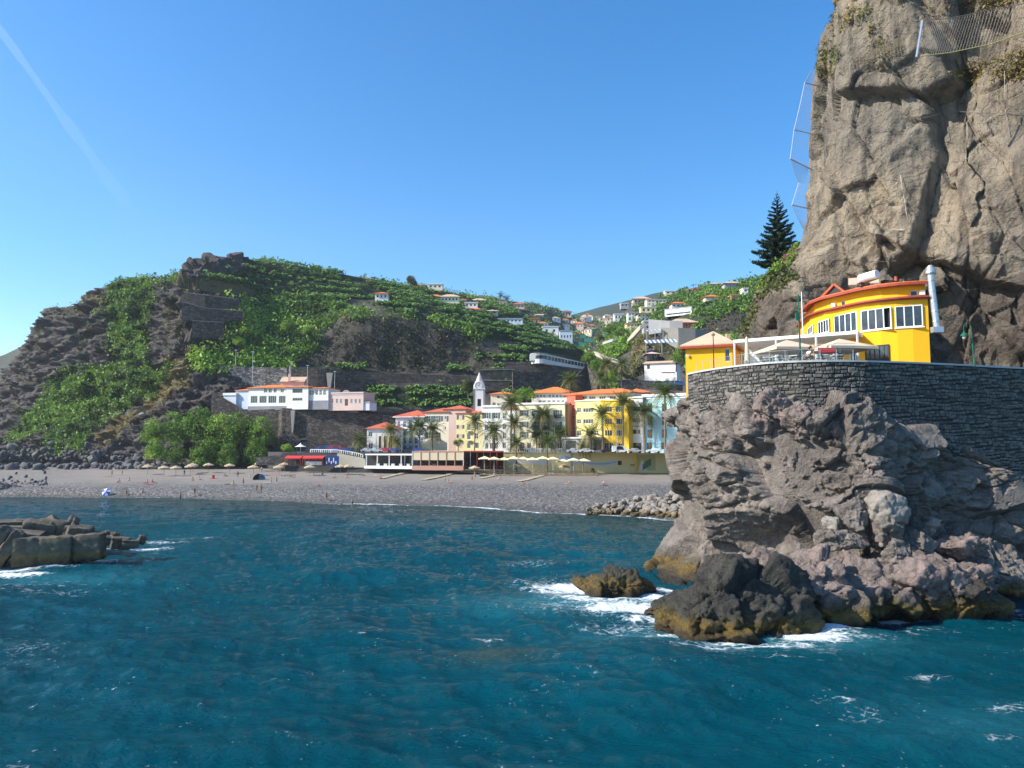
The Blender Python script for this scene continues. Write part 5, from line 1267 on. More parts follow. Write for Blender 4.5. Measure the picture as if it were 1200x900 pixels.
for (px, k), wh in zip(seats, near_):
    u, _ = WALLF.hit(px, 420); p, d = WALLF.pos(u); q = (p.x-d.y*(1.4), p.y+d.x*(1.4), ZT)
    lab = ('dark wicker', 'pale', 'tan')[k]+' terrace chair '+wh
    if k not in used: used.add(k); ch[k].location = q; ch[k]['label'] = lab; ch[k].rotation_euler = (0, 0, .4*px)
    else: copy_tree(ch[k], q, .4*px, lab)
tm = table_mesh().mesh('table', P_WHITE)
for i, (px, lab) in enumerate([(888, 'small white terrace table between the first two dark chairs'), (909, 'small white terrace table under the left parasol'), (930, 'small white terrace table left of the green flag pole'), (951, 'small white terrace table in front of the seated guest'), (972, 'small white terrace table by the red banner'), (991, 'small white terrace table under the right parasol')]):
    u, _ = WALLF.hit(px, 420); p, d = WALLF.pos(u); r = thing('table', lab, 'table', (p.x-d.y*1.5, p.y+d.x*1.5, ZT), .3*i, 'terrace tables')
    MB().box(-.4, .4, -.4, .4, .70, .74).build('tabletop', P_WHITE, r); MB().tube([(0, 0, .02), (0, 0, .7)], .035, 8).box(-.28, .28, -.04, .04, 0, .03).build('pedestal', P_METAL, r)
def pole_thing(name, label, cat, px, y0, y1, d, rad, mat_, head=None, z0=None):
    b = at(px, y0, d); t = zat(px, y1, d); z0 = z0 if z0 is not None else float(b[2]); r = thing(name, label, cat, (float(b[0]), float(b[1]), z0)); h = t-z0
    MB().tube([(0, 0, 0), (0, 0, h*.5), (0, 0, h)], [rad*1.25, rad, rad*.8], 8).build('pole', mat_, r)
    return r, h
r, h = pole_thing('flag_pole', 'tall thin green pole with a dark green lamp box, standing at the terrace edge', 'pole', 938, 424, 345, 62.8, .07, P_GREEN, z0=ZT)
MB().box(-.28, -.02, -.12, .12, h*.62, h*.62+.65).build('lamp_box', P_GREEN, r)
r, h = pole_thing('pole', 'short white pole rising behind the green pole by the curved roof', 'pole', 940.5, 382, 342, 72, .055, P_WHITE, z0=ZT)
r, h = pole_thing('pole', 'thin dark pole in front of the small yellow house', 'pole', 836.5, 430, 392, 70, .05, P_DARK, z0=ZT)
MB().lathe((0, 0, h-.1), [(.16, 0), (.2, .1), (.05, .3)], 8).build('finial', P_WOOD, r)
def street_lamp():
    b = at(1142, 431, 65.8); r = thing('street_lamp', 'green cast-iron street lamp with a hooked arm standing before the cliff', 'street lamp', (float(b[0]), float(b[1]), ZT-.1))
    h = zat(1140, 379, 65.8)-ZT+.1
    MB().tube([(0, 0, 0), (0, 0, .8), (-.03, 0, .82), (-.12, 0, h-.7)], [.10, .09, .06, .05], 8).build('post', P_GREEN, r)
    pts = [(-.12, 0, h-.7)]+[(-.12-.33+.33*math.cos(a), 0, h-.4+.42*math.sin(a)) for a in np.linspace(0, math.pi, 9)]+[(-.78, 0, h-.75)]
    MB().tube(pts, .035, 6).build('arm', P_GREEN, r)
    l = MB().lathe((-.78, 0, h-1.15), [(.30, .02), (.26, .16), (.12, .3), (.05, .42)], 10).build('lamp_shade', P_GREEN, r)
    MB().lathe((-.78, 0, h-1.42), [(.05, 0), (.14, .1), (.17, .26)], 10).build('globe', M('milky_glass', (.5, .55, .5), .2, .05, 2), l)
street_lamp()
def blue_balcony():
    pass
# rockfall net on the cliff's left edge, fence on its brow, cables across the face
def cliff_gear():
    M_W = M('steel_wire', (.24, .22, .20), .5, .1, 3, 0, .5, .4)
    CP, CQ = proj(CLIFF); 
    def face(px, py, off=.25):
        q = (CP-px)**2+(CQ-py)**2+np.where(CLIFF[..., 1] < 0, 1e9, 0); q = q+np.where(CLIFF[..., 1] > 112, 50, 0); i = np.argmin(q); p = CLIFF.reshape(-1, 3)[i]; return at(px, py, p[1]-off)
    r = thing('rockfall_net', 'steel mesh rockfall net hanging off struts at the left edge of the cliff', 'net', tuple(float(v) for v in at(943, 250, 101)))
    out = [(951, 82), (943, 97), (937, 125), (930.5, 152), (926, 186), (930, 200), (936, 214), (928, 240), (935, 256), (941, 268)]; inn = [(958, 82), (956, 100), (952, 128), (951, 157), (948, 198), (946, 205), (944, 216), (946, 244), (945, 260), (944, 270)]
    st_ = MB()
    for i in (1, 3, 4, 7):
        a = at(*out[i], 100); b = at(inn[i][0]+4, inn[i][1]+1, 101.5); MB().tube([a, b], .08, 6).build('strut', P_METAL, r, world=True)
    for i in range(len(out)-1): st_.tube([at(*out[i], 100), at(*out[i+1], 100)], .028, 4)
    n = 9
    for i in range(len(out)-1):
        for k in range(n+1):
            f = k/n; A = at(out[i][0]*(1-f)+inn[i][0]*f, out[i][1]*(1-f)+inn[i][1]*f, 100+1.5*f); Bq = at(out[i+1][0]*(1-f)+inn[i+1][0]*f, out[i+1][1]*(1-f)+inn[i+1][1]*f, 100+1.5*f); st_.tube([A, Bq], .010, 3, cap=False)
        for k in range(14):
            f = k/14; o_ = (out[i][0]*(1-f)+out[i+1][0]*f, out[i][1]*(1-f)+out[i+1][1]*f); q_ = (inn[i][0]*(1-f)+inn[i+1][0]*f, inn[i][1]*(1-f)+inn[i+1][1]*f); st_.tube([at(*o_, 100), at(*q_, 101.5)], .010, 3, cap=False)
    st_.build('wire_mesh', M_W, r, world=True)
    # fence across the hollow on the brow
    r = thing('catch_fence', 'steel catch fence of diagonal wire mesh strung along the brow of the cliff', 'fence', tuple(float(v) for v in at(1076, 66, 80)))
    MB().tube([at(1074, 67, 79), at(1081, 24, 79)], .13, 6).build('post', P_METAL, r, world=True)
    tp = [(1081, 24, 79), (1110, 22, 78.6), (1150, 14, 78), (1205, 3, 77), (1240, -4, 77)]; bt = [(1076, 66, 79), (1112, 62, 78.6), (1160, 52, 78), (1205, 36, 77), (1240, 25, 77)]
    MB().tube([at(*q) for q in tp], .04, 5).build('top_cable', M_W, r, world=True); MB().tube([at(*q) for q in bt], .05, 5).build('bottom_cable', M('yellow_rope', (.4, .35, .12), .7, .1, 3), r, world=True)
    w_ = MB(); T = lambda f, L: at(np.interp(f, np.linspace(0, 1, 5), [q[0] for q in L]), np.interp(f, np.linspace(0, 1, 5), [q[1] for q in L]), np.interp(f, np.linspace(0, 1, 5), [q[2] for q in L]))
    for k in range(52):
        f = k/52
        for sgn in (-1, 1):
            g = f+sgn*.11
            if 0 <= g <= 1: w_.tube([T(f, tp), T(g, bt)], .008, 3, cap=False)
    w_.build('wire_mesh', M_W, r, world=True)
    # net over the left brow
    r = thing('rope_net', 'brown rope net draped over the upper left brow of the cliff', 'net', tuple(float(v) for v in face(1000, 80))); w_ = MB()
    for k in range(7):
        L = [(955, 97+k*1.2), (985, 78+k*2.0), (1015, 62+k*2.2), (1040, 50+k*2.4), (1056, 46+k*2.6)]; w_.tube([face(a, b, .5) for a, b in L], .035, 4)
    for k in range(26):
        f = k/25; a = (955+f*100, np.interp(955+f*100, [955, 985, 1015, 1040, 1056], [97, 78, 62, 50, 46])); w_.tube([face(a[0], a[1], .5), face(a[0]+1, a[1]+7+9*f, .5)], .02, 3)
    w_.build('rope', M('brown_rope', (.22, .17, .10), .8, .2, 3), r, world=True)
    for i, L in enumerate([[(952, 177), (975, 168), (1000, 160), (1030, 152), (1055, 146), (1080, 138), (1105, 131), (1135, 128)], [(1010, 212), (1035, 208), (1052, 204), (1085, 196), (1112, 190), (1150, 180)], [(960, 290), (1005, 268), (1040, 269), (1080, 266)], [(985, 320), (1020, 306), (1060, 304), (1092, 305), (1130, 293), (1165, 282)], [(1085, 140), (1120, 130), (1180, 132), (1205, 130)], [(1128, 339), (1150, 337), (1180, 330), (1205, 318)], [(1177, 82), (1178, 128), (1185, 170)], [(1055, 205), (1060, 235), (1065, 265)]]):
        pts = []
        for (a, b), (c, d) in zip(L, L[1:]):
            for f in np.linspace(0, 1, 5)[:-1]: pts.append(face(a+(c-a)*f, b+(d-b)*f+1.5*math.sin(f*3.14), .35))
        lab = ['topmost left anchor cable slung across the cliff face', 'anchor cable slung across the middle of the cliff', 'short slack cable on the smooth part of the cliff', 'long anchor cable just above the restaurant roof', 'anchor cable over the upper right cliff hollow', 'anchor cable on the dark rock right of the flue', 'vertical pipe-like cable high at the right', 'thin vertical cable dropping down the dark hollow'][i]
        tag(obj('anchor_cable', MB().tube(pts, .03, 4).mesh('anchor_cable', M_W)), lab, 'cable')
cliff_gear()
# ================================================================== VILLAGE
ZS = 9.3
def quay():
    pts = [gz(300, 536, 7.5)[:2], at(340, 530, 240)[:2], at(430, 530, 231)[:2], at(820, 530, 229)[:2]]
    mb = MB(); mb.prism([tuple(map(float, at(318, 530, 246)[:2])), tuple(map(float, at(330, 530, 238)[:2])), tuple(map(float, at(430, 530, 231)[:2])), tuple(map(float, at(840, 530, 229)[:2])), (75, 262), (75, 275), (-95, 275)], 2.5, ZS)
    tag(mb.build('street', P_ASPH), 'asphalt street along the seafront houses', kind='structure')
quay()
def seawall():
    a, b = xy(590, 552, 228.6), xy(822, 552, 228.6); r = thing('seawall', 'yellow seawall with a faded wave mural under the promenade', 'wall', (float(a[0]), float(a[1]), 3))
    F = Front([a, b], 2.6, ZS+.05); m = MB(); m.strip([a, b], 2.6, ZS+.05, .5); m.build('wall', M('mural_yellow_wall', (.70, .60, .30), .85, .12, .4, .01), r, world=True)
    def band(cols, y0f, y1f, mat_, name='painted_band', off=.012):
        V = []; n = len(cols)
        for px, ya, yb in cols:
            u, z1 = F.hit(px, ya); _, z0 = F.hit(px, yb); q, d = F.pos(u); V += [(q.x+d.y*off, q.y-d.x*off, z0), (q.x+d.y*off, q.y-d.x*off, z1)]
        MB().add(V, [(2*i, 2*i+2, 2*i+3, 2*i+1) for i in range(n-1)]).build(name, mat_, r, world=True)
    band([(655, 533, 540), (672, 535, 543), (690, 541, 545.5), (705, 542, 546), (722, 539, 544.5)], 0, 0, M('mural_pale_blue', (.50, .58, .66), .85, .1, 1))
    band([(662, 534.5, 536), (675, 537.5, 540), (692, 543, 544), (710, 543, 544.2), (722, 541, 542)], 0, 0, M('mural_blue', (.22, .36, .55), .85, .1, 1), off=.02)
    band([(596, 538, 543), (612, 537, 543), (628, 538, 544), (645, 540, 545)], 0, 0, M('mural_white', (.66, .64, .58), .85, .1, 1))
    band([(745, 533, 551), (768, 533, 551)], 0, 0, M('mural_olive', (.45, .42, .20), .85, .15, 1))
    band([(748, 551, 551.5), (752, 538, 551), (758, 549, 551)], 0, 0, M('mural_white', (.66, .64, .58)), off=.02)
    band([(753, 545, 551), (757, 540, 549), (763, 537, 545)], 0, 0, M('mural_green', (.10, .20, .12), .85, .2, 1), off=.03)
    band([(724, 540, 545), (728.5, 540, 545)], 0, 0, P_DARK, 'opening', .015)
    for px in (670, 745): MB().box(-.35, .35, -.25, 0, -6.2, 0).build('pier', W_GREY if px < 700 else W_GOLD, r, loc=Vector((*F.pos(F.hit(px, 540)[0])[0], ZS))-r.location)
    MB().strip([(a[0], a[1]-.15), (b[0], b[1]-.15)], ZS+.052, ZS+.25, .8).build('coping', W_WHITE, r, world=True)
seawall()
def balustrade(label, pts, n, h=1.0):
    r = thing('balustrade', label, 'balustrade', tuple(map(float, pts[0]))); L = [Vector(p) for p in pts]
    for a, b in zip(L, L[1:]):
        MB().beam(a+Vector((0, 0, h)), b+Vector((0, 0, h)), .28, .16).build('rail', W_WHITE, r, world=True)
    tot = sum((b-a).length for a, b in zip(L, L[1:])); k = int(tot/n); m = MB()
    for i in range(k+1):
        t = tot*i/k
        for a, b in zip(L, L[1:]):
            l = (b-a).length
            if t <= l+1e-6: p = a+(b-a)*(t/l); break
            t -= l
        w = .11 if i % 5 else .2; m.box(p.x-w, p.x+w, p.y-w, p.y+w, p.z, p.z+h-.08)
    tag(m.build('post', W_WHITE, r, world=True), kind='stuff')
balustrade('white balustrade along the promenade over the mural wall', [(*xy(600, 530, 228.8), ZS+.25), (*xy(820, 530, 228.8), ZS+.25)], .55)
balustrade('white balustrade stepping down the ramp left of the white pavilion', [at(364, 530, 236), at(395, 530.5, 233), at(412, 533, 232), at(425, 536, 231)], .7, .9)
def wallbox(name, label, cat, cols, th, mat_, cap=None):
    """a wall drawn by its top and bottom edge: (px, y_top, y_bottom, d)"""
    P = [xy(c[0], (c[1]+c[2])/2, c[3]) for c in cols]; z1 = [zat(c[0], c[1], c[3]) for c in cols]; z0 = [zat(c[0], c[2], c[3]) for c in cols]
    r = thing(name, label, cat, (float(P[0][0]), float(P[0][1]), min(z0))); MB().strip(P, z0, z1, th).build('wall', mat_, r, world=True)
    if cap: MB().strip([(p[0], p[1]-.12) for p in P], [z+.003 for z in z1], [z+.2 for z in z1], th+.2).build('coping', cap, r, world=True)
    return r
wallbox('wall', 'beige wall under the balustraded ramp', 'wall', [(395, 531, 547, 232.5), (428, 537, 548, 231)], .5, M('beige_render', (.46, .42, .33), .9, .15, .6, .01))
wallbox('wall', 'dark stone wall stepping down to the beach below the kiosk ramp', 'wall', [(300, 536, 545, 236), (328, 533, 545, 236), (345, 529, 545, 236.2), (364, 530, 540, 236.4)], .6, P_STONE)

def row(x0, x1, n): return [x0+(x1-x0)*(i+.5)/n for i in range(n)]
# --- front row, left to right
def village():
    D = 243
    # little house with a porch
    b = Bld('low white house with red hipped roof and tall yellow porch columns', [xy(430, 510, 241), xy(465, 510, 240)], ZS, zat(430, 502.5, 241), 9, W_WHITE, cat='house', name='house')
    b.win(434.2, 509, 4.6, 5.5, 'sash'); b.win(434.5, 523, 5, 7, 'door')
    for x in (446, 452, 458): b.win(x, 518, 4.5, 14, 'plain', fm=P_DARK)
    b.done('hip', T_RED, rise=2.2, over=.6); s = b.root
    for x in (441, 447.5, 454, 460.5): MB().box(-.18, .18, -.18, .18, 0, 6.0).build('column', W_GOLD if x > 450 else W_CREAM, s, loc=Vector((*xy(x, 520, 239.2), ZS))-s.location)
    # white arcaded building
    b = Bld('white three-storey building with arched windows and red roof, left end of the front row', [xy(463.5, 500, 250.0), xy(498.5, 500, 247.0)], ZS, zat(463, 487.5, 243), 12, W_BLUEW)  # blue shade on this white front is put into the plaster colour
    b.grid(row(464, 498, 5), (497,), 3.6, 7.5, 'arch'); b.grid(row(464, 498, 5), (507, 516.5), 3.6, 7.2, 'arch'); b.grid(row(464, 498, 5), (525.5,), 3.6, 7, 'arch')
    b.done('hip', T_RED, rise=2.4, over=.7, fascia=W_WHITE, cornice=(W_WHITE, (zat(463, 502, 243), zat(463, 511.7, 243), zat(463, 521, 243))))
    # cream block
    b = Bld('cream three-storey building with blank pinkish right wall and red roof', [xy(498, 500, 247.0), xy(526, 500, 244.6)], ZS, zat(498, 482.5, 241.5), 13, W_CREAM)
    b.grid((502, 511), (491, 510.5), 5, 7.5, 'shut'); b.win(521, 490.5, 4.5, 6.5, 'shut'); b.grid((502, 511.5, 521), (502,), 4, 4, 'sash'); b.grid((502, 512), (523,), 5, 6, 'sash')
    b.done('hip', T_RED, rise=1.8, over=.5)
    b = Bld('tall pink-walled block joined to the right of the cream building, with an arched top window', [xy(519, 500, 245.2), xy(545.5, 500, 243.0)], ZS, zat(524, 479.5, 243), 11, W_PINK)
    b.win(523.3, 488.5, 5.5, 6.5, 'arch', sm=P_SHUT); b.win(523.5, 500, 4.5, 7, 'door'); b.win(523.5, 512, 4.5, 6, 'sash')
    b.done('hip', T_RED, rise=1.6, over=.45)
    wallbox('wall', 'rose ramp wall before the cream building', 'wall', [(494, 519, 528, 238), (512, 512, 528, 238), (524, 519, 528, 238)], .4, W_CREAM)
    # lemon
    b = Bld('lemon yellow three-storey house with shuttered windows and a balcony, left of the church', [xy(534.5, 500, 243.9), xy(565.5, 500, 241.3)], ZS, zat(534, 484, 240), 11, W_LEMON)
    b.grid((539.5, 558), (489,), 4.5, 5.5, 'shut'); b.grid((539.5,), (500, 511), 4.5, 4.5, 'shut'); b.grid((549.5,), (500.5, 511.5), 4, 7.5, 'door'); b.grid((558.5,), (500.5, 511), 4, 6.5, 'sash'); b.grid((540, 549.5, 559), (522,), 4.2, 6.5, 'door')
    b.done('hip', T_RED, rise=1.3, over=.4)
    bl = MB()
    for y in (505, 516): u, z = b.F['front'].hit(549.5, y); q, d = b.F['front'].pos(u); bl.box(q.x-.9, q.x+.9, q.y-.8, q.y, z-.12, z)
    bl.build('balcony', W_WHITE, b.root, world=True)
    # white flat-topped
    b = Bld('white flat-topped house between the lemon house and the long cream building', [xy(565.5, 500, 241.3), xy(587.5, 500, 239.4)], ZS, zat(566, 477, 238.5), 11, W_WHITE)
    b.grid((570, 581), (487,), 4.8, 7, 'shut'); b.grid((570, 581), (501,), 4.2, 7, 'sash'); b.grid((570, 581), (513, ), 4.2, 6, 'sash'); b.grid((570.5, 576, 581.5), (522.5,), 3.8, 7, 'door')
    b.done('flat', W_WHITE, parapet=.7, cornice=(W_CREAM, (zat(566, 494, 238.5), zat(566, 507.5, 238.5))))
    # long cream
    b = Bld('narrow white house at the left end of the long cream building', [xy(587.5, 500, 239.4), xy(605, 500, 237.9)], ZS, zat(588, 479, 238.6), 11, W_WHITE)
    b.grid((591, 600), (487.5, 500, 511), 3.8, 6.5, 'sash'); b.grid((591, 600), (522,), 4, 7, 'door'); b.done('hip', T_RED, rise=1.1, over=.4)
    b = Bld('long pale yellow four-storey building with small balconies, left of the coral red one', [xy(605, 500, 238), xy(662, 500, 231.5)], ZS, zat(605, 474.5, 238), 12, M('pale_yellow_plaster', (.76, .70, .48), .85, .1, .8, .006))
    b.grid((614, 628, 639, 653.5), (484, 497.5, 509.5), 5, 7, 'shut'); b.grid((612, 620, 633, 645, 656), (522.5,), 5, 7, 'door'); b.done('flat', W_WHITE, parapet=.6)
    bl = MB()
    for px in (628, 640, 653.5):
        for y in (489.5, 503): u, z = b.F['front'].hit(px, y); q, d = b.F['front'].pos(u); bl.obox((q.x, q.y-.4, z), d.to_3d()*1.1, (-d.y*.5, d.x*.5, 0), (0, 0, .08)); bl.obox((q.x, q.y-.85, z+.5), d.to_3d()*1.1, (-d.y*.03, d.x*.03, 0), (0, 0, .45))
    bl.build('balcony', P_STONE, b.root, world=True)
    wallbox('building', 'narrow terracotta side wing between the pale yellow and coral red buildings', 'building', [(660.5, 474, 530, 233), (665.5, 474, 530, 232)], 9, W_TERRA)
    # hotel
    b = Bld('coral red end wing of the hotel with round windows', [xy(664.5, 500, 237), xy(674.5, 500, 233)], ZS, zat(664.5, 464, 237), 14, W_RED)
    for y in (475.7, 488.8, 502): b.win(672, y, 2.4, 3.4, 'small')
    b.done('flat', W_RED, parapet=.1)
    b = Bld('pale yellow left half of the hotel, three rows of strip windows', [xy(674.5, 500, 232.6), xy(704.5, 500, 227)], ZS, zat(675, 470.5, 232.6), 12, M('hotel_pale_yellow', (.80, .68, .26), .85, .08, .8, .006))
    for y in (480.5, 493.8): b.grid((678.5,), (y,), 5, 5.5, 'sash'); b.grid((689.3,), (y,), 12, 5.5, 'quad')
    b.grid((678.5, 689.3, 699), (507.5,), 5, 5.5, 'sash'); b.done('flat', W_WHITE, parapet=.3)
    b = Bld('golden yellow right half of the hotel, four rows of windows', [xy(704.3, 500, 227), xy(736.8, 500, 221.3)], ZS, zat(704, 470.5, 227), 12, W_GOLD)
    for y in (479.5, 493.8, 507.5): b.win(713, y, 8.5, 7, 'tri'); b.win(725.5, y, 7.5, 7, 'tri')
    b.grid((711, 716.5, 727), (522.5,), 5, 6.5, 'sash'); b.done('flat', W_GOLD, parapet=.3)
    b = Bld('white set-back top floor of the hotel under a long orange roof', [xy(664.5, 480, 238), xy(739, 480, 224)], zat(675, 474, 232), zat(664.5, 463.2, 238), 12, W_WHITE, cat='top floor')
    for x in (684, 694, 706, 718, 730): b.win(x, 466, 7.5, 4, 'tri')
    b.done('hip', T_ORANGE, rise=1.7, over=1.3, fascia=P_REDB)
    b = Bld('pinkish gabled block behind the right end of the hotel roof', [xy(738, 480, 231), xy(760, 480, 231)], 25, zat(738, 460, 231), 9, W_PINK); b.done('hip', T_ORANGE, rise=1.6, over=.8)
    b = Bld('white house with long window band and orange hipped roof behind the pale yellow building', [xy(623, 470, 251), xy(672, 470, 248)], 20, zat(623, 461, 251), 12, W_WHITE, cat='house', name='house')
    b.grid(row(624, 640, 4), (464,), 2.8, 3.6, 'sash'); b.grid(row(642, 668, 6), (464,), 3, 3.6, 'sash'); b.grid(row(630, 668, 7), (471,), 3, 3.6, 'sash'); b.done('hip', T_ORANGE, rise=2.4, over=.9)
    b = Bld('small cream and ochre house with orange roof right of the church tower', [xy(575, 468, 252), xy(601, 468, 251)], 20, zat(575, 462, 252), 9, W_CREAM, cat='house', name='house')
    b.win(584, 465, 3.5, 4, 'small'); b.win(579, 474, 4, 5, 'door'); b.win(584, 474.5, 3, 4, 'small'); b.done('hip', T_ORANGE, rise=1.2, over=.5)
    # grey hotel entrance canopy
    b = Bld('low grey entrance block with a flat canopy at the foot of the coral red wing', [xy(659, 520, 228.5), xy(706, 520, 224)], ZS, zat(660, 514, 228.5), 5, W_GREY, cat='entrance')
    b.win(669, 521.5, 12, 10, 'quad', fm=P_DARK); b.win(684, 521, 8, 9, 'tri', fm=P_DARK); b.win(700, 521.5, 9, 12, 'door', fm=P_REDB); b.done('flat', W_WHITE, parapet=.45)
    # white annex, cyan
    b = Bld('narrow white hotel annex with slatted balconies between golden and cyan buildings', [xy(737, 500, 224), xy(753.5, 500, 221.5)], ZS, zat(737, 467, 224), 11, W_WHITE)
    for y in (479, 492.5, 506): b.win(744.5, y, 12, 5.5, 'tri', fm=P_METAL)
    b.win(745, 523, 13, 8.5, 'quad', fm=P_DARK); b.done('flat', W_WHITE, parapet=.5, cornice=(W_GREY, (zat(737, 485, 224)-.15, zat(737, 499, 224)-.15)))
    b = Bld('pale cyan four-storey building with dark framed windows, right end of the front row', [xy(753.5, 500, 222.5), xy(806, 500, 215)], ZS, zat(754, 465.5, 222.5), 12, W_CYAN)
    b.grid((761.5, 778.5, 796.5), (477.5, 493, 508), 6, 10, 'sash', fm=W_GREY); b.grid((761, 778, 795), (522.5,), 6.5, 8, 'door', fm=M('turquoise_paint', (.05, .45, .42), .5, .1, 2))
    b.done('flat', W_WHITE, parapet=.8, cornice=(W_WHITE, (zat(754, 467.5, 222.5),)))
    # church tower
    r = thing('church_tower', 'slim white church tower with clock, arched belfry and pointed spire', 'church tower', (*map(float, xy(554.5, 500, 246)), 12))
    w0, w1 = xy(554.8, 500, 246), xy(567.8, 500, 246); wd = float(w1[0]-w0[0]); F = Front([w0, w1], 12, zat(560, 456, 246)); x0, y0 = float(w0[0]), float(w0[1]); dp = wd*.9
    F.h.append((wd*.35, wd*.68, zat(560, 476, 246), zat(560, 467.5, 246)))
    m = MB(); F.mesh(m, reveal=.6); m.box(x0, x0+wd, y0+.02, y0+dp, 12, F.z1-.01) if False else None
    m.add([(x0+wd, y0, 12), (x0+wd, y0+dp, 12), (x0+wd, y0+dp, F.z1), (x0+wd, y0, F.z1)], [(0, 1, 2, 3)]); m.add([(x0, y0+dp, 12), (x0, y0, 12), (x0, y0, F.z1), (x0, y0+dp, F.z1)], [(0, 1, 2, 3)]); m.add([(x0, y0+dp, 12), (x0+wd, y0+dp, 12), (x0+wd, y0+dp, F.z1), (x0, y0+dp, F.z1)], [(3, 2, 1, 0)]); m.add([(x0, y0, F.z1), (x0+wd, y0, F.z1), (x0+wd, y0+dp, F.z1), (x0, y0+dp, F.z1)], [(0, 1, 2, 3)])
    m.build('wall', W_WHITE, r, world=True)
    m = MB(); 
    for xx in (x0-.03, x0+wd-.42): m.box(xx, xx+.45, y0-.06, y0+.0, 12, F.z1)
    m.build('corner_stone', M('basalt_trim', (.22, .22, .23), .85, .2, 2, .01), r, world=True)
    cx = x0+wd/2; cy = y0+dp/2; zt = F.z1
    a = MB(); zb = zat(560, 467.5, 246); a.add([(cx+wd*.165*math.cos(t), y0-.03, zb-wd*.165+wd*.165*math.sin(t)) for t in np.linspace(0, math.pi, 9)]+[(cx-wd*.165, y0-.03, zb+.01), (cx+wd*.165, y0-.03, zb+.01)][::1], [tuple(range(11))])
    MB().box(cx-.75, cx+.75, y0+.5, y0+.55, zat(560, 476, 246), zb).build('dark_room', P_DARK, r, world=True)
    m = MB(); m.box(x0-.18, x0+wd+.18, y0-.18, y0+dp+.18, zt, zt+.22); m.build('cornice', W_WHITE, r, world=True)
    # clock gable: round-topped front with the clock
    g = MB(); R = wd*.36; zc = zt+.25+R*.62; n = 18; V = [(cx-wd*.5, y0+.0, zt+.22)]+[(cx+R*1.18*math.cos(t), y0, zc+R*1.18*math.sin(t)) for t in np.linspace(math.pi*1.05, -math.pi*.05, n)]+[(cx+wd*.5, y0, zt+.22)]
    k = len(V); g.add(V+[(x, y0+.35, z) for x, _, z in V], [tuple(range(k)), tuple(reversed(range(k, 2*k)))]+[(i, k+i, k+(i+1) % k, (i+1) % k) for i in range(k)]); g.build('clock_gable', W_WHITE, r, world=True)
    ck = MB(); ck.add([(cx+R*.92*math.cos(t), y0-.05, zc+R*.92*math.sin(t)) for t in np.linspace(0, 2*math.pi, 20, endpoint=False)], [tuple(range(20))]); c_ = ck.build('clock', M('clock_face', (.70, .70, .66), .6, .05, 3), r, world=True)
    rg = MB(); rg.tube([(cx+R*.92*math.cos(t), y0-.05, zc+R*.92*math.sin(t)) for t in np.linspace(0, 2*math.pi, 25)], .07, 5); rg.build('clock_rim', M('basalt_trim', (.22, .22, .23)), r, world=True)
    h_ = MB(); h_.beam((cx, y0-.08, zc), (cx+.1, y0-.08, zc+R*.7), .03, .09); h_.beam((cx, y0-.08, zc), (cx-R*.4, y0-.08, zc+.15), .03, .09); h_.build('clock_hand', P_DARK, r, world=True)
    for k in range(8): t = k*math.pi/4; MB().box(-.03, .03, -.03, 0, -.12, .12).build('hour_mark', P_DARK, r, loc=Vector((cx+R*.75*math.cos(t), y0-.06, zc+R*.75*math.sin(t)))-r.location, rot=(0, -t+math.pi/2, 0))
    sp = MB(); top = zat(562, 436, 247); z0 = zt+.22; q = wd*.5*.86; sp.lathe((cx, cy+.3, 0), [(q, z0), (q, z0+2.1), (q*.80, z0+2.5), (.10, top)], 8); sp.build('spire', M('spire_render', (.58, .56, .52), .8, .12, 2, .01), r, world=True)
    for sx in (0, 1):
        for sy in (0, 1): MB().lathe((x0+.25+sx*(wd-.5), y0+.3+sy*(dp-.6), zt+.22), [(.25, 0), (.25, .7), (.32, .75), (.05, 1.6)], 8).build('pinnacle', W_WHITE, r, world=True)
    c = MB(); c.beam((cx, cy, top-.1), (cx, cy, top+1.1), .08, .08, up=(1, 0, 0)); c.beam((cx-.3, cy, top+.75), (cx+.3, cy, top+.75), .08, .08); c.build('cross', P_DARK, r, world=True)
village()

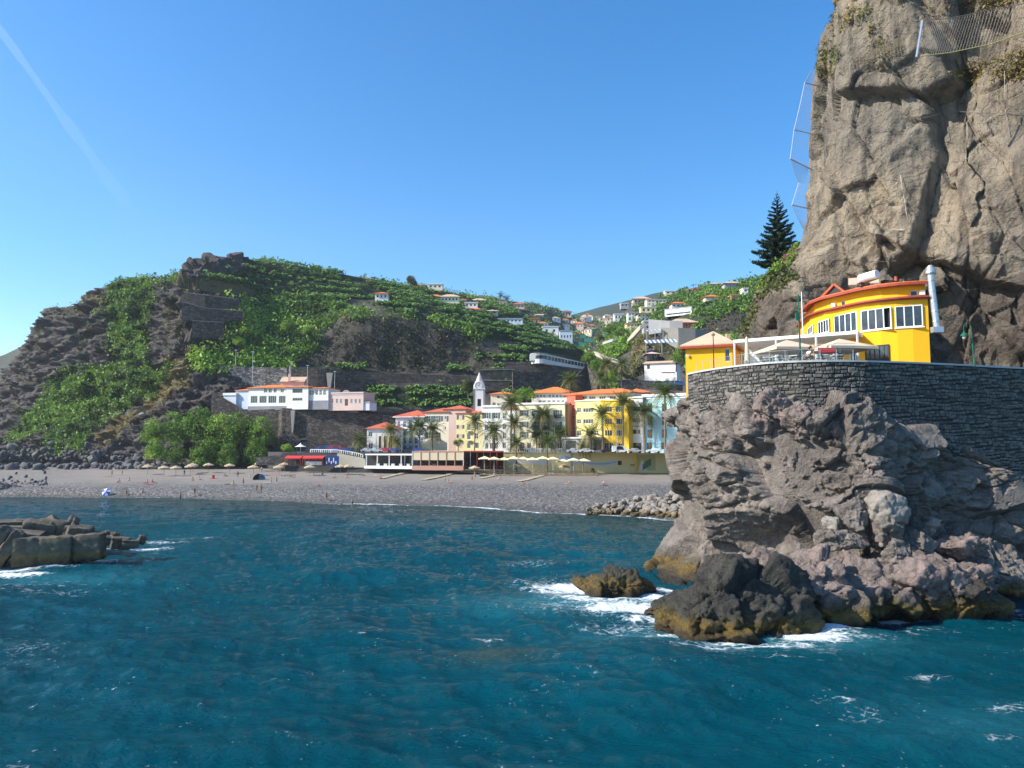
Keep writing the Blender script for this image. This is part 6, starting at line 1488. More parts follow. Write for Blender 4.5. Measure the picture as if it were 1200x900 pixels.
# --- beach-front cafes
def cafes():
    a, b = xy(483, 540, 222), xy(543, 540, 220); r = thing('beach_restaurant', 'rose-coloured beach restaurant with cream roller blinds', 'restaurant', (float(a[0]), float(a[1]), 3)); F = Front([a, b], zat(483, 551, 222), zat(483, 529.5, 222)); L = F.c[-1]; n = 6; z0, z1 = F.z0, F.z1; H = z1-z0
    def Q(u, z0_, z1_, e=0, v=0): p, d = F.pos(u); q, _ = F.pos(v); return [(p.x+d.y*e, p.y-d.x*e, z0_), (q.x+d.y*e, q.y-d.x*e, z0_), (q.x+d.y*e, q.y-d.x*e, z1_), (p.x+d.y*e, p.y-d.x*e, z1_)]
    MB().strip([F.pos(0)[0], F.pos(L)[0]], z0, z0+H*.25, .25).build('parapet', P_ROSE, r, world=True)
    MB().strip([F.pos(0)[0], F.pos(L)[0]], z0, z0+H*.9, 8).build('dark_room', P_DARK, r, world=True) if False else None
    bk = MB(); p, d = F.pos(0); q, _ = F.pos(L); nx, ny = -d.y*7, d.x*7; bk.add([(p.x+nx, p.y+ny, z0), (q.x+nx, q.y+ny, z0), (q.x+nx, q.y+ny, z1), (p.x+nx, p.y+ny, z1)], [(0, 1, 2, 3)]); bk.build('back_wall', P_BWALL, r, world=True)
    MB().add([(p.x, p.y, z1), (q.x, q.y, z1), (q.x+nx, q.y+ny, z1), (p.x+nx, p.y+ny, z1), (p.x, p.y, z1+.25), (q.x, q.y, z1+.25), (q.x+nx, q.y+ny, z1+.25), (p.x+nx, p.y+ny, z1+.25)], [(0, 3, 2, 1), (4, 5, 6, 7), (0, 1, 5, 4), (1, 2, 6, 5), (2, 3, 7, 6), (3, 0, 4, 7)]).build('roof', P_ROSE, r, world=True)
    MB().add([(p.x, p.y, z0+.3), (q.x, q.y, z0+.3), (q.x+nx, q.y+ny, z0+.3), (p.x+nx, p.y+ny, z0+.3)], [(0, 1, 2, 3)]).build('floor', P_WOOD, r, world=True)
    for i in range(n+1): u = L*i/n*.999; p, d = F.pos(u); MB().box(p.x-.12, p.x+.12, p.y-.02, p.y+.2, z0+H*.25, z1).build('post', P_ROSE if i % 6 else W_WHITE, r, world=True)
    for i in range(n):
        u, v = L*i/n+.15, L*(i+1)/n-.15; MB().add(Q(u, z0+H*.55, z1-.05, -.1, v), [(0, 1, 2, 3)]).build('blind', M('cream_blind', (.72, .60, .40), .8, .06, 1), r, world=True)
    # dark timber restaurant to its right
    a, b = xy(543.5, 540, 221), xy(590, 540, 221.5); r = thing('beach_restaurant', 'dark brown open-fronted beach restaurant with a flat roof', 'restaurant', (float(a[0]), float(a[1]), 3)); z0, z1 = zat(543, 551, 221), zat(543, 528.5, 221)
    ax, ay, bx, by = float(a[0]), float(a[1]), float(b[0]), float(b[1])
    MB().box(ax, bx, ay-.3, ay+7, z1-.35, z1).build('roof', P_REDB, r, world=True); MB().box(ax, bx, ay+6.5, ay+6.8, z0, z1-.36).build('back_wall', M('dark_brown_timber', (.06, .03, .02), .8, .2, 2, .01), r, world=True); MB().box(ax, bx, ay, ay+6.4, z0, z0+.25).build('floor', P_WOOD, r, world=True)
    for i in range(7): x = ax+(bx-ax)*i/6; MB().box(x-.1, x+.1, ay-.1, ay+.1, z0+.25, z1-.36).build('post', P_REDB if i != 1 else W_GREY, r, world=True)
    for i in range(6): x = ax+(bx-ax)*(i+.5)/6; MB().box(x-.6, x+.6, ay+2, ay+3, z0+.9, z0+1.0).box(x-.05, x+.05, ay+2.4, ay+2.5, z0+.25, z0+.9).build('table', P_WOOD, r, world=True)
    # white pavilion
    a = xy(428, 540, 229); b = xy(484, 540, 224); r = thing('pavilion', 'white flat-roofed open beach pavilion left of the rose restaurant', 'pavilion', (float(a[0]), float(a[1]), 3)); z0, z1 = zat(428, 549, 229), zat(428, 532, 229); F = Front([a, b], z0, z1); L = F.c[-1]; p, d = F.pos(0); nx, ny = -d.y*6, d.x*6
    def Pq(u, v, z): q, d = F.pos(u); return Vector((q.x-d.y*v, q.y+d.x*v, z))
    MB().obox(Pq(L/2, 3, z1-.15), d.to_3d()*(L/2), Vector((-d.y, d.x, 0))*3.1, (0, 0, .2)).build('roof', W_WHITE, r, world=True)
    MB().obox(Pq(L/2, 2.7, z0+.4), d.to_3d()*(L/2), Vector((-d.y, d.x, 0))*3.3, (0, 0, .4)).build('floor', W_WHITE, r, world=True)
    for u, v in ((.3, .2), (L*.25, .2), (L*.5, .2), (L*.75, .2), (L-.3, .2), (.3, 5.5), (L*.33, 5.5), (L*.66, 5.5), (L-.3, 5.5)): c = Pq(u, v, (z0+z1)/2+.2); MB().box(c.x-.16, c.x+.16, c.y-.16, c.y+.16, z0+.8, z1-.35).build('column', W_WHITE, r, world=True)
    MB().obox(Pq(L*.55, 5.9, (z0+z1)/2), d.to_3d()*(L*.45), Vector((-d.y, d.x, 0))*.1, (0, 0, (z1-z0)/2-.5)).build('back_wall', P_SHUT, r, world=True)
    for k in range(5): c = Pq(L*(.2+.16*k), 2.2, z0+1.2); MB().box(c.x-.5, c.x+.5, c.y-.4, c.y+.4, z0+.8, z0+1.5).build('counter', W_WHITE, r, world=True)
    # red awning kiosk
    for i, (x0, x1, lab) in enumerate([(335, 354, 'open beach kiosk under a red awning, left one'), (355.5, 380, 'open beach kiosk under a red awning with white counter, right one')]):
        a, b = xy(x0, 540, 230), xy(x1, 540, 230); r = thing('kiosk', lab, 'kiosk', (float(a[0]), float(a[1]), 3)); z0, z1 = zat(x0, 545, 230), zat(x0, 534.5, 230); ax, bx, ay = float(a[0]), float(b[0]), float(a[1])
        MB().add([(ax, ay-1.6, z1-.55), (bx, ay-1.6, z1-.55), (bx, ay+1, z1+.1), (ax, ay+1, z1+.1), (ax, ay-1.6, z1-.85), (bx, ay-1.6, z1-.85)], [(0, 1, 2, 3), (4, 5, 1, 0)]).build('awning', P_REDC, r, world=True)
        MB().box(ax, bx, ay+2.4, ay+2.5, z0-.4, z1).build('back_wall', P_DARK if i == 0 else P_STONE, r, world=True); MB().box(ax, bx, ay+.99, ay+2.4, z1-.02, z1+.08).build('roof', W_WHITE, r, world=True)
        if i: MB().box(ax+.8, bx-.8, ay-.4, ay+.2, z0, z0+1.1).build('counter', W_WHITE, r, world=True)
        for k in range(4): x = ax+.15+(bx-ax-.3)*k/3; MB().box(x-.06, x+.06, ay-1.5, ay-1.4, z0-.3, z1-.6).build('post', P_REDB, r, world=True)
    a = xy(381, 540, 229.5); r = thing('billboard', 'black and white striped banner board at the right end of the kiosk', 'banner', (float(a[0]), float(a[1]), zat(381, 545, 229.5)))
    MB().box(0, 4.2, 0, .1, 0, 2.7).build('board', P_BLUE, r); 
    for k in range(5): MB().box(.3+.7*k, .65+.7*k, -.03, -.001, .3+(k % 2)*.5, 1.2+(k % 2)*1.0).build('stripe', W_WHITE, r)
cafes()

# --- big retaining walls and the white hotel on its terrace
def walls():
    wl = [('tall dark retaining wall below the white hotel', [(247, 459, 520, 262), (286, 481, 545, 262), (326, 479, 545, 261), (330, 478, 545, 259), (380, 481, 545, 259), (426, 484, 532, 258), (470, 488, 532, 260)], 1.5, P_BWALL),
          ('upper masonry wall, left part coloured as if sunlit, behind the hotel roofs', [(255, 428, 461, 283), (290, 430, 461, 284), (336, 431, 461, 284.5)], 1.2, masonry('sunlit_rubble', [(.3, (.12, .105, .09)), (.7, (.42, .38, .34))])),  # sunlight on this end of the wall is put into its paler stone
          ('long upper retaining wall crossing the hill above the village', [(336, 430, 461, 284.4), (372, 431, 461, 285), (380, 433, 461, 285.5), (430, 436, 466, 292), (500, 439, 462, 296), (552, 441, 464, 298)], 1.2, P_BWALL),
          ('dark retaining wall between the banana rows and the front houses', [(426, 482, 504, 262), (470, 484, 506, 264), (520, 482, 508, 266), (560, 482, 508, 268)], 1, P_BWALL),
          ('low terrace wall of the hotel garden', [(420, 474, 485, 268), (470, 480, 488, 270), (530, 479, 488, 274)], .8, P_BWALL),
          ('short terrace wall right of the church spire, upper one', [(562, 434, 446, 302), (600, 433, 446, 304), (601, 434, 447, 304)], .8, P_BWALL), ('short terrace wall right of the church spire, lower one', [(566, 446, 458, 296), (598, 446, 459, 297)], .8, P_BWALL),
          ('terrace wall under the long white building on the hill', [(590, 424, 446, 307), (622, 424, 446, 308), (650, 428, 446, 309), (686, 433, 446, 312)], 1, P_BWALL), ('terrace wall rising to the ravine behind the orange roofs', [(601, 436, 470, 294), (640, 436, 470, 298), (676, 440, 470, 302), (688, 427, 470, 306), (700, 446, 470, 300)], 1, P_BWALL),
          ('brown terrace wall on the upper left hill, highest', [(216, 343, 358, 291), (240, 346, 360, 292), (280, 351, 362, 297)], .8, P_BWALL), ('brown terrace wall on the upper left hill, middle', [(213, 354, 375, 285), (240, 361, 378, 287), (285, 365, 376, 294)], .8, P_BWALL), ('brown stub of terrace wall on the left hill, lowest', [(225, 376, 396, 281), (262, 378, 396, 285)], .8, P_BWALL),
          ('terrace wall across the banana slope, left end by a yellow bank', [(553, 400, 415, 332), (600, 400, 415, 338), (622, 407, 418, 342)], .8, P_BWALL),
          ('low dark stone wall behind the cyan building', [(725, 445, 456, 262), (760, 446, 456, 261), (800, 447, 458, 260)], .8, P_STONE),
          ('concrete retaining wall curving under the red hillside house', [(775, 384, 398, 297), (795, 384, 410, 290), (815, 385, 412, 290), (832, 388, 410, 292)], .8, M('grey_retaining_wall', (.24, .23, .20), .9, .2, .6, .03)),
          ('sloping grey wall above the striped carport', [(760, 374, 392, 310), (785, 376, 388, 306), (800, 376, 386, 305)], .8, W_GREY)]
    for lab, cols, th, m in wl: wallbox('retaining_wall', lab, 'wall', cols, th, m, cap=(M('pale_wall_cap', (.36, .32, .26), .9, .2, 1, .02) if 'brown' in lab or 'short' in lab else None))
    # tunnel mouth in the big wall
    r = thing('tunnel', 'dark arched tunnel mouth at street level in the tall wall', 'tunnel', tuple(map(float, at(356, 530, 257.9)))); w = 2.2; m = MB(); P = [(-w, -2.8)]+[(w*math.cos(t), 2.3+w*math.sin(t)) for t in np.linspace(math.pi, 0, 13)]+[(w, -2.8)]
    m.add([(x, 0, z) for x, z in P], [tuple(range(len(P)))]); m.build('opening', P_DARK, r); k = MB().tube([(x*1.06, -.1, z) for x, z in P], .22, 5); k.build('arch_surround', P_STONE, r)
    for i, (px, y0, y1, d) in enumerate([(343, 481, 507, 258.5), (386, 437, 459, 284)]):
        a = at(px, y1, d); r = thing('buttress', ['pale tapering stone buttress on the tall wall under the hotel', 'pale square stone pier on the upper wall behind the hotel'][i], 'buttress', tuple(map(float, a))); h = zat(px, y0, d)-float(a[2]); w = .75 if i == 0 else 1.2
        MB().add([(-w*.3, -.5, 0), (w*.3, -.5, 0), (w, -.5, h), (-w, -.5, h), (-w*.3, .5, 0), (w*.3, .5, 0), (w, .5, h), (-w, .5, h)], [(0, 1, 2, 3), (1, 5, 6, 2), (4, 0, 3, 7), (3, 2, 6, 7)]).build('shaft', M('pale_buttress', (.38, .35, .30), .9, .2, 1, .02), r)
walls()
def cliff_hotel():
    z0 = zat(340, 480, 258); 
    b = Bld('long white hotel wing with arched upper windows, orange roof and glazed lower floor', [xy(291, 470, 263.7), xy(336, 470, 260.2)], z0, zat(291, 453.8, 258.5), 9, W_WHITE, cat='hotel', name='hotel')
    b.grid((294.7, 300.2, 305.8, 311.2, 316.7, 322.5), (457.6,), 3.9, 5.4, 'arch'); b.win(330.8, 457.6, 4.2, 4.4, 'sash')
    for x, w in ((297.8, 8), (308.2, 8.6), (319.2, 9.5), (330.8, 8)): b.win(x, 468, w, 8.6, 'quad', fm=P_METAL)
    b.done('hip', T_ORANGE, rise=1.3, over=.6, base=(M('blueish_stone', (.26, .26, .28), .9, .3, .8, .05), 1.4))
    b = Bld('small lower annex with orange roof at the left end of the white hotel', [xy(276, 466, 265.0), xy(291, 466, 264.0)], z0+.4, zat(276, 456.5, 259), 7, W_BLUEW, cat='annex', name='annex'); b.done('hip', T_ORANGE, rise=.9, over=.4)
    b = Bld('pale blue lean-to terrace left of the hotel annex', [xy(262, 468, 265.0), xy(276.5, 468, 264.0)], z0, zat(263, 462, 258), 5, W_BLUEW, cat='annex', name='annex'); b.done('flat', W_WHITE, parapet=.9)
    b = Bld('white middle block of the hotel with two strip windows', [xy(336, 470, 259.5), xy(361, 470, 257.6)], z0+.1, zat(336, 453.3, 256.8), 10, W_WHITE, cat='hotel', name='hotel')
    b.win(348.6, 457.9, 11.8, 5, 'quad', fm=P_DARK); b.win(348.6, 467.9, 11.8, 3.6, 'quad', fm=P_METAL); b.done('hip', T_ORANGE, rise=1.0, over=.5)
    b = Bld('right block of the white hotel with five arched windows above a stone base', [xy(361, 470, 258.5), xy(384.6, 470, 256.8)], z0, zat(361, 455, 257.2), 9, W_WHITE, cat='hotel', name='hotel')
    b.grid((363.2, 366.4, 371.2, 375.8, 380.4), (460,), 3.1, 5.8, 'arch'); b.done('hip', T_ORANGE, rise=.8, over=.5, base=(M('blueish_stone', (.26, .26, .28)), 3.1))
    b = Bld('small pink gabled attic house rising behind the hotel roof', [xy(329, 452, 268), xy(356, 452, 268)], z0+4, zat(329, 447.5, 268), 6, W_PINK, cat='house', name='house'); b.win(343, 445, 3, 3.5, 'small'); b.done('gable', T_TAN, rise=2.0, over=.4, ridge='x'); MB().box(-.4, .4, -.3, .3, 0, 2.6).build('chimney', W_PINK, b.root, loc=Vector(at(339, 447, 267.5))-b.root.location)
    MB().tube([(0, 0, 2.6), (0, 0, 5.5)], .1, 6).build('flue', P_METAL, b.root, loc=Vector(at(339, 447, 267.5))-b.root.location)
    b = Bld('pink two-storey mansion with eleven windows and an arched pediment', [xy(384.8, 472, 257.5), xy(425.8, 472, 254.3)], z0-.4, zat(385, 461.6, 257.5), 9, M('rosy_plaster', (.66, .50, .44), .85, .1, .8, .006), cat='mansion', name='mansion')
    b.grid((389.6, 395, 399.8, 412, 417, 421.6), (470,), 2.6, 5, 'sash'); b.win(406, 471.5, 3.8, 8, 'door', fm=P_REDB); b.grid((389.6, 395, 399.8, 412, 417, 421.6), (479.8,), 2.4, 4.4, 'sash'); b.win(406, 480, 3.6, 4.6, 'sash')
    b.done('flat', M('rosy_plaster', (.66, .50, .44)), parapet=.5, cornice=(W_WHITE, (zat(385, 462.5, 257.5),)))
    c = at(405.5, 460.5, 256.7); MB().add([(1.3*math.cos(t), 0, 1.0*math.sin(t)) for t in np.linspace(math.pi, 0, 11)]+[(1.3*math.cos(t), .4, 1.0*math.sin(t)) for t in np.linspace(math.pi, 0, 11)], [tuple(range(11))]+[(i, i+1, 12+i, 11+i) for i in range(10)]).build('pediment', W_PINK, b.root, loc=Vector(c)-b.root.location)
    b = Bld('small bluish annex at the right end of the pink mansion', [xy(426, 476, 254.7), xy(433, 476, 254.2)], z0-.4, zat(427, 472, 257), 6, W_BLUEW, cat='annex', name='annex'); b.win(428.5, 480, 2.4, 4.4, 'door'); b.done('hip', T_TAN, rise=.8, over=.2)
    for i, (px, y0, y1, d, lab) in enumerate([(295.5, 449, 412, 262, 'tall thin white mast above the hotel roof, left one'), (276, 428, 410, 283, 'lamp mast on the upper wall at the far left'), (340.5, 447, 424, 266, 'mast with a box above the attic house'), (360, 452, 428, 262, 'mast at the right of the attic house'), (392, 459, 435, 262, 'T-shaped lamp post on the terrace before the upper wall')]):
        r, h = pole_thing('mast', lab, 'mast', px, y0, y1, d, .08, P_METAL); MB().box(-.5, .5, -.1, .1, h-.2, h).build('crossbar', P_METAL, r)
cliff_hotel()

# --- houses on the hills
def hill_house(label, px, yb, w, h, G, wm, roof='hip', rm=T_ORANGE, nwin=3, rows=1, turn=0., depth=None, d=None, style='small', drop=1.2):
    h *= .82 if roof != 'flat' else .95; d = d if d is not None else ground_d(G, px, yb)-5
    c0, c1 = xy(px-w/2, yb, d+turn*w*.3), xy(px+w/2, yb, d-turn*w*.3); z0 = zat(px, yb, d); z1 = zat(px, yb-h, d)
    b = Bld(label, [c0, c1], z0-drop, z1, depth or max(5, w*d/FPX*.6), wm, cat='house', name='house')
    for k in range(rows):
        yy = yb-h*(k+.5)/rows
        for x in row(px-w*.46, px+w*.46, nwin): b.win(x, yy, min(w/nwin*.5, 3.0), min(h/rows*.55, 3.2), style)
    rs = w*d/FPX*.2; b.done(roof, rm, rise=min(2.8, max(1.2, rs)), over=.8) if roof != 'flat' else b.done('flat', rm, parapet=.4)
    return b
def hillside_houses():
    A, B, C = HILL_A, HILL_B, HILL_C
    L = [
     ('pinkish house end at the crest, farthest left of the hill houses', 403.5, 330, 9, 6, A, W_PINK, 'hip', T_TAN, 2),
     ('low brown-roofed building on the crest beside the pinkish house', 424, 332, 26, 4.5, A, W_CREAM, 'hip', T_BROWN, 4),
     ('white house with curved gable above the dark cliff', 431, 350, 17, 11, A, W_BLUEW, 'gable', T_ORANGE, 3),
     ('orange-roofed right part of the white house above the dark cliff', 447, 350, 15, 7, A, W_WHITE, 'hip', T_ORANGE, 3),
     ('low grey house beside the round tree on the skyline', 490, 338, 17, 4, A, W_GREY, 'hip', T_BROWN, 3),
     ('cream flat-topped house on the skyline right of the round tree', 510, 338, 17, 5, A, W_CREAM, 'flat', W_WHITE, 3),
     ('long low house with orange roof on the banana slope, left half', 509, 350, 17, 3, A, W_PINK, 'hip', T_ORANGE, 3),
     ('cream house with tan roof and veranda on the banana slope', 527, 353, 22, 6, A, W_CREAM, 'hip', T_TAN, 5),
     ('small white house with a bright orange roof below the veranda house', 541, 355, 12, 4, A, W_WHITE, 'hip', T_ORANGE, 2),
     ('white house with three dark windows on the banana slope', 552, 360, 15, 5.5, A, W_WHITE, 'flat', W_WHITE, 3),
     ('tan-roofed house behind the white three-windowed house', 561, 355, 17, 3.5, A, W_CREAM, 'hip', T_TAN, 3),
     ('white house with orange roof at the lower edge of the houses', 555, 367, 17, 5, A, W_WHITE, 'hip', T_ORANGE, 3),
     ('cream-roofed low house right of the orange-roofed one', 577, 368, 13, 4, A, W_GREY, 'hip', T_TAN, 2),
     ('pink square house on the skyline under two palms', 588, 359, 12, 6, C, W_PINK, 'flat', W_PINK, 3),
     ('pink house with red hipped roof on the skyline', 608, 361, 13, 5.5, C, W_PINK, 'hip', T_RED, 3),
     ('cream house with orange roof below the pink skyline houses', 616, 370, 16, 5, C, W_CREAM, 'hip', T_ORANGE, 3),
     ('long grey-white low building along the top banana terrace', 598, 378, 29, 4.5, A, W_BLUEW, 'flat', W_GREY, 6),
     ('ochre orange house under scaffolding', 626.5, 380, 11, 7, A, M('raw_ochre_wall', (.50, .24, .06), .9, .2, 1, .02), 'flat', W_TERRA, 2),
     ('small white gabled house above the ochre one', 632, 373, 9, 4.5, C, W_WHITE, 'gable', T_TAN, 2),
     ('bright white cube house at the end of the banana slope', 645, 392, 19, 9.5, A, W_WHITE, 'flat', W_WHITE, 2),
     ('bluish white apartment block with balconies in the valley', 663.5, 401, 15, 14, A, W_BLUEW, 'flat', W_GREY, 4),
     ('long grey industrial-looking building in the valley', 660, 383, 26, 8, C, W_GREY, 'flat', W_GREY, 5),
     ('pink villa on the skyline at the valley mouth', 664, 371, 11, 7, C, W_PINK, 'hip', T_BROWN, 3),
     ('small pink house left of the grey valley building', 634, 381, 8, 5, C, W_TERRA, 'hip', T_BROWN, 2),
     ('orange-roofed low house in the middle of the valley', 679, 382, 13, 3.5, C, W_PINK, 'hip', T_ORANGE, 3),
     ('second orange-roofed house farther right in the valley', 693, 384, 9, 3, C, W_CREAM, 'hip', T_ORANGE, 2),
     ('pale yellow flat house in the valley before the dark trees', 707, 376, 9, 3, C, W_LEMON, 'flat', W_CREAM, 2),
     ('white villa with a rounded front on the right slope of the valley', 726, 375, 12, 7, B, W_WHITE, 'flat', W_WHITE, 3),
     ('small grey house at the left end of the right skyline', 732, 360, 9, 4.5, B, W_GREY, 'flat', W_WHITE, 2),
     ('white two-storey house stepping down the right slope', 742, 375, 12, 9, B, W_WHITE, 'flat', W_GREY, 3, 2),
     ('cream house with terraces right of the white two-storey house', 754, 376, 14, 10, B, W_CREAM, 'hip', T_BROWN, 3, 2),
     ('pale yellow house with arches at the head of the stone stairs', 741, 388, 14, 9, B, W_LEMON, 'flat', W_TERRA, 3, 2, 0, None, None, 'arch'),
     ('pink long house on the right skyline, left one', 752, 356, 20, 7, B, W_PINK, 'hip', T_TAN, 4),
     ('cream terraced house on the right skyline under the pink one', 770, 358, 24, 7, B, W_CREAM, 'flat', W_PINK, 5, 2),
     ('pale square house highest on the right skyline', 786, 348, 13, 7, B, W_CREAM, 'flat', W_CREAM, 2, 2),
     ('pale yellow bank house below the pink skyline houses', 760, 366, 18, 6, B, W_LEMON, 'flat', W_CREAM, 3),
     ('white house with bright orange roof on the right green slope', 795, 360, 16, 5, B, W_WHITE, 'hip', T_ORANGE, 3),
     ('dark timber house on the right skyline', 812, 343, 9, 4, B, P_BWALL, 'gable', T_BROWN, 2),
     ('small reddish house beside the dark timber house', 818, 341, 6, 3, B, W_TERRA, 'hip', T_RED, 1),
     ('house with long orange roof among the bananas of the right hill', 835, 350, 17, 2.5, B, W_CREAM, 'hip', T_ORANGE, 3),
     ('cream house at the top of the right hill', 840, 337, 15, 4.5, B, W_CREAM, 'hip', T_TAN, 3),
     ('long pale house at the top of the right hill, next to the cream one', 858, 335, 18, 3.5, B, W_GREY, 'hip', T_TAN, 4),
     ('terracotta-roofed square house on the right hill', 862, 351, 10, 5, B, W_TERRA, 'flat', T_ORANGE, 1),
     ('white house partly behind the cliff shoulder', 874, 343, 6, 5, B, W_WHITE, 'flat', W_CREAM, 1),
     ('red-walled house with tan roof above the curved concrete wall', 801, 384, 32, 7, B, W_RED, 'hip', T_TAN, 4),
     ('grey white block at the top of the stone stairs', 759, 390, 9, 14, B, W_GREY, 'flat', W_WHITE, 1),
     ('tiny hut with a pink roof above the white house', 765, 419, 14, 5, B, P_STONE, 'hip', W_PINK, 2)]
    for t in L: hill_house(*t[:6], *t[6:])
    # modern house: white frame round a dark glass band, glass floor below
    d = ground_d(B, 795, 372)-6
    b = Bld('modern house with a white box frame round a long dark window', [xy(779, 368, d), xy(810.5, 366, d-8)], zat(780, 371.5, d), zat(780, 363, d), 8, W_WHITE, cat='house', name='house'); b.win(795, 367.2, 28.5, 5.2, 'quad', fm=W_WHITE); b.done('flat', W_WHITE, parapet=.15)
    b = Bld('dark glazed lower storey under the modern white box', [xy(786, 376, d+1), xy(817, 376, d-6)], zat(786, 380, d), zat(786, 372.2, d)-.2, 7, W_GREY, cat='house', name='house'); b.win(795, 374.5, 10, 3.8, 'tri', fm=P_DARK); b.win(809, 374.5, 13, 3.8, 'quad', fm=P_DARK); b.done('flat', P_DARK, parapet=.12)
    # white house with patio above the cyan building
    b = Bld('plain cream white house with tan roof above the cyan building', [xy(755, 433, 262), xy(793, 433, 258)], zat(755, 447, 262), zat(755, 426.5, 262), 9, W_WHITE, cat='house', name='house'); b.win(760, 430, 3.4, 5, 'small', fm=P_REDB); b.done('gable', T_TAN, rise=1.2, over=.5)
    r = thing('balcony_deck', 'bright blue projecting deck with white pergola beside the cream white house', 'deck', tuple(map(float, at(777, 448, 250)))); w = 26*250/FPX
    MB().box(0, w, 0, 4, -.9, 0).build('deck', P_TILEB, r)
    for x in np.linspace(.1, w-.1, 9): MB().box(x-.03, x+.03, .02, .08, .002, 1.1).build('rail_post', P_METAL, r)
    MB().box(0, w, 0, .08, 1.1, 1.16).build('handrail', P_METAL, r)
    for x in (.2, 2.1, 4.0): MB().box(x, x+.12, 1, 1.12, .002, 3.4).build('post', W_WHITE, r)
    MB().box(0, 4.4, .8, 3.6, 3.4, 3.55).build('roof', T_TAN, r)
    # striped canopies
    for i, (x0, x1, y, d_, n, lab) in enumerate([(757, 794, 402, 280, 15, 'blue and white striped carport canopy on the right slope'), (758, 777, 387.5, 296, 8, 'small striped carport canopy under the grey white block')]):
        a, b_ = at(x0, y, d_), at(x1, y-1.5, d_-2); r = thing('carport', lab, 'carport', tuple(map(float, a))); A_ = Vector(a); Bv = Vector(b_); nn = Vector((0, 4, 1.6 if i == 0 else .8))
        for k in range(n):
            p = A_+(Bv-A_)*(k/n); q = A_+(Bv-A_)*((k+.93)/n); MB().add([p, q, q+nn, p+nn, p-Vector((0, 0, .12)), q-Vector((0, 0, .12))], [(0, 1, 2, 3), (4, 5, 1, 0)]).build('panel', (W_BLUEW, M('slate_blue_panel', (.12, .17, .28), .5, .1, 2))[k % 2], r, world=True)
        for k in (0, .5, 1): p = A_+(Bv-A_)*k; MB().box(p.x-.12, p.x+.12, p.y-.1, p.y+.1, p.z-4, p.z-.13).build('post', W_GREY, r, world=True)
    # long white building with a round end
    a, b_ = xy(622, 420, 306), xy(686, 426, 318); r = thing('building', 'long low white building with a rounded glazed left end on a hill terrace', 'building', (float(a[0]), float(a[1]), 30)); c = at(632, 421, 306)
    zb, zt = zat(632, 423, 306), zat(632, 414.5, 306); R = 3.4
    MB().lathe((float(c[0]), float(c[1])+3, 0), [(R, zb-1), (R, zt)], 16).build('round_wall', W_WHITE, r, world=True); MB().lathe((float(c[0]), float(c[1])+3, 0), [(R+.3, zt+.01), (R+.3, zt+.3)], 16).build('round_roof', W_GREY, r, world=True); MB().lathe((float(c[0]), float(c[1])+3, 0), [(R+.03, zb+.9), (R+.03, zt-.6)], 16).build('round_glazing', P_GLASS, r, world=True)
    F = [xy(640, 420, 307), xy(686, 425, 318)]; zz = [zat(640, 415, 307), zat(686, 425.5, 318)]; z0 = [zat(640, 424, 307)-1, zat(686, 431, 318)-1]; MB().strip(F, z0, zz, 7).build('wall', W_WHITE, r, world=True); MB().strip([(p[0], p[1]-.2) for p in F], [z+.005 for z in zz], [z+.25 for z in zz], 7.3).build('roof', W_GREY, r, world=True)
    MB().strip([(p[0], p[1]-.04) for p in F], [z0[0]+1.9, z0[1]+1.3], [zz[0]-.6, zz[1]-.3], .03).build('glazing', P_GLASS, r, world=True)
    for k in range(12):
        f = (k+.5)/12; q = (F[0][0]*(1-f)+F[1][0]*f, F[0][1]*(1-f)+F[1][1]*f); z1_ = zz[0]*(1-f)+zz[1]*f; z0_ = z0[0]*(1-f)+z0[1]*f; MB().box(q[0]-.08, q[0]+.08, q[1]-.1, q[1]-.05, z0_, z1_).build('post', W_WHITE, r, world=True)
    MB().box(0, 3.2, 0, 3, 0, 2.6).build('porch', W_WHITE, r, loc=Vector(at(621, 422.5, 306))-r.location)
    # far little houses: nothing in the photo tells them apart
    rr = random.Random(3); base = None
    for i in range(34):
        px = rr.uniform(625, 735) if i > 15 else rr.uniform(672, 728); py = rr.uniform(372, 392) if i > 15 else rr.uniform(374, 383); d = ground_d(HILL_C, px, py)-3
        c = at(px, py, d); r = thing('house', 'tiny distant house among trees at the head of the valley', 'house', tuple(map(float, c)), rr.uniform(-.4, .4), 'distant houses at the valley head'); w = rr.uniform(6, 10); h = rr.uniform(3, 5)
        MB().box(-w/2, w/2, -3, 3, -5, h).build('wall', rr.choice((W_WHITE, W_CREAM, W_PINK)), r); g = MB().add([(-w/2-.4, -3.4, h+.01), (w/2+.4, -3.4, h+.01), (w/2+.4, 3.4, h+.01), (-w/2-.4, 3.4, h+.01), (-w/2+2.5, 0, h+1.8), (w/2-2.5, 0, h+1.8)], [(0, 1, 5, 4), (1, 2, 5), (2, 3, 4, 5), (3, 0, 4)]); g.build('roof', rr.choice((T_ORANGE, T_TAN, T_BROWN)), r)
        for x in (-w*.25, w*.25): MB().box(x-.5, x+.5, -3.05, -3.0, h*.35, h*.75).build('window', P_GLASS, r)
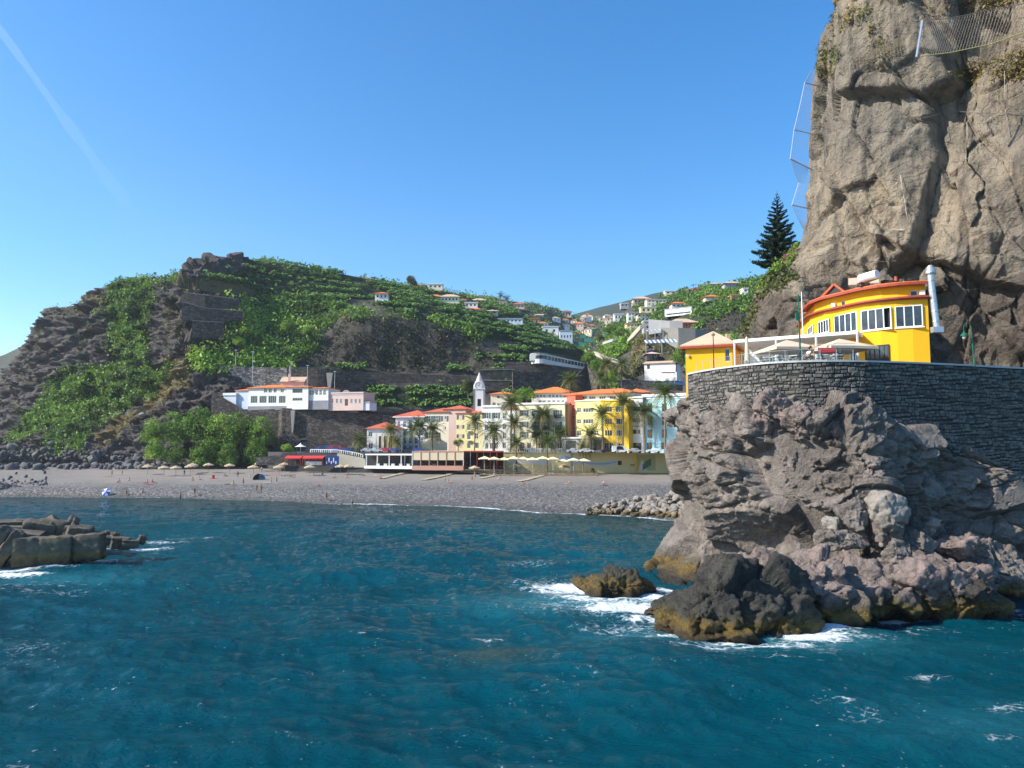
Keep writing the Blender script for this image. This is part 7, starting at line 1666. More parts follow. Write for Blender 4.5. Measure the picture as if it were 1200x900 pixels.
    # green shade nets
    for i, (px, py, w, h) in enumerate([(683, 393, 7, 4), (690, 397, 11, 4), (676, 401, 7, 5), (713, 391, 8, 4), (683, 402, 9, 3)]):
        d = ground_d(B if px > 700 else A, px, py)-4; c = at(px, py, d); s_ = d/FPX
        r = thing('shade_net', ['turquoise shade net in the valley, top one', 'wide turquoise shade net right of the top one', 'turquoise shade net by the bluish apartment block', 'green shade net under the dark valley trees', 'lowest turquoise shade net in the valley'][i], 'shade net', tuple(map(float, c)))
        MB().box(-w*s_/2, w*s_/2, 0, 4, 0, .1).add([(-w*s_/2, 0, -h*s_*.8), (w*s_/2, 0, -h*s_*.8), (w*s_/2, 0, 0), (-w*s_/2, 0, 0)], [(0, 1, 2, 3)]).build('net', M('turquoise_net', (.03, .30, .22), .7, .1, 1), r)
        for x in (-.45, .45): MB().box(x*w*s_-.06, x*w*s_+.06, .02, .1, -3.5, -.0).build('post', P_WOOD, r)
    # stone stairs, road
    wallbox('stone_stairs', 'pale stone staircase wall climbing diagonally under the arched yellow house', 'stairs', [(735, 398, 401, 312), (742, 389, 395, 305), (750, 381, 386, 298), (756, 378, 382, 298)], 1, M('pale_stair_stone', (.45, .40, .32), .9, .15, 1, .02))
    wallbox('road_wall', 'pale parapet of the road winding down the ravine', 'wall', [(696, 412, 416, 318), (706, 417, 421, 300), (718, 420, 424, 288), (728, 424, 427, 284)], 1, M('pale_stair_stone', (.45, .40, .32)))
    wallbox('road_wall', 'short pale concrete parapet on the slope under the shade nets', 'wall', [(706, 401, 404, 330), (718, 397, 400, 322), (722, 396, 399, 322)], 1, W_GREY)
hillside_houses()
# ================================================================== TREES AND PALMS
BARK = M('brown_bark', (.13, .10, .07), .9, .3, 3, .03); PBARK = M('palm_bark', (.20, .16, .115), .9, .3, 4, .03)
def crown_mesh(name, blobs, size, n, matl, seed):
    r = np.random.default_rng(seed); C = []; Nn = []
    for (x, y, z, R) in blobs:
        m = int(n*R*R/sum(b[3]**2 for b in blobs)); d = r.normal(0, 1, (m, 3)); d /= np.linalg.norm(d, axis=1, keepdims=True); d[:, 2] = np.where(d[:, 2] < -.5, -d[:, 2], d[:, 2])
        q = d*R*(r.uniform(.45, 1.0, (m, 1))**.45)*(1+.18*fbm(d*3+seed, 1, 2, s=seed)[:, None]); C.append(q+np.array((x, y, z))); Nn.append(d)
    C = np.concatenate(C); Nn = np.concatenate(Nn); keep = fbm(C, size*5, 2, s=seed) > -.28; C, Nn = C[keep], Nn[keep]
    return leaves(name, C, Nn, size, 5, matl, 1.1, flat=.45, tint=np.clip(.5+fbm(C, 2.5, 2, s=seed+3), 0, 1), seed=seed)
def tree_mesh(seed, matl, low=False):
    r = random.Random(seed); bl = [(0, 0, 3.6, 1.9)]+[(1.5*math.cos(a), 1.5*math.sin(a), 2.6+r.uniform(-.3, 1.3), r.uniform(1.0, 1.5)) for a in [i*1.05+r.random() for i in range(6)]]
    if low: bl = [(0, 0, 3.4, 1.9)]+[(1.6*math.cos(a), 1.3*math.sin(a), z_+r.uniform(-.3, .4), r.uniform(1.1, 1.5)) for z_ in (.6, 2.2) for a in [i*1.26+r.random() for i in range(5)]]
    t = MB(); t.tube([(0, 0, -1.5), (.1, 0, .8), (0, .1, 2.6)], [.26, .2, .12], 7)
    for b in bl[1:]: t.tube([(0, 0, 1.0), (b[0]*.5, b[1]*.5, b[2]*.75), (b[0]*.9, b[1]*.9, b[2])], [.12, .08, .03], 5)
    return t.mesh('trunk', BARK), crown_mesh('crown', bl, .34, 900, matl, seed)
TM = {'ivy': [tree_mesh(s, G_IVY) for s in (1, 2)], 'bright': [tree_mesh(s, G_BRIGHT) for s in (3, 4)], 'dark': [tree_mesh(s, G_OLIVE) for s in (5, 6)], 'ivylow': [tree_mesh(s, G_IVY, True) for s in (7, 8)], 'brightlow': [tree_mesh(s, G_BRIGHT, True) for s in (9, 10)]}
def tree(label, px, py_c, r_px, kind='ivy', d=None, G=None, seed=0, group=None):
    d = d or ground_d(G, px, py_c+r_px*.8)-4; c = at(px, py_c, d); s = r_px*d/FPX/2.7
    t = thing('tree', label, 'tree', (float(c[0]), float(c[1]), float(c[2])-3.0*s), seed*1.3, group); t.scale = (s, s, s)
    tm, cm = TM[kind][seed % 2]; obj('trunk', tm, t); obj('crown', cm, t)
for i, q in enumerate([
 ('round dark tree standing alone on the skyline', 481, 331, 8.5, 'dark', None, HILL_A), ('small tree on the skyline above the banana slope', 373, 316, 5.5, 'dark', None, HILL_A),
 ('dense dark tree left of the church spire', 549, 453, 9, 'dark', 284), ('tree with a reddish tinge above the banana rows left of the spire', 557, 462, 6, 'dark', 270), ('yellow-green leafy tree behind the cream house right of the church', 617, 463, 11, 'bright', 247), ('lower leafy tree between the ochre house and the pale yellow building', 606, 470, 7, 'bright', 244),
 ('large bush tree at the left end of the grove below the hotel', 178, 502, 14, 'brightlow', 253), ('tall creeper-clad tree in the grove, second from the left', 203, 498, 18, 'ivylow', 254), ('highest tree of the grove below the hotel', 232, 493, 20, 'ivylow', 256), ('broad tree in the middle of the grove below the hotel', 258, 503, 20, 'brightlow', 255), ('tree of the grove against the dark wall', 283, 499, 19, 'ivylow', 256), ('rightmost round tree of the grove below the hotel', 306, 503, 17, 'ivylow', 255), ('low tree at the front of the grove near the thatched parasols', 240, 527, 17, 'ivylow', 251), ('low bush tree at the foot of the grove, left', 205, 528, 13, 'ivylow', 250), ('shaded tree low at the right end of the grove', 300, 526, 15, 'ivylow', 253), ('low bush at the front left of the grove', 182, 524, 12, 'brightlow', 250), ('low bush tree between the front trees of the grove', 268, 530, 13, 'ivylow', 250),
 ('small round tree beside the white parasol above the kiosk', 337, 527, 7, 'bright', 243), ('dark tree at the right end of the pink mansion', 434, 470, 8, 'dark', 264), ('bushy tree in the valley right of the banana slope', 690, 421, 9, 'ivy', 318), ('bushy tree lower in the valley by the long white building', 699, 429, 9, 'ivy', 312),
 ('large olive green tree at the foot of the right slope', 716, 444, 9, 'bright', 268), ('yellowish tree between the two tall hillside palms', 720, 438, 7, 'bright', 272), ('green tree behind the small yellow house', 800, 414, 9, 'ivy', 262), ('low green tree under the blue striped carport', 792, 422, 8, 'bright', 258), ('tree on the slope right of the modern white house', 822, 372, 6, 'ivy', None, HILL_B), ('tree left of the modern white house', 774, 372, 6, 'bright', None, HILL_B), ('dark conical tree in the valley', 702, 397, 6, 'dark', 340), ('large tree in the middle of the valley', 715, 387, 8, 'ivy', None, HILL_B), ('dark tree right of the large valley tree', 727, 391, 8, 'ivy', None, HILL_B), ('green trimmed bush tree before the lemon yellow house', 537, 519.5, 6, 'bright', 233),
 ('big creeper-covered tree on top of the left cliff', 157, 333, 10, 'ivylow', 322), ('bright leafy tree in the middle terraces of the left hill', 338, 382, 9, 'bright', None, HILL_A), ('light green tree right of it on the middle terraces', 362, 389, 8, 'bright', None, HILL_A), ('leafy tree at the left of the middle terraces', 288, 388, 9, 'ivy', None, HILL_A), ('small leafy tree on the middle terraces under the brown walls', 280, 402, 8, 'bright', None, HILL_A)]):
    tree(q[0], q[1], q[2], q[3], q[4], q[5], q[6] if len(q) > 6 else None, i)
def frond_mesh(seed, droop, L=3.7):
    r = random.Random(seed); V = []; Fc = []; T = []; n = 11; P = []
    for i in range(n+1):
        f = i/n; P.append(Vector((L*(f-.18*droop*f*f), 0, L*(.42*f*(1.15-.5*droop)-(.62*droop)*f*f))))
    for i in range(n):
        p, q = P[i], P[i+1]; f = (i+.5)/n; w = .95*math.sin(math.pi*min(1, .15+f*.9))**.7; tt = r.uniform(.2, .9)
        for sgn in (-1, 1):
            a = len(V); tip = p+(q-p)*1.6+Vector((.12, sgn*w, -.16-.18*f)); V += [p, p+(q-p)*.62, tip+(q-p)*.15, tip]; Fc.append((a, a+1, a+2, a+3)); T += [tt]*4
        a = len(V); h = .025; V += [p+Vector((0, -h, 0)), p+Vector((0, h, 0)), q+Vector((0, h, 0)), q+Vector((0, -h, 0))]; Fc.append((a, a+1, a+2, a+3)); T += [.9]*4
    return mesh_np('frond', np.array([tuple(v) for v in V]), np.array(Fc), G_PALM, attrs={'tint': np.array(T)})
FR = [frond_mesh(1, .25), frond_mesh(2, .6), frond_mesh(3, 1.0), frond_mesh(4, 1.5)]
FR_DRY = FR[3].copy(); FR_DRY.materials.clear(); FR_DRY.materials.append(G_DRY)
ORANGE = M('orange_date_clusters', (.55, .22, .03), .7, .2, 6, .02)
def palm(label, px, y_c, d, z0, size=1., thick=.20, fruit=False, nf=32, name='palm_tree'):
    c = at(px, y_c, d); h = float(c[2])-z0; r = random.Random(px*3.1); t = thing(name, label, 'palm tree', (float(c[0]), float(c[1]), z0))
    lean = r.uniform(-.02, .02)*h; k = MB(); n = max(6, int(h/.5)); k.tube([(lean*(i/n-1)**2 if i < n else 0, 0, h*i/n) for i in range(n+1)], [thick*(1.35 if i == 0 else 1.0+.12*(i % 2)) for i in range(n+1)], 8); k.tube([(0, 0, h-.5), (0, 0, h+.1), (0, 0, h+.45)], [thick*1.2, thick*1.9, thick*.7], 8); k.build('trunk', PBARK, t)
    for i in range(nf):
        f = i/nf; j = min(3, int(f*4)); a = i*2.399+r.uniform(-.2, .2); me = FR[j] if not (j == 3 and r.random() < .35) else FR_DRY; s = size*1.22*r.uniform(.85, 1.12)*(.8 if j == 0 else 1)
        obj('frond', me, t, (0, 0, h+.3-.25*f), (0, -(.75-1.0*f), a), (s, s, s))
    if fruit:
        m = MB()
        for i in range(7): a = i*.9; m.tube([(0, 0, h+.1), (.4*math.cos(a), .4*math.sin(a), h+.05), (.62*math.cos(a), .62*math.sin(a), h-.45)], [.03, .05, .16], 6)
        m.build('date_cluster', ORANGE, t)
for q in [('palm with yellowish crown at the left porch of the low white house', 458, 505, 236, ZS, .95, .2, True), ('small palm in front of the arcaded white building', 465, 519, 234, ZS, .7, .16), ('palm before the right end of the arcaded building, left of a pair', 483, 504, 235, ZS, .95, .2), ('palm before the right end of the arcaded building, right of a pair', 492, 500, 234, ZS, 1.05, .22), ('palm before the cream building', 507, 504, 234, ZS, 1.0, .22), ('slender tall palm before the lemon yellow house', 556.5, 494, 233, ZS, 1.0, .17),
          ('stout dark green palm with thick double trunk before the white flat-topped house', 578.5, 506, 232, ZS, 1.35, .42), ('very tall palm right of the church tower', 599, 473, 232, ZS, 1.25, .24, True), ('palm with orange date clusters before the narrow white house', 603, 497, 230, ZS, 1.1, .3, True), ('beach palm standing below the promenade under the date palm', 605, 520, 226, 3.4, 1.0, .24), ('tall palm before the pale yellow building', 636, 487, 232, ZS, 1.2, .2), ('short palm under the tall one before the pale yellow building', 629, 511, 231, ZS, .9, .2), ('beach palm on the sand left of the coral red wing', 641.5, 518, 226, 3.4, .95, .22), ('dense palm left of the grey hotel entrance', 656, 510, 230, ZS, 1.0, .3), ('beach palm in front of the mural wave', 683, 524, 225, 3.4, .85, .2), ('dense palm before the grey hotel entrance', 692, 510, 222.5, ZS+.0, 1.1, .3), ('palm before the left part of the golden facade', 706, 486, 221, ZS, 1.2, .26), ('tall palm with orange clusters before the golden facade', 730, 473, 218, ZS, 1.3, .22, True), ('tall palm before the white hotel annex', 755, 484, 217, ZS, 1.25, .22), ('tallest palm before the pale cyan building', 779, 461, 211, ZS, 1.35, .24, True), ('palm in shade at the left end of the street', 421, 517, 238, ZS, .95, .2), ('palm behind the orange roof of the white house', 668, 446, 247, 24, 1.05, .22, True), ('tall hillside palm left of a pair at the foot of the ravine', 711, 427, 262, 26, 1.1, .25, True), ('tall hillside palm right of a pair at the foot of the ravine', 728.5, 427, 262, 26, 1.05, .25), ('short palm left of the hillside pair', 704, 442, 262, 26, .9, .22)]:
    palm(*q)
for i, (px, y, y0) in enumerate([(587, 347, 353), (594, 350.5, 355)]): palm(['tiny palm silhouette above the pink square house', 'second tiny palm silhouette right of the pink square house'][i], px, y, 480, zat(px, y0+4, 480), 1.0, .25, False, 16)
# Norfolk pine
def norfolk():
    d = 108; b = at(913, 322, d); t = thing('norfolk_pine', 'tall dark Norfolk Island pine on the shoulder of the cliff', 'pine tree', tuple(map(float, b))); H = zat(913, 224, d)-float(b[2])
    MB().tube([(0, 0, -3), (0, 0, 0), (.05, 0, H*.5), (0, 0, H)], [.3, .28, .16, .03], 8).build('trunk', BARK, t)
    var = []
    for s in range(3):
        r = np.random.default_rng(s); C = []
        for i in range(30):
            f = .12+.88*i/29; x = f; z = -.10*f+.20*f*f; w = .20*(1-f*.55)
            for sg in (-1, 1): 
                for q in (.4, .8, 1.1): C.append((x+.10*q, sg*w*q*r.uniform(.6, 1), z+.02*r.normal()+.03))
            C.append((x, 0, z+.03))
        C = np.array(C); me = leaves('branch', C, np.tile((.3, 0, .9), (len(C), 1)), .10, 4, G_PINE, .5, flat=.3, seed=s, asp=.35); var.append(me)
    r = random.Random(2); z = H*.10; k = 0
    while z < H*.985:
        f = z/H; L = max(.28, 3.7*(1-f)**.85*(1 if f > .15 else .85))*r.uniform(.9, 1.08); nb = 6 if f < .8 else 5
        for i in range(nb): obj('branch', var[r.randrange(3)], t, (0, 0, z+r.uniform(-.1, .1)), (0, -.04-.35*f**2+r.uniform(-.06, .06), i*2*math.pi/nb+k*.5), (L*r.uniform(.85, 1.1), L*.95, L*.9))
        z += H*.062*(1.05-.45*f); k += 1
norfolk()
bg_ = leaf_mat('bougainvillea', [(0, (.35, .04, .16)), (1, (.62, .12, .34))]); c = at(929, 306, 100); rr_ = np.random.default_rng(3); C = rr_.normal(0, 1, (160, 3))*[.6, .5, .6]+c
bo = thing('bougainvillea', 'magenta bougainvillea bush on the cliff shoulder beside the pine', 'bush', tuple(map(float, c))); obj('blossom', leaves('blossom', C-c, np.tile((-.5, -.5, .7), (160, 1)), .38, 4, bg_, seed=4), bo)

# ================================================================== BEACH THINGS
def on_beach(px, py):
    d = ground_d(BEACH_G, px, py); p = at(px, py, d); k = np.argmin((BEACH_G[..., 0]-p[0])**2+(BEACH_G[..., 1]-p[1])**2); q = BEACH_G.reshape(-1, 3)[k]; return Vector((float(p[0]), float(p[1]), float(q[2])))
THATCH = M('straw_thatch', (.48, .38, .24), .95, .3, 6, .06)
def thatch_proto():
    t = thing('thatched_parasol', 'x', 'parasol', group='thatched beach parasols'); MB().tube([(0, 0, 0), (0, 0, 2.6)], .06, 6).build('pole', P_WOOD, t)
    m = MB(); n = 16; r = random.Random(1); ring0 = [(.12*math.cos(a), .12*math.sin(a), 3.0) for a in np.linspace(0, 2*math.pi, n, endpoint=False)]
    rs = [(1.0, 2.65), (1.62, 2.36)]; V = ring0[:]
    for R, z in rs:
        for i in range(n): a = 2*math.pi*i/n; q = R*r.uniform(.92, 1.08); V.append((q*math.cos(a), q*math.sin(a), z+r.uniform(-.05, .05)))
    for i in range(n): a = 2*math.pi*i/n; q = 1.6*r.uniform(.95, 1.05); V.append((q*math.cos(a), q*math.sin(a), 2.12+r.uniform(-.1, .06)))
    m.add(V, [(k*n+i, (k+1)*n+i, (k+1)*n+(i+1) % n, k*n+(i+1) % n) for k in range(3) for i in range(n)]+[tuple(range(n))]); m.build('thatch', THATCH, t); return t
TP = thatch_proto(); first = True
where = ['farthest left by the scree', 'second from the left by the scree', 'in front of the scree, third from the left', 'at the foot of the low grove, fourth from the left', 'before the low grove trees', 'left of the red chair, before the grove', 'on the open sand left of the blue tent', 'behind the blue tent', 'just right of the blue tent, set farther back', 'above the group of lying bathers', 'behind the lying bathers, set back', 'before the right kiosk', 'dark one before the beige ramp wall', 'orange-toned one left of the dark one', 'before the rose restaurant', 'before the dark timber restaurant', 'standing alone before the row of canvas parasols', 'beside the shaded sunbather left of the green tent', 'near the right end of the beach below the mural']
for (px, y), wh in zip([(173, 556), (192, 558), (206, 558), (223, 556), (226, 554), (244, 554), (269, 555), (297, 557), (304, 552), (327, 557), (333, 553), (363, 557), (408, 556), (399, 556), (510, 555), (556, 558), (604, 556), (661, 556), (741, 554)], where):
    p = on_beach(px, y); lab = 'thatched parasol on the beach, '+wh
    if first: TP.location = p; TP['label'] = lab; first = False
    else: copy_tree(TP, p, random.random()*6, lab)
# row of cream canvas parasols over the cafe terrace
for i, px in enumerate([568, 579, 591, 602, 613, 624, 636, 648, 660, 672, 684]):
    nm = ['first', 'second', 'third', 'fourth', 'fifth', 'sixth', 'seventh', 'eighth', 'ninth', 'tenth', 'eleventh'][i]
    p = gz(px, 553, 3.3); market_parasol('cream canvas parasol over the cafe terrace below the mural, %s from the left' % nm, px, 534.5+(i % 3)*.6+(2 if i > 7 else 0), 219-(i % 2)*1.5, 3.4, 3.3, M('yellow_cream_canvas', (.74, .66, .42), .8, .06, 2, .004), 'cream cafe parasols')  # a yellower cream than the plain canvas
for i, px in enumerate(np.linspace(566, 694, 22)):
    p = at(px, 551, 221-(i % 3)*1.2); 
    if i == 0: CT = thing('cafe_table', 'dark wooden cafe table under the cream parasols', 'table', (float(p[0]), float(p[1]), 3.3), 0, 'cafe tables under the parasols'); MB().box(-.5, .5, -.4, .4, .72, .77).build('tabletop', P_WOOD, CT); MB().box(-.9, .9, -.65, -.35, .42, .46).box(-.9, .9, .35, .65, .42, .46).build('bench', DARKW, CT); MB().tube([(0, 0, 0), (0, 0, .72)], .05, 6).build('pedestal', P_DARK, CT)
    else: copy_tree(CT, (float(p[0]), float(p[1]), 3.3), i*.2)
r = thing('terrace_fence', 'low post and rail fence along the cafe terrace', 'fence', tuple(map(float, at(562, 553, 215)))); m = MB()
a, b = Vector(at(562, 549, 215)), Vector(at(700, 549, 215)); a.z = b.z = 4.3; MB().beam(a, b, .07, .08).build('rail', P_WOOD, r, world=True); MB().beam(a-Vector((0, 0, .5)), b-Vector((0, 0, .5)), .07, .08).build('rail', P_WOOD, r, world=True)
for k in range(24): p = a+(b-a)*(k/23); MB().box(-.05, .05, -.05, .05, -1.1, .1).build('post', P_WOOD, r, loc=p-r.location)
r = thing('cafe_deck', 'wooden deck of the cafe terrace', 'deck', (float(a.x), float(a.y), 2.8)); MB().box(0, (b-a).length, 0, 12, -.4, .45).build('deck', P_WOOD, r)
for i, (x0, y0, x1, y1) in enumerate([(447, 561, 481, 553), (496, 563, 547, 552.5), (563, 561, 592, 555), (608, 565, 647, 555)]):
    a, b = on_beach(x0, y0)+Vector((0, 0, .12)), on_beach(x1, y1)+Vector((0, 0, .12)); r = thing('boardwalk', 'wooden boardwalk strip on the sand, '+['before the white pavilion', 'before the rose restaurant', 'before the dark timber restaurant', 'right of the lone thatched parasol'][i], 'boardwalk', a); n = int((b-a).length/.7); d_ = (b-a)/n; sd = d_.cross(Vector((0, 0, 1))).normalized()*.8
    m = MB()
    for k in range(n): p = a+d_*(k+.5); z = on_beach(*[float(v) for v in proj(np.array(p))]).z if k % 4 == 0 else z; p.z = z+.16; m.obox(p, d_*.44, sd, (0, 0, .04))
    m.build('plank', M('pale_boards', (.44, .38, .24), .85, .2, 2, .02), r, world=True)
def tent(label, px, py, c1, c2, s=1.):
    p = on_beach(px, py); r = thing('beach_tent', label, 'tent', p, .4); m = MB(); n = 10; V = []; fs = []
    for j in range(n+1):
        u = math.pi*j/n
        for k in range(9): v = math.pi*.62*k/8; V.append((1.3*s*math.cos(u), 1.1*s*math.cos(v)*math.sin(u)-.2, 1.35*s*math.sin(v)*math.sin(u)))
    for j in range(n):
        for k in range(8): fs.append(((j*9+k), (j+1)*9+k, (j+1)*9+k+1, j*9+k+1))
    me = m.add(V, fs).mesh('tent_skin', [c1, c2], True); me.polygons.foreach_set('material_index', [1 if (i//8) >= n//2 else 0 for i in range(len(fs))]); obj('tent_skin', me, r)
    MB().box(-1.2*s, 1.2*s, -.9*s, .9*s, .0, .04).build('groundsheet', c2, r)
tent('light blue and white pop-up beach tent on the sand', 303.5, 562, M('sky_blue_fabric', (.25, .42, .62), .7, .1, 2), M('dark_mesh', (.08, .07, .06), .8), 1.25)
tent('lime green and turquoise beach tent near the right end of the beach', 683.5, 554, M('lime_fabric', (.45, .55, .05), .7, .1, 2), M('turquoise_fabric', (.02, .30, .36), .7, .1, 2), 1.1)
p = on_beach(694.5, 554); r = thing('beach_bag', 'dark stacked beach bag beside the green tent', 'bag', p); MB().lathe((0, 0, 0), [(.5, 0), (.55, .5), (.45, 1.0), (.2, 1.3)], 9).build('bag', P_DARK, r); MB().tube([(-.3, 0, 1.2), (0, 0, 1.6), (.3, 0, 1.2)], .05, 5).build('handle', P_DARK, r)
# blue and white ball-like parasol at the water
p = on_beach(127, 578.5); r = thing('parasol', 'blue and white parasol lying open at the waterline on the left', 'parasol', p); m = MB(); V = [(0, 0, 1.5)]; n = 8
for i in range(n): a = i*2*math.pi/n; V.append((1.0*math.cos(a), 1.0*math.sin(a), 1.0))
m.add(V, [(0, 1+i, 1+(i+1) % n) for i in range(n)]); m.m = [i % 2 for i in range(n)]; m.build('canopy', [W_WHITE, M('royal_blue_fabric', (.03, .10, .5), .7)], r, rot=(1.1, 0, 0)); MB().tube([(0, 0, 0), (0, -.2, 1.2)], .03, 5).build('pole', P_WHITE, r)
p = at(352, 527, 241); r = thing('parasol', 'large white pointed parasol on the street above the kiosk', 'parasol', (float(p[0]), float(p[1]), ZS)); MB().tube([(0, 0, 0), (0, 0, 2.6)], .05, 6).build('pole', P_METAL, r); MB().lathe((0, 0, 0), [(1.9, 1.75), (1.2, 2.0), (.35, 2.5), (.05, 3.0)], 8).build('canopy', W_WHITE, r)
# loungers / towels
for i, (px, py, cc, lab) in enumerate([(250, 561, P_REDC, 'red beach chair facing the sea'), (313, 566, W_WHITE, 'white towel by two standing bathers'), (373, 570, P_REDC, 'bright red towel in the middle of the beach'), (332, 560, W_WHITE, 'white towel of the lying group'), (175.5, 568, P_REDC, 'red towel near the left end of the beach'), (127, 559, P_REDC, 'red towel by the two standing people on the left'), (707, 569, P_BLUE, 'dark towel under the sunbather on the right'), (667.5, 567, P_SAND, 'sand coloured towel below the green tent')]):
    p = on_beach(px, py); r = thing('towel', lab, 'towel', p, .3); MB().box(-1.0, 1.0, -.4, .4, .06, .10).build('cloth', cc, r)
    if 'chair' in lab: MB().box(-.3, .3, .3, .36, .1, 1.0).build('backrest', cc, r)
# people
SKIN = M('tanned_skin', (.36, .20, .13), .6, .1, 5, 0); SKIN2 = M('pale_skin', (.52, .34, .25), .6, .1, 5, 0); HAIR = M('dark_hair', (.02, .014, .01), .7, .2, 8, 0); HAIR2 = M('fair_hair', (.28, .18, .08), .7, .2, 8, 0)
def body_mesh(J, name):
    """one skinned surface from joints; J: name -> (pos, radius, parent)"""
    names = list(J); me = bpy.data.meshes.new(name); me.from_pydata([J[n][0] for n in names], [(names.index(J[n][2]), i) for i, n in enumerate(names) if J[n][2]], [])
    o = bpy.data.objects.new('tmp', me); COL.objects.link(o); sk_ = o.modifiers.new('s', 'SKIN'); 
    if not me.skin_vertices: 
        lay = me.attributes
    for i, n in enumerate(names): 
        r_ = J[n][1]; rr = (r_, r_) if np.isscalar(r_) else r_; me.skin_vertices[0].data[i].radius = rr
    me.skin_vertices[0].data[0].use_root = True; ss = o.modifiers.new('u', 'SUBSURF'); ss.levels = 1
    dg = bpy.context.evaluated_depsgraph_get(); ev = o.evaluated_get(dg); out = bpy.data.meshes.new_from_object(ev); out.name = name; bpy.data.objects.remove(o); out.polygons.foreach_set('use_smooth', [True]*len(out.polygons)); return out
def joints(pose):
    J = {}; V = Vector
    def add(n, p, r, par): J[n] = (tuple(p), r, par)
    hip = {'stand': .92, 'walk': .9, 'sit': .12, 'lie': .14, 'wade': .9, 'chair': .5, 'swim': -.75}[pose]
    if pose == 'lie':
        add('pelvis', (0, 0, .13), (.16, .11), None); add('waist', (0, .22, .14), (.14, .10), 'pelvis'); add('chest', (0, .44, .15), (.18, .11), 'waist'); add('neck', (0, .60, .16), .06, 'chest'); add('head', (0, .72, .19), (.085, .10), 'neck'); add('crown', (0, .84, .19), .08, 'head')
        for s in (-1, 1):
            add('sh%d' % s, (.19*s, .52, .15), .06, 'chest'); add('el%d' % s, (.33*s, .30, .10), .045, 'sh%d' % s); add('wr%d' % s, (.30*s, .05, .08), .03, 'el%d' % s)
            add('th%d' % s, (.10*s, -.1, .13), .10, 'pelvis'); add('kn%d' % s, (.13*s, -.46, .24 if s > 0 else .12), .06, 'th%d' % s); add('an%d' % s, (.14*s, -.86, .08), .04, 'kn%d' % s); add('toe%d' % s, (.16*s, -.92, .2), .03, 'an%d' % s)
    else:
        lean = .16 if pose in ('sit', 'chair') else .0
        add('pelvis', (0, 0, hip), (.15, .12), None); add('waist', (0, lean*.3, hip+.2), (.13, .10), 'pelvis'); add('chest', (0, lean*.8, hip+.42), (.17, .12), 'waist'); add('neck', (0, lean*.9, hip+.60), .055, 'chest'); add('head', (0, lean*.8-.02, hip+.70), (.085, .095), 'neck'); add('crown', (0, lean*.8-.01, hip+.80), .082, 'head')
        for s in (-1, 1):
            add('sh%d' % s, (.19*s, lean*.8, hip+.50), .058, 'chest')
            if pose in ('sit',): add('el%d' % s, (.28*s, .25, hip+.25), .045, 'sh%d' % s); add('wr%d' % s, (.27*s, .38, .06), .03, 'el%d' % s)
            elif pose == 'chair': add('el%d' % s, (.25*s, -.02, hip+.22), .045, 'sh%d' % s); add('wr%d' % s, (.16*s, -.28, hip+.27), .03, 'el%d' % s)
            elif pose == 'swim': add('el%d' % s, (.36*s, -.2, hip+.52), .045, 'sh%d' % s); add('wr%d' % s, (.3*s, -.42, hip+.56), .03, 'el%d' % s)
            else: q = .12*s if pose == 'walk' else .02; add('el%d' % s, (.27*s, q+.03, hip+.24), .045, 'sh%d' % s); add('wr%d' % s, (.29*s, -q-.03, hip+.0), .03, 'el%d' % s)
            st_ = (.2*s if pose == 'walk' else 0)
            if pose in ('stand', 'walk', 'wade', 'swim'): add('th%d' % s, (.09*s, 0, hip-.08), .10, 'pelvis'); add('kn%d' % s, (.11*s, st_*.6, hip-.45), .06, 'th%d' % s); add('an%d' % s, (.11*s, st_*1.3, hip-.84), .04, 'kn%d' % s); add('toe%d' % s, (.12*s, st_*1.3-.16, hip-.89), .03, 'an%d' % s)
            elif pose == 'sit': add('th%d' % s, (.09*s, -.08, hip), .10, 'pelvis'); add('kn%d' % s, (.13*s, -.42, .38), .06, 'th%d' % s); add('an%d' % s, (.13*s, -.72, .07), .04, 'kn%d' % s); add('toe%d' % s, (.13*s, -.88, .05), .03, 'an%d' % s)
            else: add('th%d' % s, (.09*s, -.08, hip), .10, 'pelvis'); add('kn%d' % s, (.11*s, -.45, hip+.02), .06, 'th%d' % s); add('an%d' % s, (.11*s, -.45, .07), .04, 'kn%d' % s); add('toe%d' % s, (.11*s, -.62, .04), .03, 'an%d' % s)
    # five short fingers on each wrist
    for s in (-1, 1):
        w = V(J['wr%d' % s][0]); e = V(J['el%d' % s][0]); d = (w-e).normalized(); sd = d.cross(V((s, 0, .2))).normalized(); add('pa%d' % s, w+d*.06, .028, 'wr%d' % s)
        for k, (o_, l_) in enumerate(((-.03, .075), (-.01, .09), (.01, .085), (.03, .065))): add('f%d%d' % (s, k), w+d*(.07+l_)+sd*o_*1.3, .008, 'pa%d' % s)
        add('f%d4' % s, w+d*.07+sd*-.07, .009, 'pa%d' % s)
    return J
BODY = {}
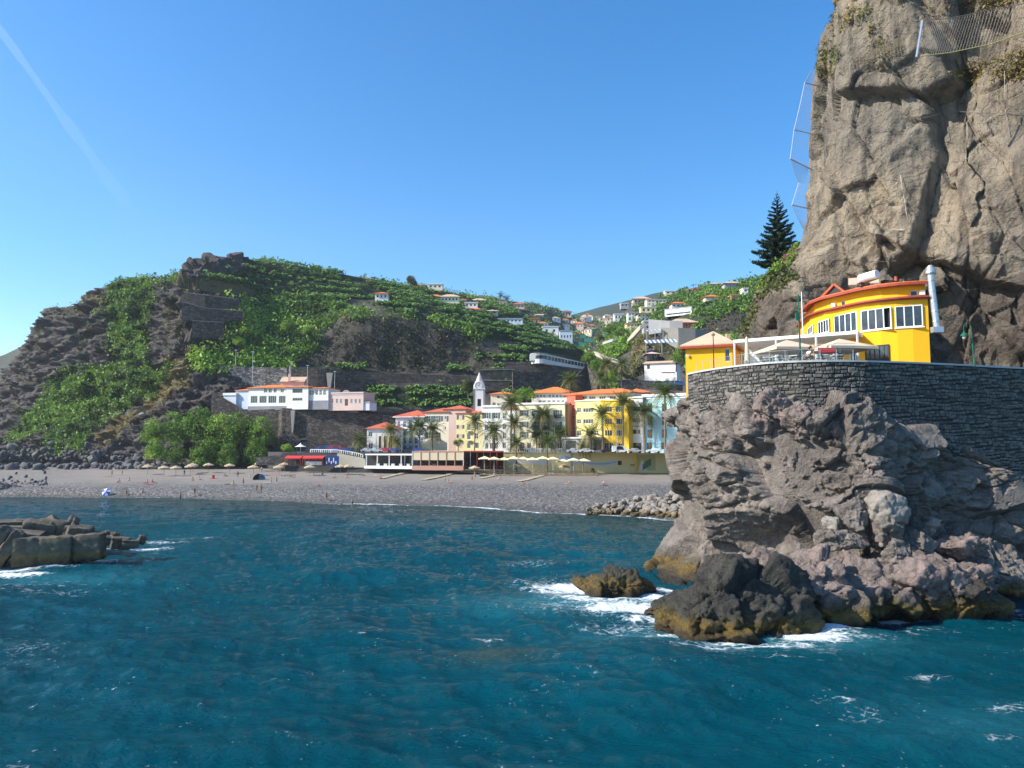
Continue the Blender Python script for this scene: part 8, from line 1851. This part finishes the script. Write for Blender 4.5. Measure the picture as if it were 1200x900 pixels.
def person_parts(pose):
    if pose in BODY: return BODY[pose]
    J = joints(pose); b = body_mesh(J, 'body'); 
    bs = b.copy(); 
    # hair cap and face bits around the head, a garment round the hips
    h = Vector(J['crown'][0]); up = (h-Vector(J['head'][0])).normalized(); m = MB(); V0, F0 = ICO[2]; m.add([tuple(h+Vector(v)*.105+up*.01+Vector((0, .02, 0))) for v in V0 if True], [tuple(f) for f in F0]); hair = m.mesh('hair', HAIR, True)
    hd = Vector(J['head'][0]); f = MB(); fw = Vector((0, -1, 0)) if pose != 'lie' else Vector((0, 0, 1)); sdv = Vector((1, 0, 0)); uu = up
    f.lathe((0, 0, 0), [(.001, 0)], 3) if False else None
    for sg in (-1, 1): f.obox(hd+fw*.088+sdv*.03*sg+uu*.03, (.010, 0, 0), uu*.006, fw*.006)
    nose = MB().obox(hd+fw*.10, (.010, 0, 0), uu*.02, fw*.014); mouth = MB().obox(hd+fw*.09-uu*.035, (.022, 0, 0), uu*.005, fw*.005)
    ear = MB(); [ear.obox(hd+sdv*.088*sg+uu*.01, (.008, 0, 0), uu*.026, fw*.015) for sg in (-1, 1)]
    p = Vector(J['pelvis'][0]); k1 = Vector(J['th1'][0]); k0 = Vector(J['th-1'][0]); wv = Vector(J['waist'][0]); g = MB()
    Jg = {'pelvis': (tuple(p), (.165, .135), None), 'w': (tuple(p+(wv-p)*.45), (.15, .12), 'pelvis')}
    for s in (-1, 1): t = Vector(J['th%d' % s][0]); kn = Vector(J['kn%d' % s][0]); Jg['t%d' % s] = (tuple(t), .112, 'pelvis'); Jg['k%d' % s] = (tuple(t+(kn-t)*.5), .10, 't%d' % s)
    gar = body_mesh(Jg, 'shorts')
    c = Vector(J['chest'][0]); Jt = {'w': (tuple(p+(wv-p)*.5), (.15, .12), None), 'c': (tuple(c), (.19, .135), 'w'), 'n': (tuple(c+(Vector(J['neck'][0])-c)*.6), .09, 'c')}
    for s in (-1, 1): sh = Vector(J['sh%d' % s][0]); el = Vector(J['el%d' % s][0]); Jt['s%d' % s] = (tuple(sh), .075, 'c'); Jt['e%d' % s] = (tuple(sh+(el-sh)*.5), .065, 's%d' % s)
    sh_ = body_mesh(Jt, 'shirt')
    BODY[pose] = (b, hair, gar, sh_, f.mesh('eye', HAIR), nose.mesh('nose', SKIN), mouth.mesh('mouth', M('lip', (.35, .1, .08), .6)), ear.mesh('ear', SKIN)); return BODY[pose]
CL = {'black': P_DARK, 'red': P_REDC, 'blue': P_BLUE, 'white': W_WHITE, 'green': P_GREEN, 'orange': W_TERRA, 'teal': M('teal_cloth', (.03, .28, .30), .8, .1, 3), 'grey': W_GREY}
MC = {}
def recol(me, m):
    k = (me.name, m.name)
    if k not in MC: c = me.copy(); c.materials.clear(); c.materials.append(m); MC[k] = c
    return MC[k]
def person(label, p, pose, garment, shirt=None, rz=0., skin=None, fair=False, scale=1.):
    b, hair, gar, sh, eye, nose, mouth, ear = person_parts(pose); t = thing('person', label, 'person', p, rz); t.scale = (scale,)*3; sk_ = skin or SKIN
    obj('body', recol(b, sk_), t); obj('hair', recol(hair, HAIR2 if fair else HAIR), t); obj('shorts', recol(gar, CL[garment]), t)
    if shirt: obj('shirt', recol(sh, CL[shirt]), t)
    obj('eyes', eye, t); obj('nose', recol(nose, sk_), t); obj('mouth', mouth, t); obj('ears', recol(ear, sk_), t)
    return t
PL = [(131, 558, 'stand', 'red', None, 'standing farthest left on the sand beside a red towel'), (143, 557, 'stand', 'black', None, 'standing alone right of the first pair on the left beach'), (139, 566, 'sit', 'black', None, 'sitting near the waterline at the left end of the beach'), (151, 564, 'sit', 'blue', None, 'sitting on the pebbles right of the first sitter'), (172, 567, 'sit', 'red', 'red', 'in red sitting at the left end of the red towel'), (179, 566.5, 'sit', 'red', 'red', 'in red sitting at the right end of the red towel'),
      (216, 558, 'stand', 'black', 'black', 'in dark clothes standing by the fourth thatched parasol'), (226, 564, 'sit', 'black', None, 'sitting on the sand below the fourth thatched parasol'), (234, 563, 'sit', 'blue', 'white', 'in a white top sitting right of that sitter'), (234, 556, 'lie', 'black', None, 'lying near the grove behind the sitters'), (228, 581.5, 'stand', 'black', 'black', 'dark figure standing at the waterline on the left'), (148, 579, 'sit', 'orange', None, 'sitting at the water right of the blue and white parasol'), (167, 578, 'sit', 'black', None, 'sitting low at the waterline near the surf'),
      (264, 559, 'sit', 'black', 'black', 'in black sitting right of the red beach chair'), (278.6, 560, 'stand', 'black', 'blue', 'in a blue top standing left of the blue tent'), (293, 560, 'sit', 'grey', None, 'sitting left of the blue tent'), (306.6, 554, 'stand', 'blue', 'white', 'in a white top standing behind the blue tent'), (285, 569.5, 'stand', 'black', None, 'standing on the pebbles below the blue tent'), (273, 568.5, 'sit', 'orange', None, 'sitting on the pebbles left of the standing bather'), (267, 568.5, 'lie', 'red', None, 'lying on the pebbles farthest left below the tent'),
      (318, 568, 'stand', 'black', None, 'left one of two walking bathers right of the blue tent'), (324, 567.5, 'walk', 'blue', None, 'right one of two walking bathers right of the blue tent'), (300.6, 578, 'walk', 'black', None, 'left one of two bathers stepping into the water'), (306, 577.5, 'stand', 'teal', None, 'right one of two bathers stepping into the water'), (332, 558.5, 'lie', 'white', None, 'lying on the white towel of the group'), (340, 560, 'sit', 'black', None, 'sitting in the lying group, left'), (345, 560.5, 'sit', 'orange', None, 'sitting in the lying group, right'), (373, 552, 'stand', 'black', 'black', 'in dark clothes standing before the right kiosk'),
      (368, 558, 'sit', 'black', None, 'sitting left below the kiosk'), (378, 557, 'sit', 'grey', None, 'sitting right below the kiosk'), (373, 569, 'lie', 'white', None, 'lying on the bright red towel'), (392, 561, 'sit', 'black', None, 'sitting alone right of the kiosk'), (382.4, 587, 'walk', 'black', None, 'bent bather standing at the edge of the water in the middle'), (406.6, 561, 'sit', 'red', 'orange', 'in orange sitting below the dark thatched parasol'), (425, 558, 'lie', 'black', None, 'lying before the white pavilion, left'), (445.6, 561, 'sit', 'white', None, 'sitting below the left end of the boardwalk'), (440, 558, 'lie', 'red', None, 'lying before the white pavilion, right'), (382, 551, 'stand', 'black', 'white', 'in a white top standing by the striped banner'),
      (521.7, 566, 'stand', 'black', None, 'standing at the pebbles before the rose restaurant'), (526, 566, 'sit', 'black', None, 'crouching beside the standing bather before the rose restaurant'), (553, 562, 'sit', 'black', None, 'sitting under the thatched parasol before the timber restaurant'), (556.6, 560.5, 'stand', 'grey', None, 'standing under the thatched parasol before the timber restaurant'), (585.6, 562, 'sit', 'black', None, 'sitting alone left of the lone thatched parasol'), (614.7, 568, 'sit', 'red', None, 'reclining on the sand right of the fourth boardwalk'), (667.5, 566, 'lie', 'orange', None, 'lying on the sand coloured towel'), (707, 568, 'sit', 'red', None, 'leaning back on the dark towel at the right'), (665, 557, 'lie', 'black', None, 'lying in shade left of the green tent'), (775, 550, 'stand', 'black', 'black', 'dark figure standing before the right end of the mural'), (605, 556, 'lie', 'red', None, 'lying in the shade of the lone thatched parasol')]
for i, (px, py, pose, g, sh, wh) in enumerate(PL):
    person('person '+wh, on_beach(px, py)+Vector((0, 0, .08)), pose, g, sh, (random.random()*6.28 if pose != 'walk' else .6), SKIN if i % 3 else SKIN2, i % 5 == 0)
for i, (px, py) in enumerate([(51, 590), (67, 590.6), (75, 589), (143, 600), (152, 600), (224, 603), (211, 587), (300, 590), (279, 594.6), (413, 593.5), (403, 592.5)]):
    x, y, _ = gz(px, py, .1); nm = ['swimmer farthest left off the beach', 'swimmer second from the left', 'swimmer with one arm out, third from the left', 'swimmer left of a close pair farther out', 'swimmer right of a close pair farther out', 'swimmer farthest from the beach', 'wading bather splashing near the left beach', 'bather in the water below the blue tent', 'swimmer floating low below the blue tent', 'bather waist deep in the middle of the bay edge', 'swimmer left of the waist-deep bather'][i]
    person('person, '+nm, (x, y, -.02 if i in (6, 7, 9) else .0), 'wade' if i in (6, 9) else 'swim', 'black', None, i*1.1, SKIN2 if i % 2 else SKIN)
    if i in (6, 9): SC.objects[-1] if False else None
# guest and staff on the terrace
u, _ = WALLF.hit(951, 420); p, d = WALLF.pos(u); q = Vector((p.x-d.y*1.15, p.y+d.x*1.15, ZT)); person('person in a white shirt seated at a terrace table right of the green flag pole', q, 'chair', 'blue', 'white', -1.2)
u, _ = WALLF.hit(963, 420); p, d = WALLF.pos(u); q = Vector((p.x-d.y*3.6, p.y+d.x*3.6, ZT)); person('person in dark clothes standing in the shade of the terrace pergola', q, 'stand', 'black', 'black', 2.4)
u, _ = WALLF.hit(972, 420); p, d = WALLF.pos(u); r = thing('banner', 'red banner hanging on the railing beside the seated guest', 'banner', (p.x-d.y*.5, p.y+d.x*.5, ZT), math.atan2(d.y, d.x)); MB().box(-.7, .7, 0, .03, .75, 1.25).build('cloth', P_REDC, r); MB().box(-.72, -.68, 0, .05, 0, 1.3).box(.68, .72, 0, .05, 0, 1.3).build('pole', P_METAL, r)

# ================================================================== CARS
def car_proto(cm, kind='car'):
    t = thing('parked_car', 'x', 'car'); L, W, H = (4.2, 1.72, 1.45) if kind == 'car' else (4.9, 1.9, 2.1)
    prof = [(-L/2, .35), (-L/2, .75), (-L/2+.25, .86), (-L*.28, .93), (-L*.13, H-.06), (L*.02, H), (L*.22, H-.04), (L*.40, .95), (L/2, .88), (L/2, .35)] if kind == 'car' else [(-L/2, .35), (-L/2, .9), (-L/2+.5, 1.15), (-L*.24, H-.1), (-L*.1, H), (L*.46, H-.02), (L/2, 1.2), (L/2, .35)]
    b = MB(); n = len(prof); wd = [W/2*(1 if z < 1.0 else .84) for x, z in prof]; b.add([(x, -w_, z) for (x, z), w_ in zip(prof, wd)]+[(x, w_, z) for (x, z), w_ in zip(prof, wd)], [tuple(range(n)), tuple(reversed(range(n, 2*n)))]+[(i, n+i, n+(i+1) % n, (i+1) % n) for i in range(n)]); o = b.build('body', cm, t)
    g = MB()
    for sg in (-1, 1): y = sg*(W/2*.93); g.add([(-L*.20, y, .98), (L*.30, y, .98), (L*.20, y*.92, H-.16), (-L*.10, y*.92, H-.14)], [(0, 1, 2, 3)])
    g.add([(-L*.285, -W*.38, .95), (-L*.285, W*.38, .95), (-L*.145, W*.36, H-.10), (-L*.145, -W*.36, H-.10)], [(0, 1, 2, 3)]); g.add([(L*.385, -W*.38, 1.0), (L*.385, W*.38, 1.0), (L*.25, W*.36, H-.10), (L*.25, -W*.36, H-.10)], [(0, 1, 2, 3)]); g.v = [(x*1.004, y*1.01, z+.006) for x, y, z in g.v]; g.build('window', P_GLASS, t)
    wm = MB().tube([(0, -.1, 0), (0, .1, 0)], .32, 12).tube([(0, -.11, 0), (0, .11, 0)], .18, 8).mesh('wheel', P_DARK)
    for x in (-L*.31, L*.31):
        for y in (-W/2+.08, W/2-.08): obj('wheel', wm, t, (x, y, .32))
    for y in (-W*.36, W*.36): MB().box(-L/2-.02, -L/2+.05, y-.14, y+.14, .62, .76).build('headlight', P_WHITE, t)
    return t
cm_ = {k: M('car_paint_'+k, c, .25, .03, 2, 0, .6) for k, c in {'white': (.75, .75, .75), 'black': (.02, .02, .022), 'blue': (.03, .08, .28), 'red': (.5, .03, .03), 'silver': (.45, .46, .48)}.items()}
PROT = {}
CARS = [(366, 'black', 'car', 240, 'near the tunnel mouth, farthest left'), (378, 'blue', 'van', 241, 'parked below the pink mansion, left'), (395, 'red', 'van', 240, 'parked below the pink mansion, right'), (392, 'blue', 'car', 237, 'before the red van'), (407, 'blue', 'car', 238, 'right of the red van'), (416, 'black', 'car', 239, 'beside the shaded street palm'), (431, 'silver', 'car', 234, 'parked before the porch house'), (441, 'silver', 'car', 233.5, 'before the left door of the porch house'), (452, 'red', 'car', 233.5, 'parked by the yellow columns'), (461, 'blue', 'car', 233.5, 'right of the red car by the columns'), (477, 'black', 'car', 234, 'before the arcaded building, left'), (489, 'blue', 'car', 234, 'before the arcaded building, right'), (612, 'black', 'car', 231, 'before the narrow white house'), (624, 'silver', 'car', 231, 'before the left door of the pale yellow building'), (644, 'white', 'car', 230.5, 'before the right half of the pale yellow building'), (673, 'silver', 'car', 223, 'before the grey hotel entrance, left'), (687, 'white', 'car', 222.4, 'before the grey hotel entrance, right'), (713, 'black', 'car', 219.5, 'long one before the golden facade'), (727, 'white', 'van', 218.5, 'before the right edge of the golden facade'), (744, 'silver', 'car', 218, 'before the hotel annex'), (766, 'white', 'car', 216, 'before the cyan building, left'), (786, 'silver', 'car', 213, 'before the cyan building, right')]
for px, c, k, d, wh in CARS:
    x = at(px, 525, d); d = max(d, 229.5+.0) if px > 590 and False else d; lab = '%s %s %s' % (c, 'parked car' if k == 'car' else 'parked van', wh); loc = (float(x[0]), float(x[1]), ZS+.005)
    if (c, k) not in PROT: PROT[(c, k)] = car_proto(cm_[c], k); o = PROT[(c, k)]; o.location = loc; o['label'] = lab
    else: o = copy_tree(PROT[(c, k)], loc, None, lab)
    o.rotation_euler = (0, 0, random.choice((0, math.pi))+random.uniform(-.05, .05)); o['category'] = 'van' if k == 'van' else 'car'; o['group'] = 'vehicles parked on the seafront street'
for i, (px, y0, d) in enumerate([(722.5, 490, 217.5), (471, 500, 233), (650, 495, 230), (799, 488, 212)]):
    r, h = pole_thing('street_lamp', 'slim grey street lamp on the promenade, '+['before the golden facade', 'before the arcaded building', 'before the pale yellow building', 'before the right end of the cyan building'][i], 'street lamp', px, 527, y0, d, .07, P_METAL, z0=ZS); MB().beam((0, 0, h), (.9, 0, h+.15), .06, .06).build('arm', P_METAL, r); MB().box(.75, 1.25, -.1, .1, h+.08, h+.2).build('lamp_head', P_METAL, r)

# ================================================================== BREAKWATER BLOCKS
def block_mesh(w, d, h, seed):
    n = 13; r = np.random.default_rng(seed); g = np.linspace(-1, 1, n); Vs = []; Fs = []; k = 0
    for ax in range(3):
        for sg in (-1, 1):
            A, B = np.meshgrid(g, g, indexing='ij'); C = np.full_like(A, sg); P = np.stack([C, A, B], -1); P = np.roll(P, ax, -1); Vs.append(P.reshape(-1, 3)); f = grid_faces(n, n)+k; Fs.append(f if sg > 0 else f[:, ::-1]); k += n*n
    V = np.concatenate(Vs); q = np.abs(V)**11; V = V/(q.sum(1, keepdims=True)**(1/11.))*1.03; V = V*[w/2, d/2, h/2]; W = V+seed*7
    nn = V/np.linalg.norm(V, axis=1, keepdims=True); D = .16*fbm(W, .9, 4, s=seed)+.08*fbm(W, .3, 3, s=seed+2)+.05*cells(W, .5, s=seed)[0]-.10*np.exp(-((V[:, 2]-.15*h)/.12)**2); return mesh_np('concrete_block', V+nn*D[:, None], np.concatenate(Fs), M_BLOCK)
M_BLOCK = rock_mat('breakwater_concrete', [(.3, (.045, .038, .028)), (.5, (.10, .085, .06)), (.62, (.17, .145, .105)), (.75, (.25, .215, .16))], wet=1.5, scale=2.0, bmp=.05)
for i, (px, py, d, w, dd, h, rx, ry, rz, lab) in enumerate([
 (33, 647, 76, 2.7, 2.4, 2.9, 0, .04, .1, 'square dark concrete block in the surf, left of three in front'), (67, 644.5, 76.8, 3.3, 2.4, 2.7, .02, -.03, -.05, 'middle one of three dark concrete blocks in the surf'), (104, 641, 78, 3.0, 2.4, 2.6, 0, -.04, -.1, 'right one of three dark concrete blocks in the surf'),
 (10, 643, 75.5, 1.3, 2.4, 3.6, 0, .55, .1, 'tilted brown slab leaning at the left edge of the picture'), (-4, 638, 76, 1.5, 3, 3.4, 0, .5, 0, 'second tilted slab cut by the left edge of the picture'), (28, 627, 80, 3.8, 3, .8, .1, .15, .05, 'flat brown slab lying across the left front block'), (82, 629, 79, 1.0, 1.6, 2.0, .1, .25, .3, 'pale wedge standing between the middle and right blocks'),
 (10, 617, 86, 3.2, 3, 1.3, .08, .05, .4, 'flat grey slab at the back left of the breakwater'), (32, 615, 88, 3.0, 3, 1.1, .05, .12, .2, 'low slab at the back of the breakwater, second from the left'), (22, 622, 83, 4.2, 3, 1.0, .0, .05, .1, 'long pale slab in the middle of the breakwater'), (55, 619, 84, 1.1, 2.6, 2.6, .3, .7, .5, 'brown block tilted towards the left above the dark gap'), (46, 623, 83.5, 3.4, 3, 2.2, .1, .2, .1, 'large shaded block behind the middle front block'), (66, 622, 84.5, 3.2, 3, 2.4, -.05, .15, -.2, 'shaded block in the back row, right of the large one'), (78, 620, 85.5, .9, 2.6, 2.4, .3, .5, .2, 'narrow tilted block sticking up from the back row, left'), (83, 622, 85, .8, 2.6, 2.4, .3, .45, .2, 'narrow tilted block sticking up from the back row, right'), (92, 626, 84, 2.8, 3, 1.8, .1, .2, 0, 'shaded block near the right end of the back row'), (108, 630, 84.5, 2.6, 2.4, 1.3, .1, .25, .1, 'low shaded block sloping into the water at the right'), (120, 632, 84, 1.6, 1.4, .9, .2, .3, .5, 'small dark block at the tip of the breakwater'),
 (126, 626.5, 90, .9, .8, .8, .2, .3, .5, 'small pale block beyond the tip, left one'), (134, 628, 89, .9, .8, .8, .3, .1, .9, 'small pale block beyond the tip, right one'), (141, 636.5, 81, 2.0, 1.5, 1.2, .05, .1, .2, 'ochre topped block awash right of the breakwater'), (166, 633, 82, .9, .7, .8, .1, .5, .3, 'last small brown stone in the surf right of the breakwater'), (153, 637, 80.5, 1.8, 1.2, .8, .05, .1, .2, 'half-sunken dark block between the ochre block and the last stone')]):
    p = at(px, py, d); tag(obj('concrete_block', block_mesh(w*.9, dd, h, 600+i), loc=p, rot=(rx-.06, ry, rz+.32)), lab, 'concrete block', 'breakwater blocks at the left')

# ================================================================== SKY STREAK AND AIR
def sky_streak():  # faint see-through white tube that fades towards its lower end
    m, t, b, N, L = nodes('streak_veil'); b.inputs['Base Color'].default_value = (.9, .9, .9, 1); b.inputs['Roughness'].default_value = 1; tr = N('BsdfTransparent'); ms = N('MixShader'); L(attr(N, 'tint'), ms.inputs[0]); tl = N('BsdfTranslucent'); tl.inputs[0].default_value = (1, 1, 1, 1); ad = N('AddShader'); L(b.outputs[0], ad.inputs[0]); L(tl.outputs[0], ad.inputs[1]); L(tr.outputs[0], ms.inputs[1]); L(ad.outputs[0], ms.inputs[2]); L(ms.outputs[0], t.nodes['Material Output'].inputs['Surface'])
    n = 40; k = 12; V = []; T = []
    for i in range(n+1):
        f = i/n; c = at(-60+215*f, -48+297*f, 7000); R = (10+12*f)*7000/3000*(1+.25*float(vnoise(np.array((f*9., 1., 1.)))))
        for j in range(k): a = 2*math.pi*j/k; V.append(c+R*np.array((math.cos(a), math.cos(a)*.2, math.sin(a)))); T.append(max(0, (.085)*(1-f)**.5*(1-.3*f)))
    Fc = [(i*k+j, i*k+(j+1) % k, (i+1)*k+(j+1) % k, (i+1)*k+j) for i in range(n) for j in range(k)]
    me = mesh_np('pale_streak', np.array(V), np.array(Fc), m, True, attrs={'tint': np.array(T)}); tag(obj('pale_streak', me), 'thin white streak slanting across the upper left sky', 'condensation trail')
sky_streak()
HAZE = True
if HAZE:
    m = bpy.data.materials.new('haze_air'); m.use_nodes = True; t = m.node_tree; t.nodes.remove(t.nodes['Principled BSDF']); pv = t.nodes.new('ShaderNodeVolumePrincipled'); pv.inputs['Color'].default_value = (.86, .93, 1, 1); pv.inputs['Density'].default_value = .00011; pv.inputs['Anisotropy'].default_value = .3
    t.links.new(pv.outputs[0], t.nodes['Material Output'].inputs['Volume'])
    o = MB().box(-720, 620, -40, 1640, -5, 460).build('haze', m); tag(o, 'thin bluish air over the bay', kind='stuff')
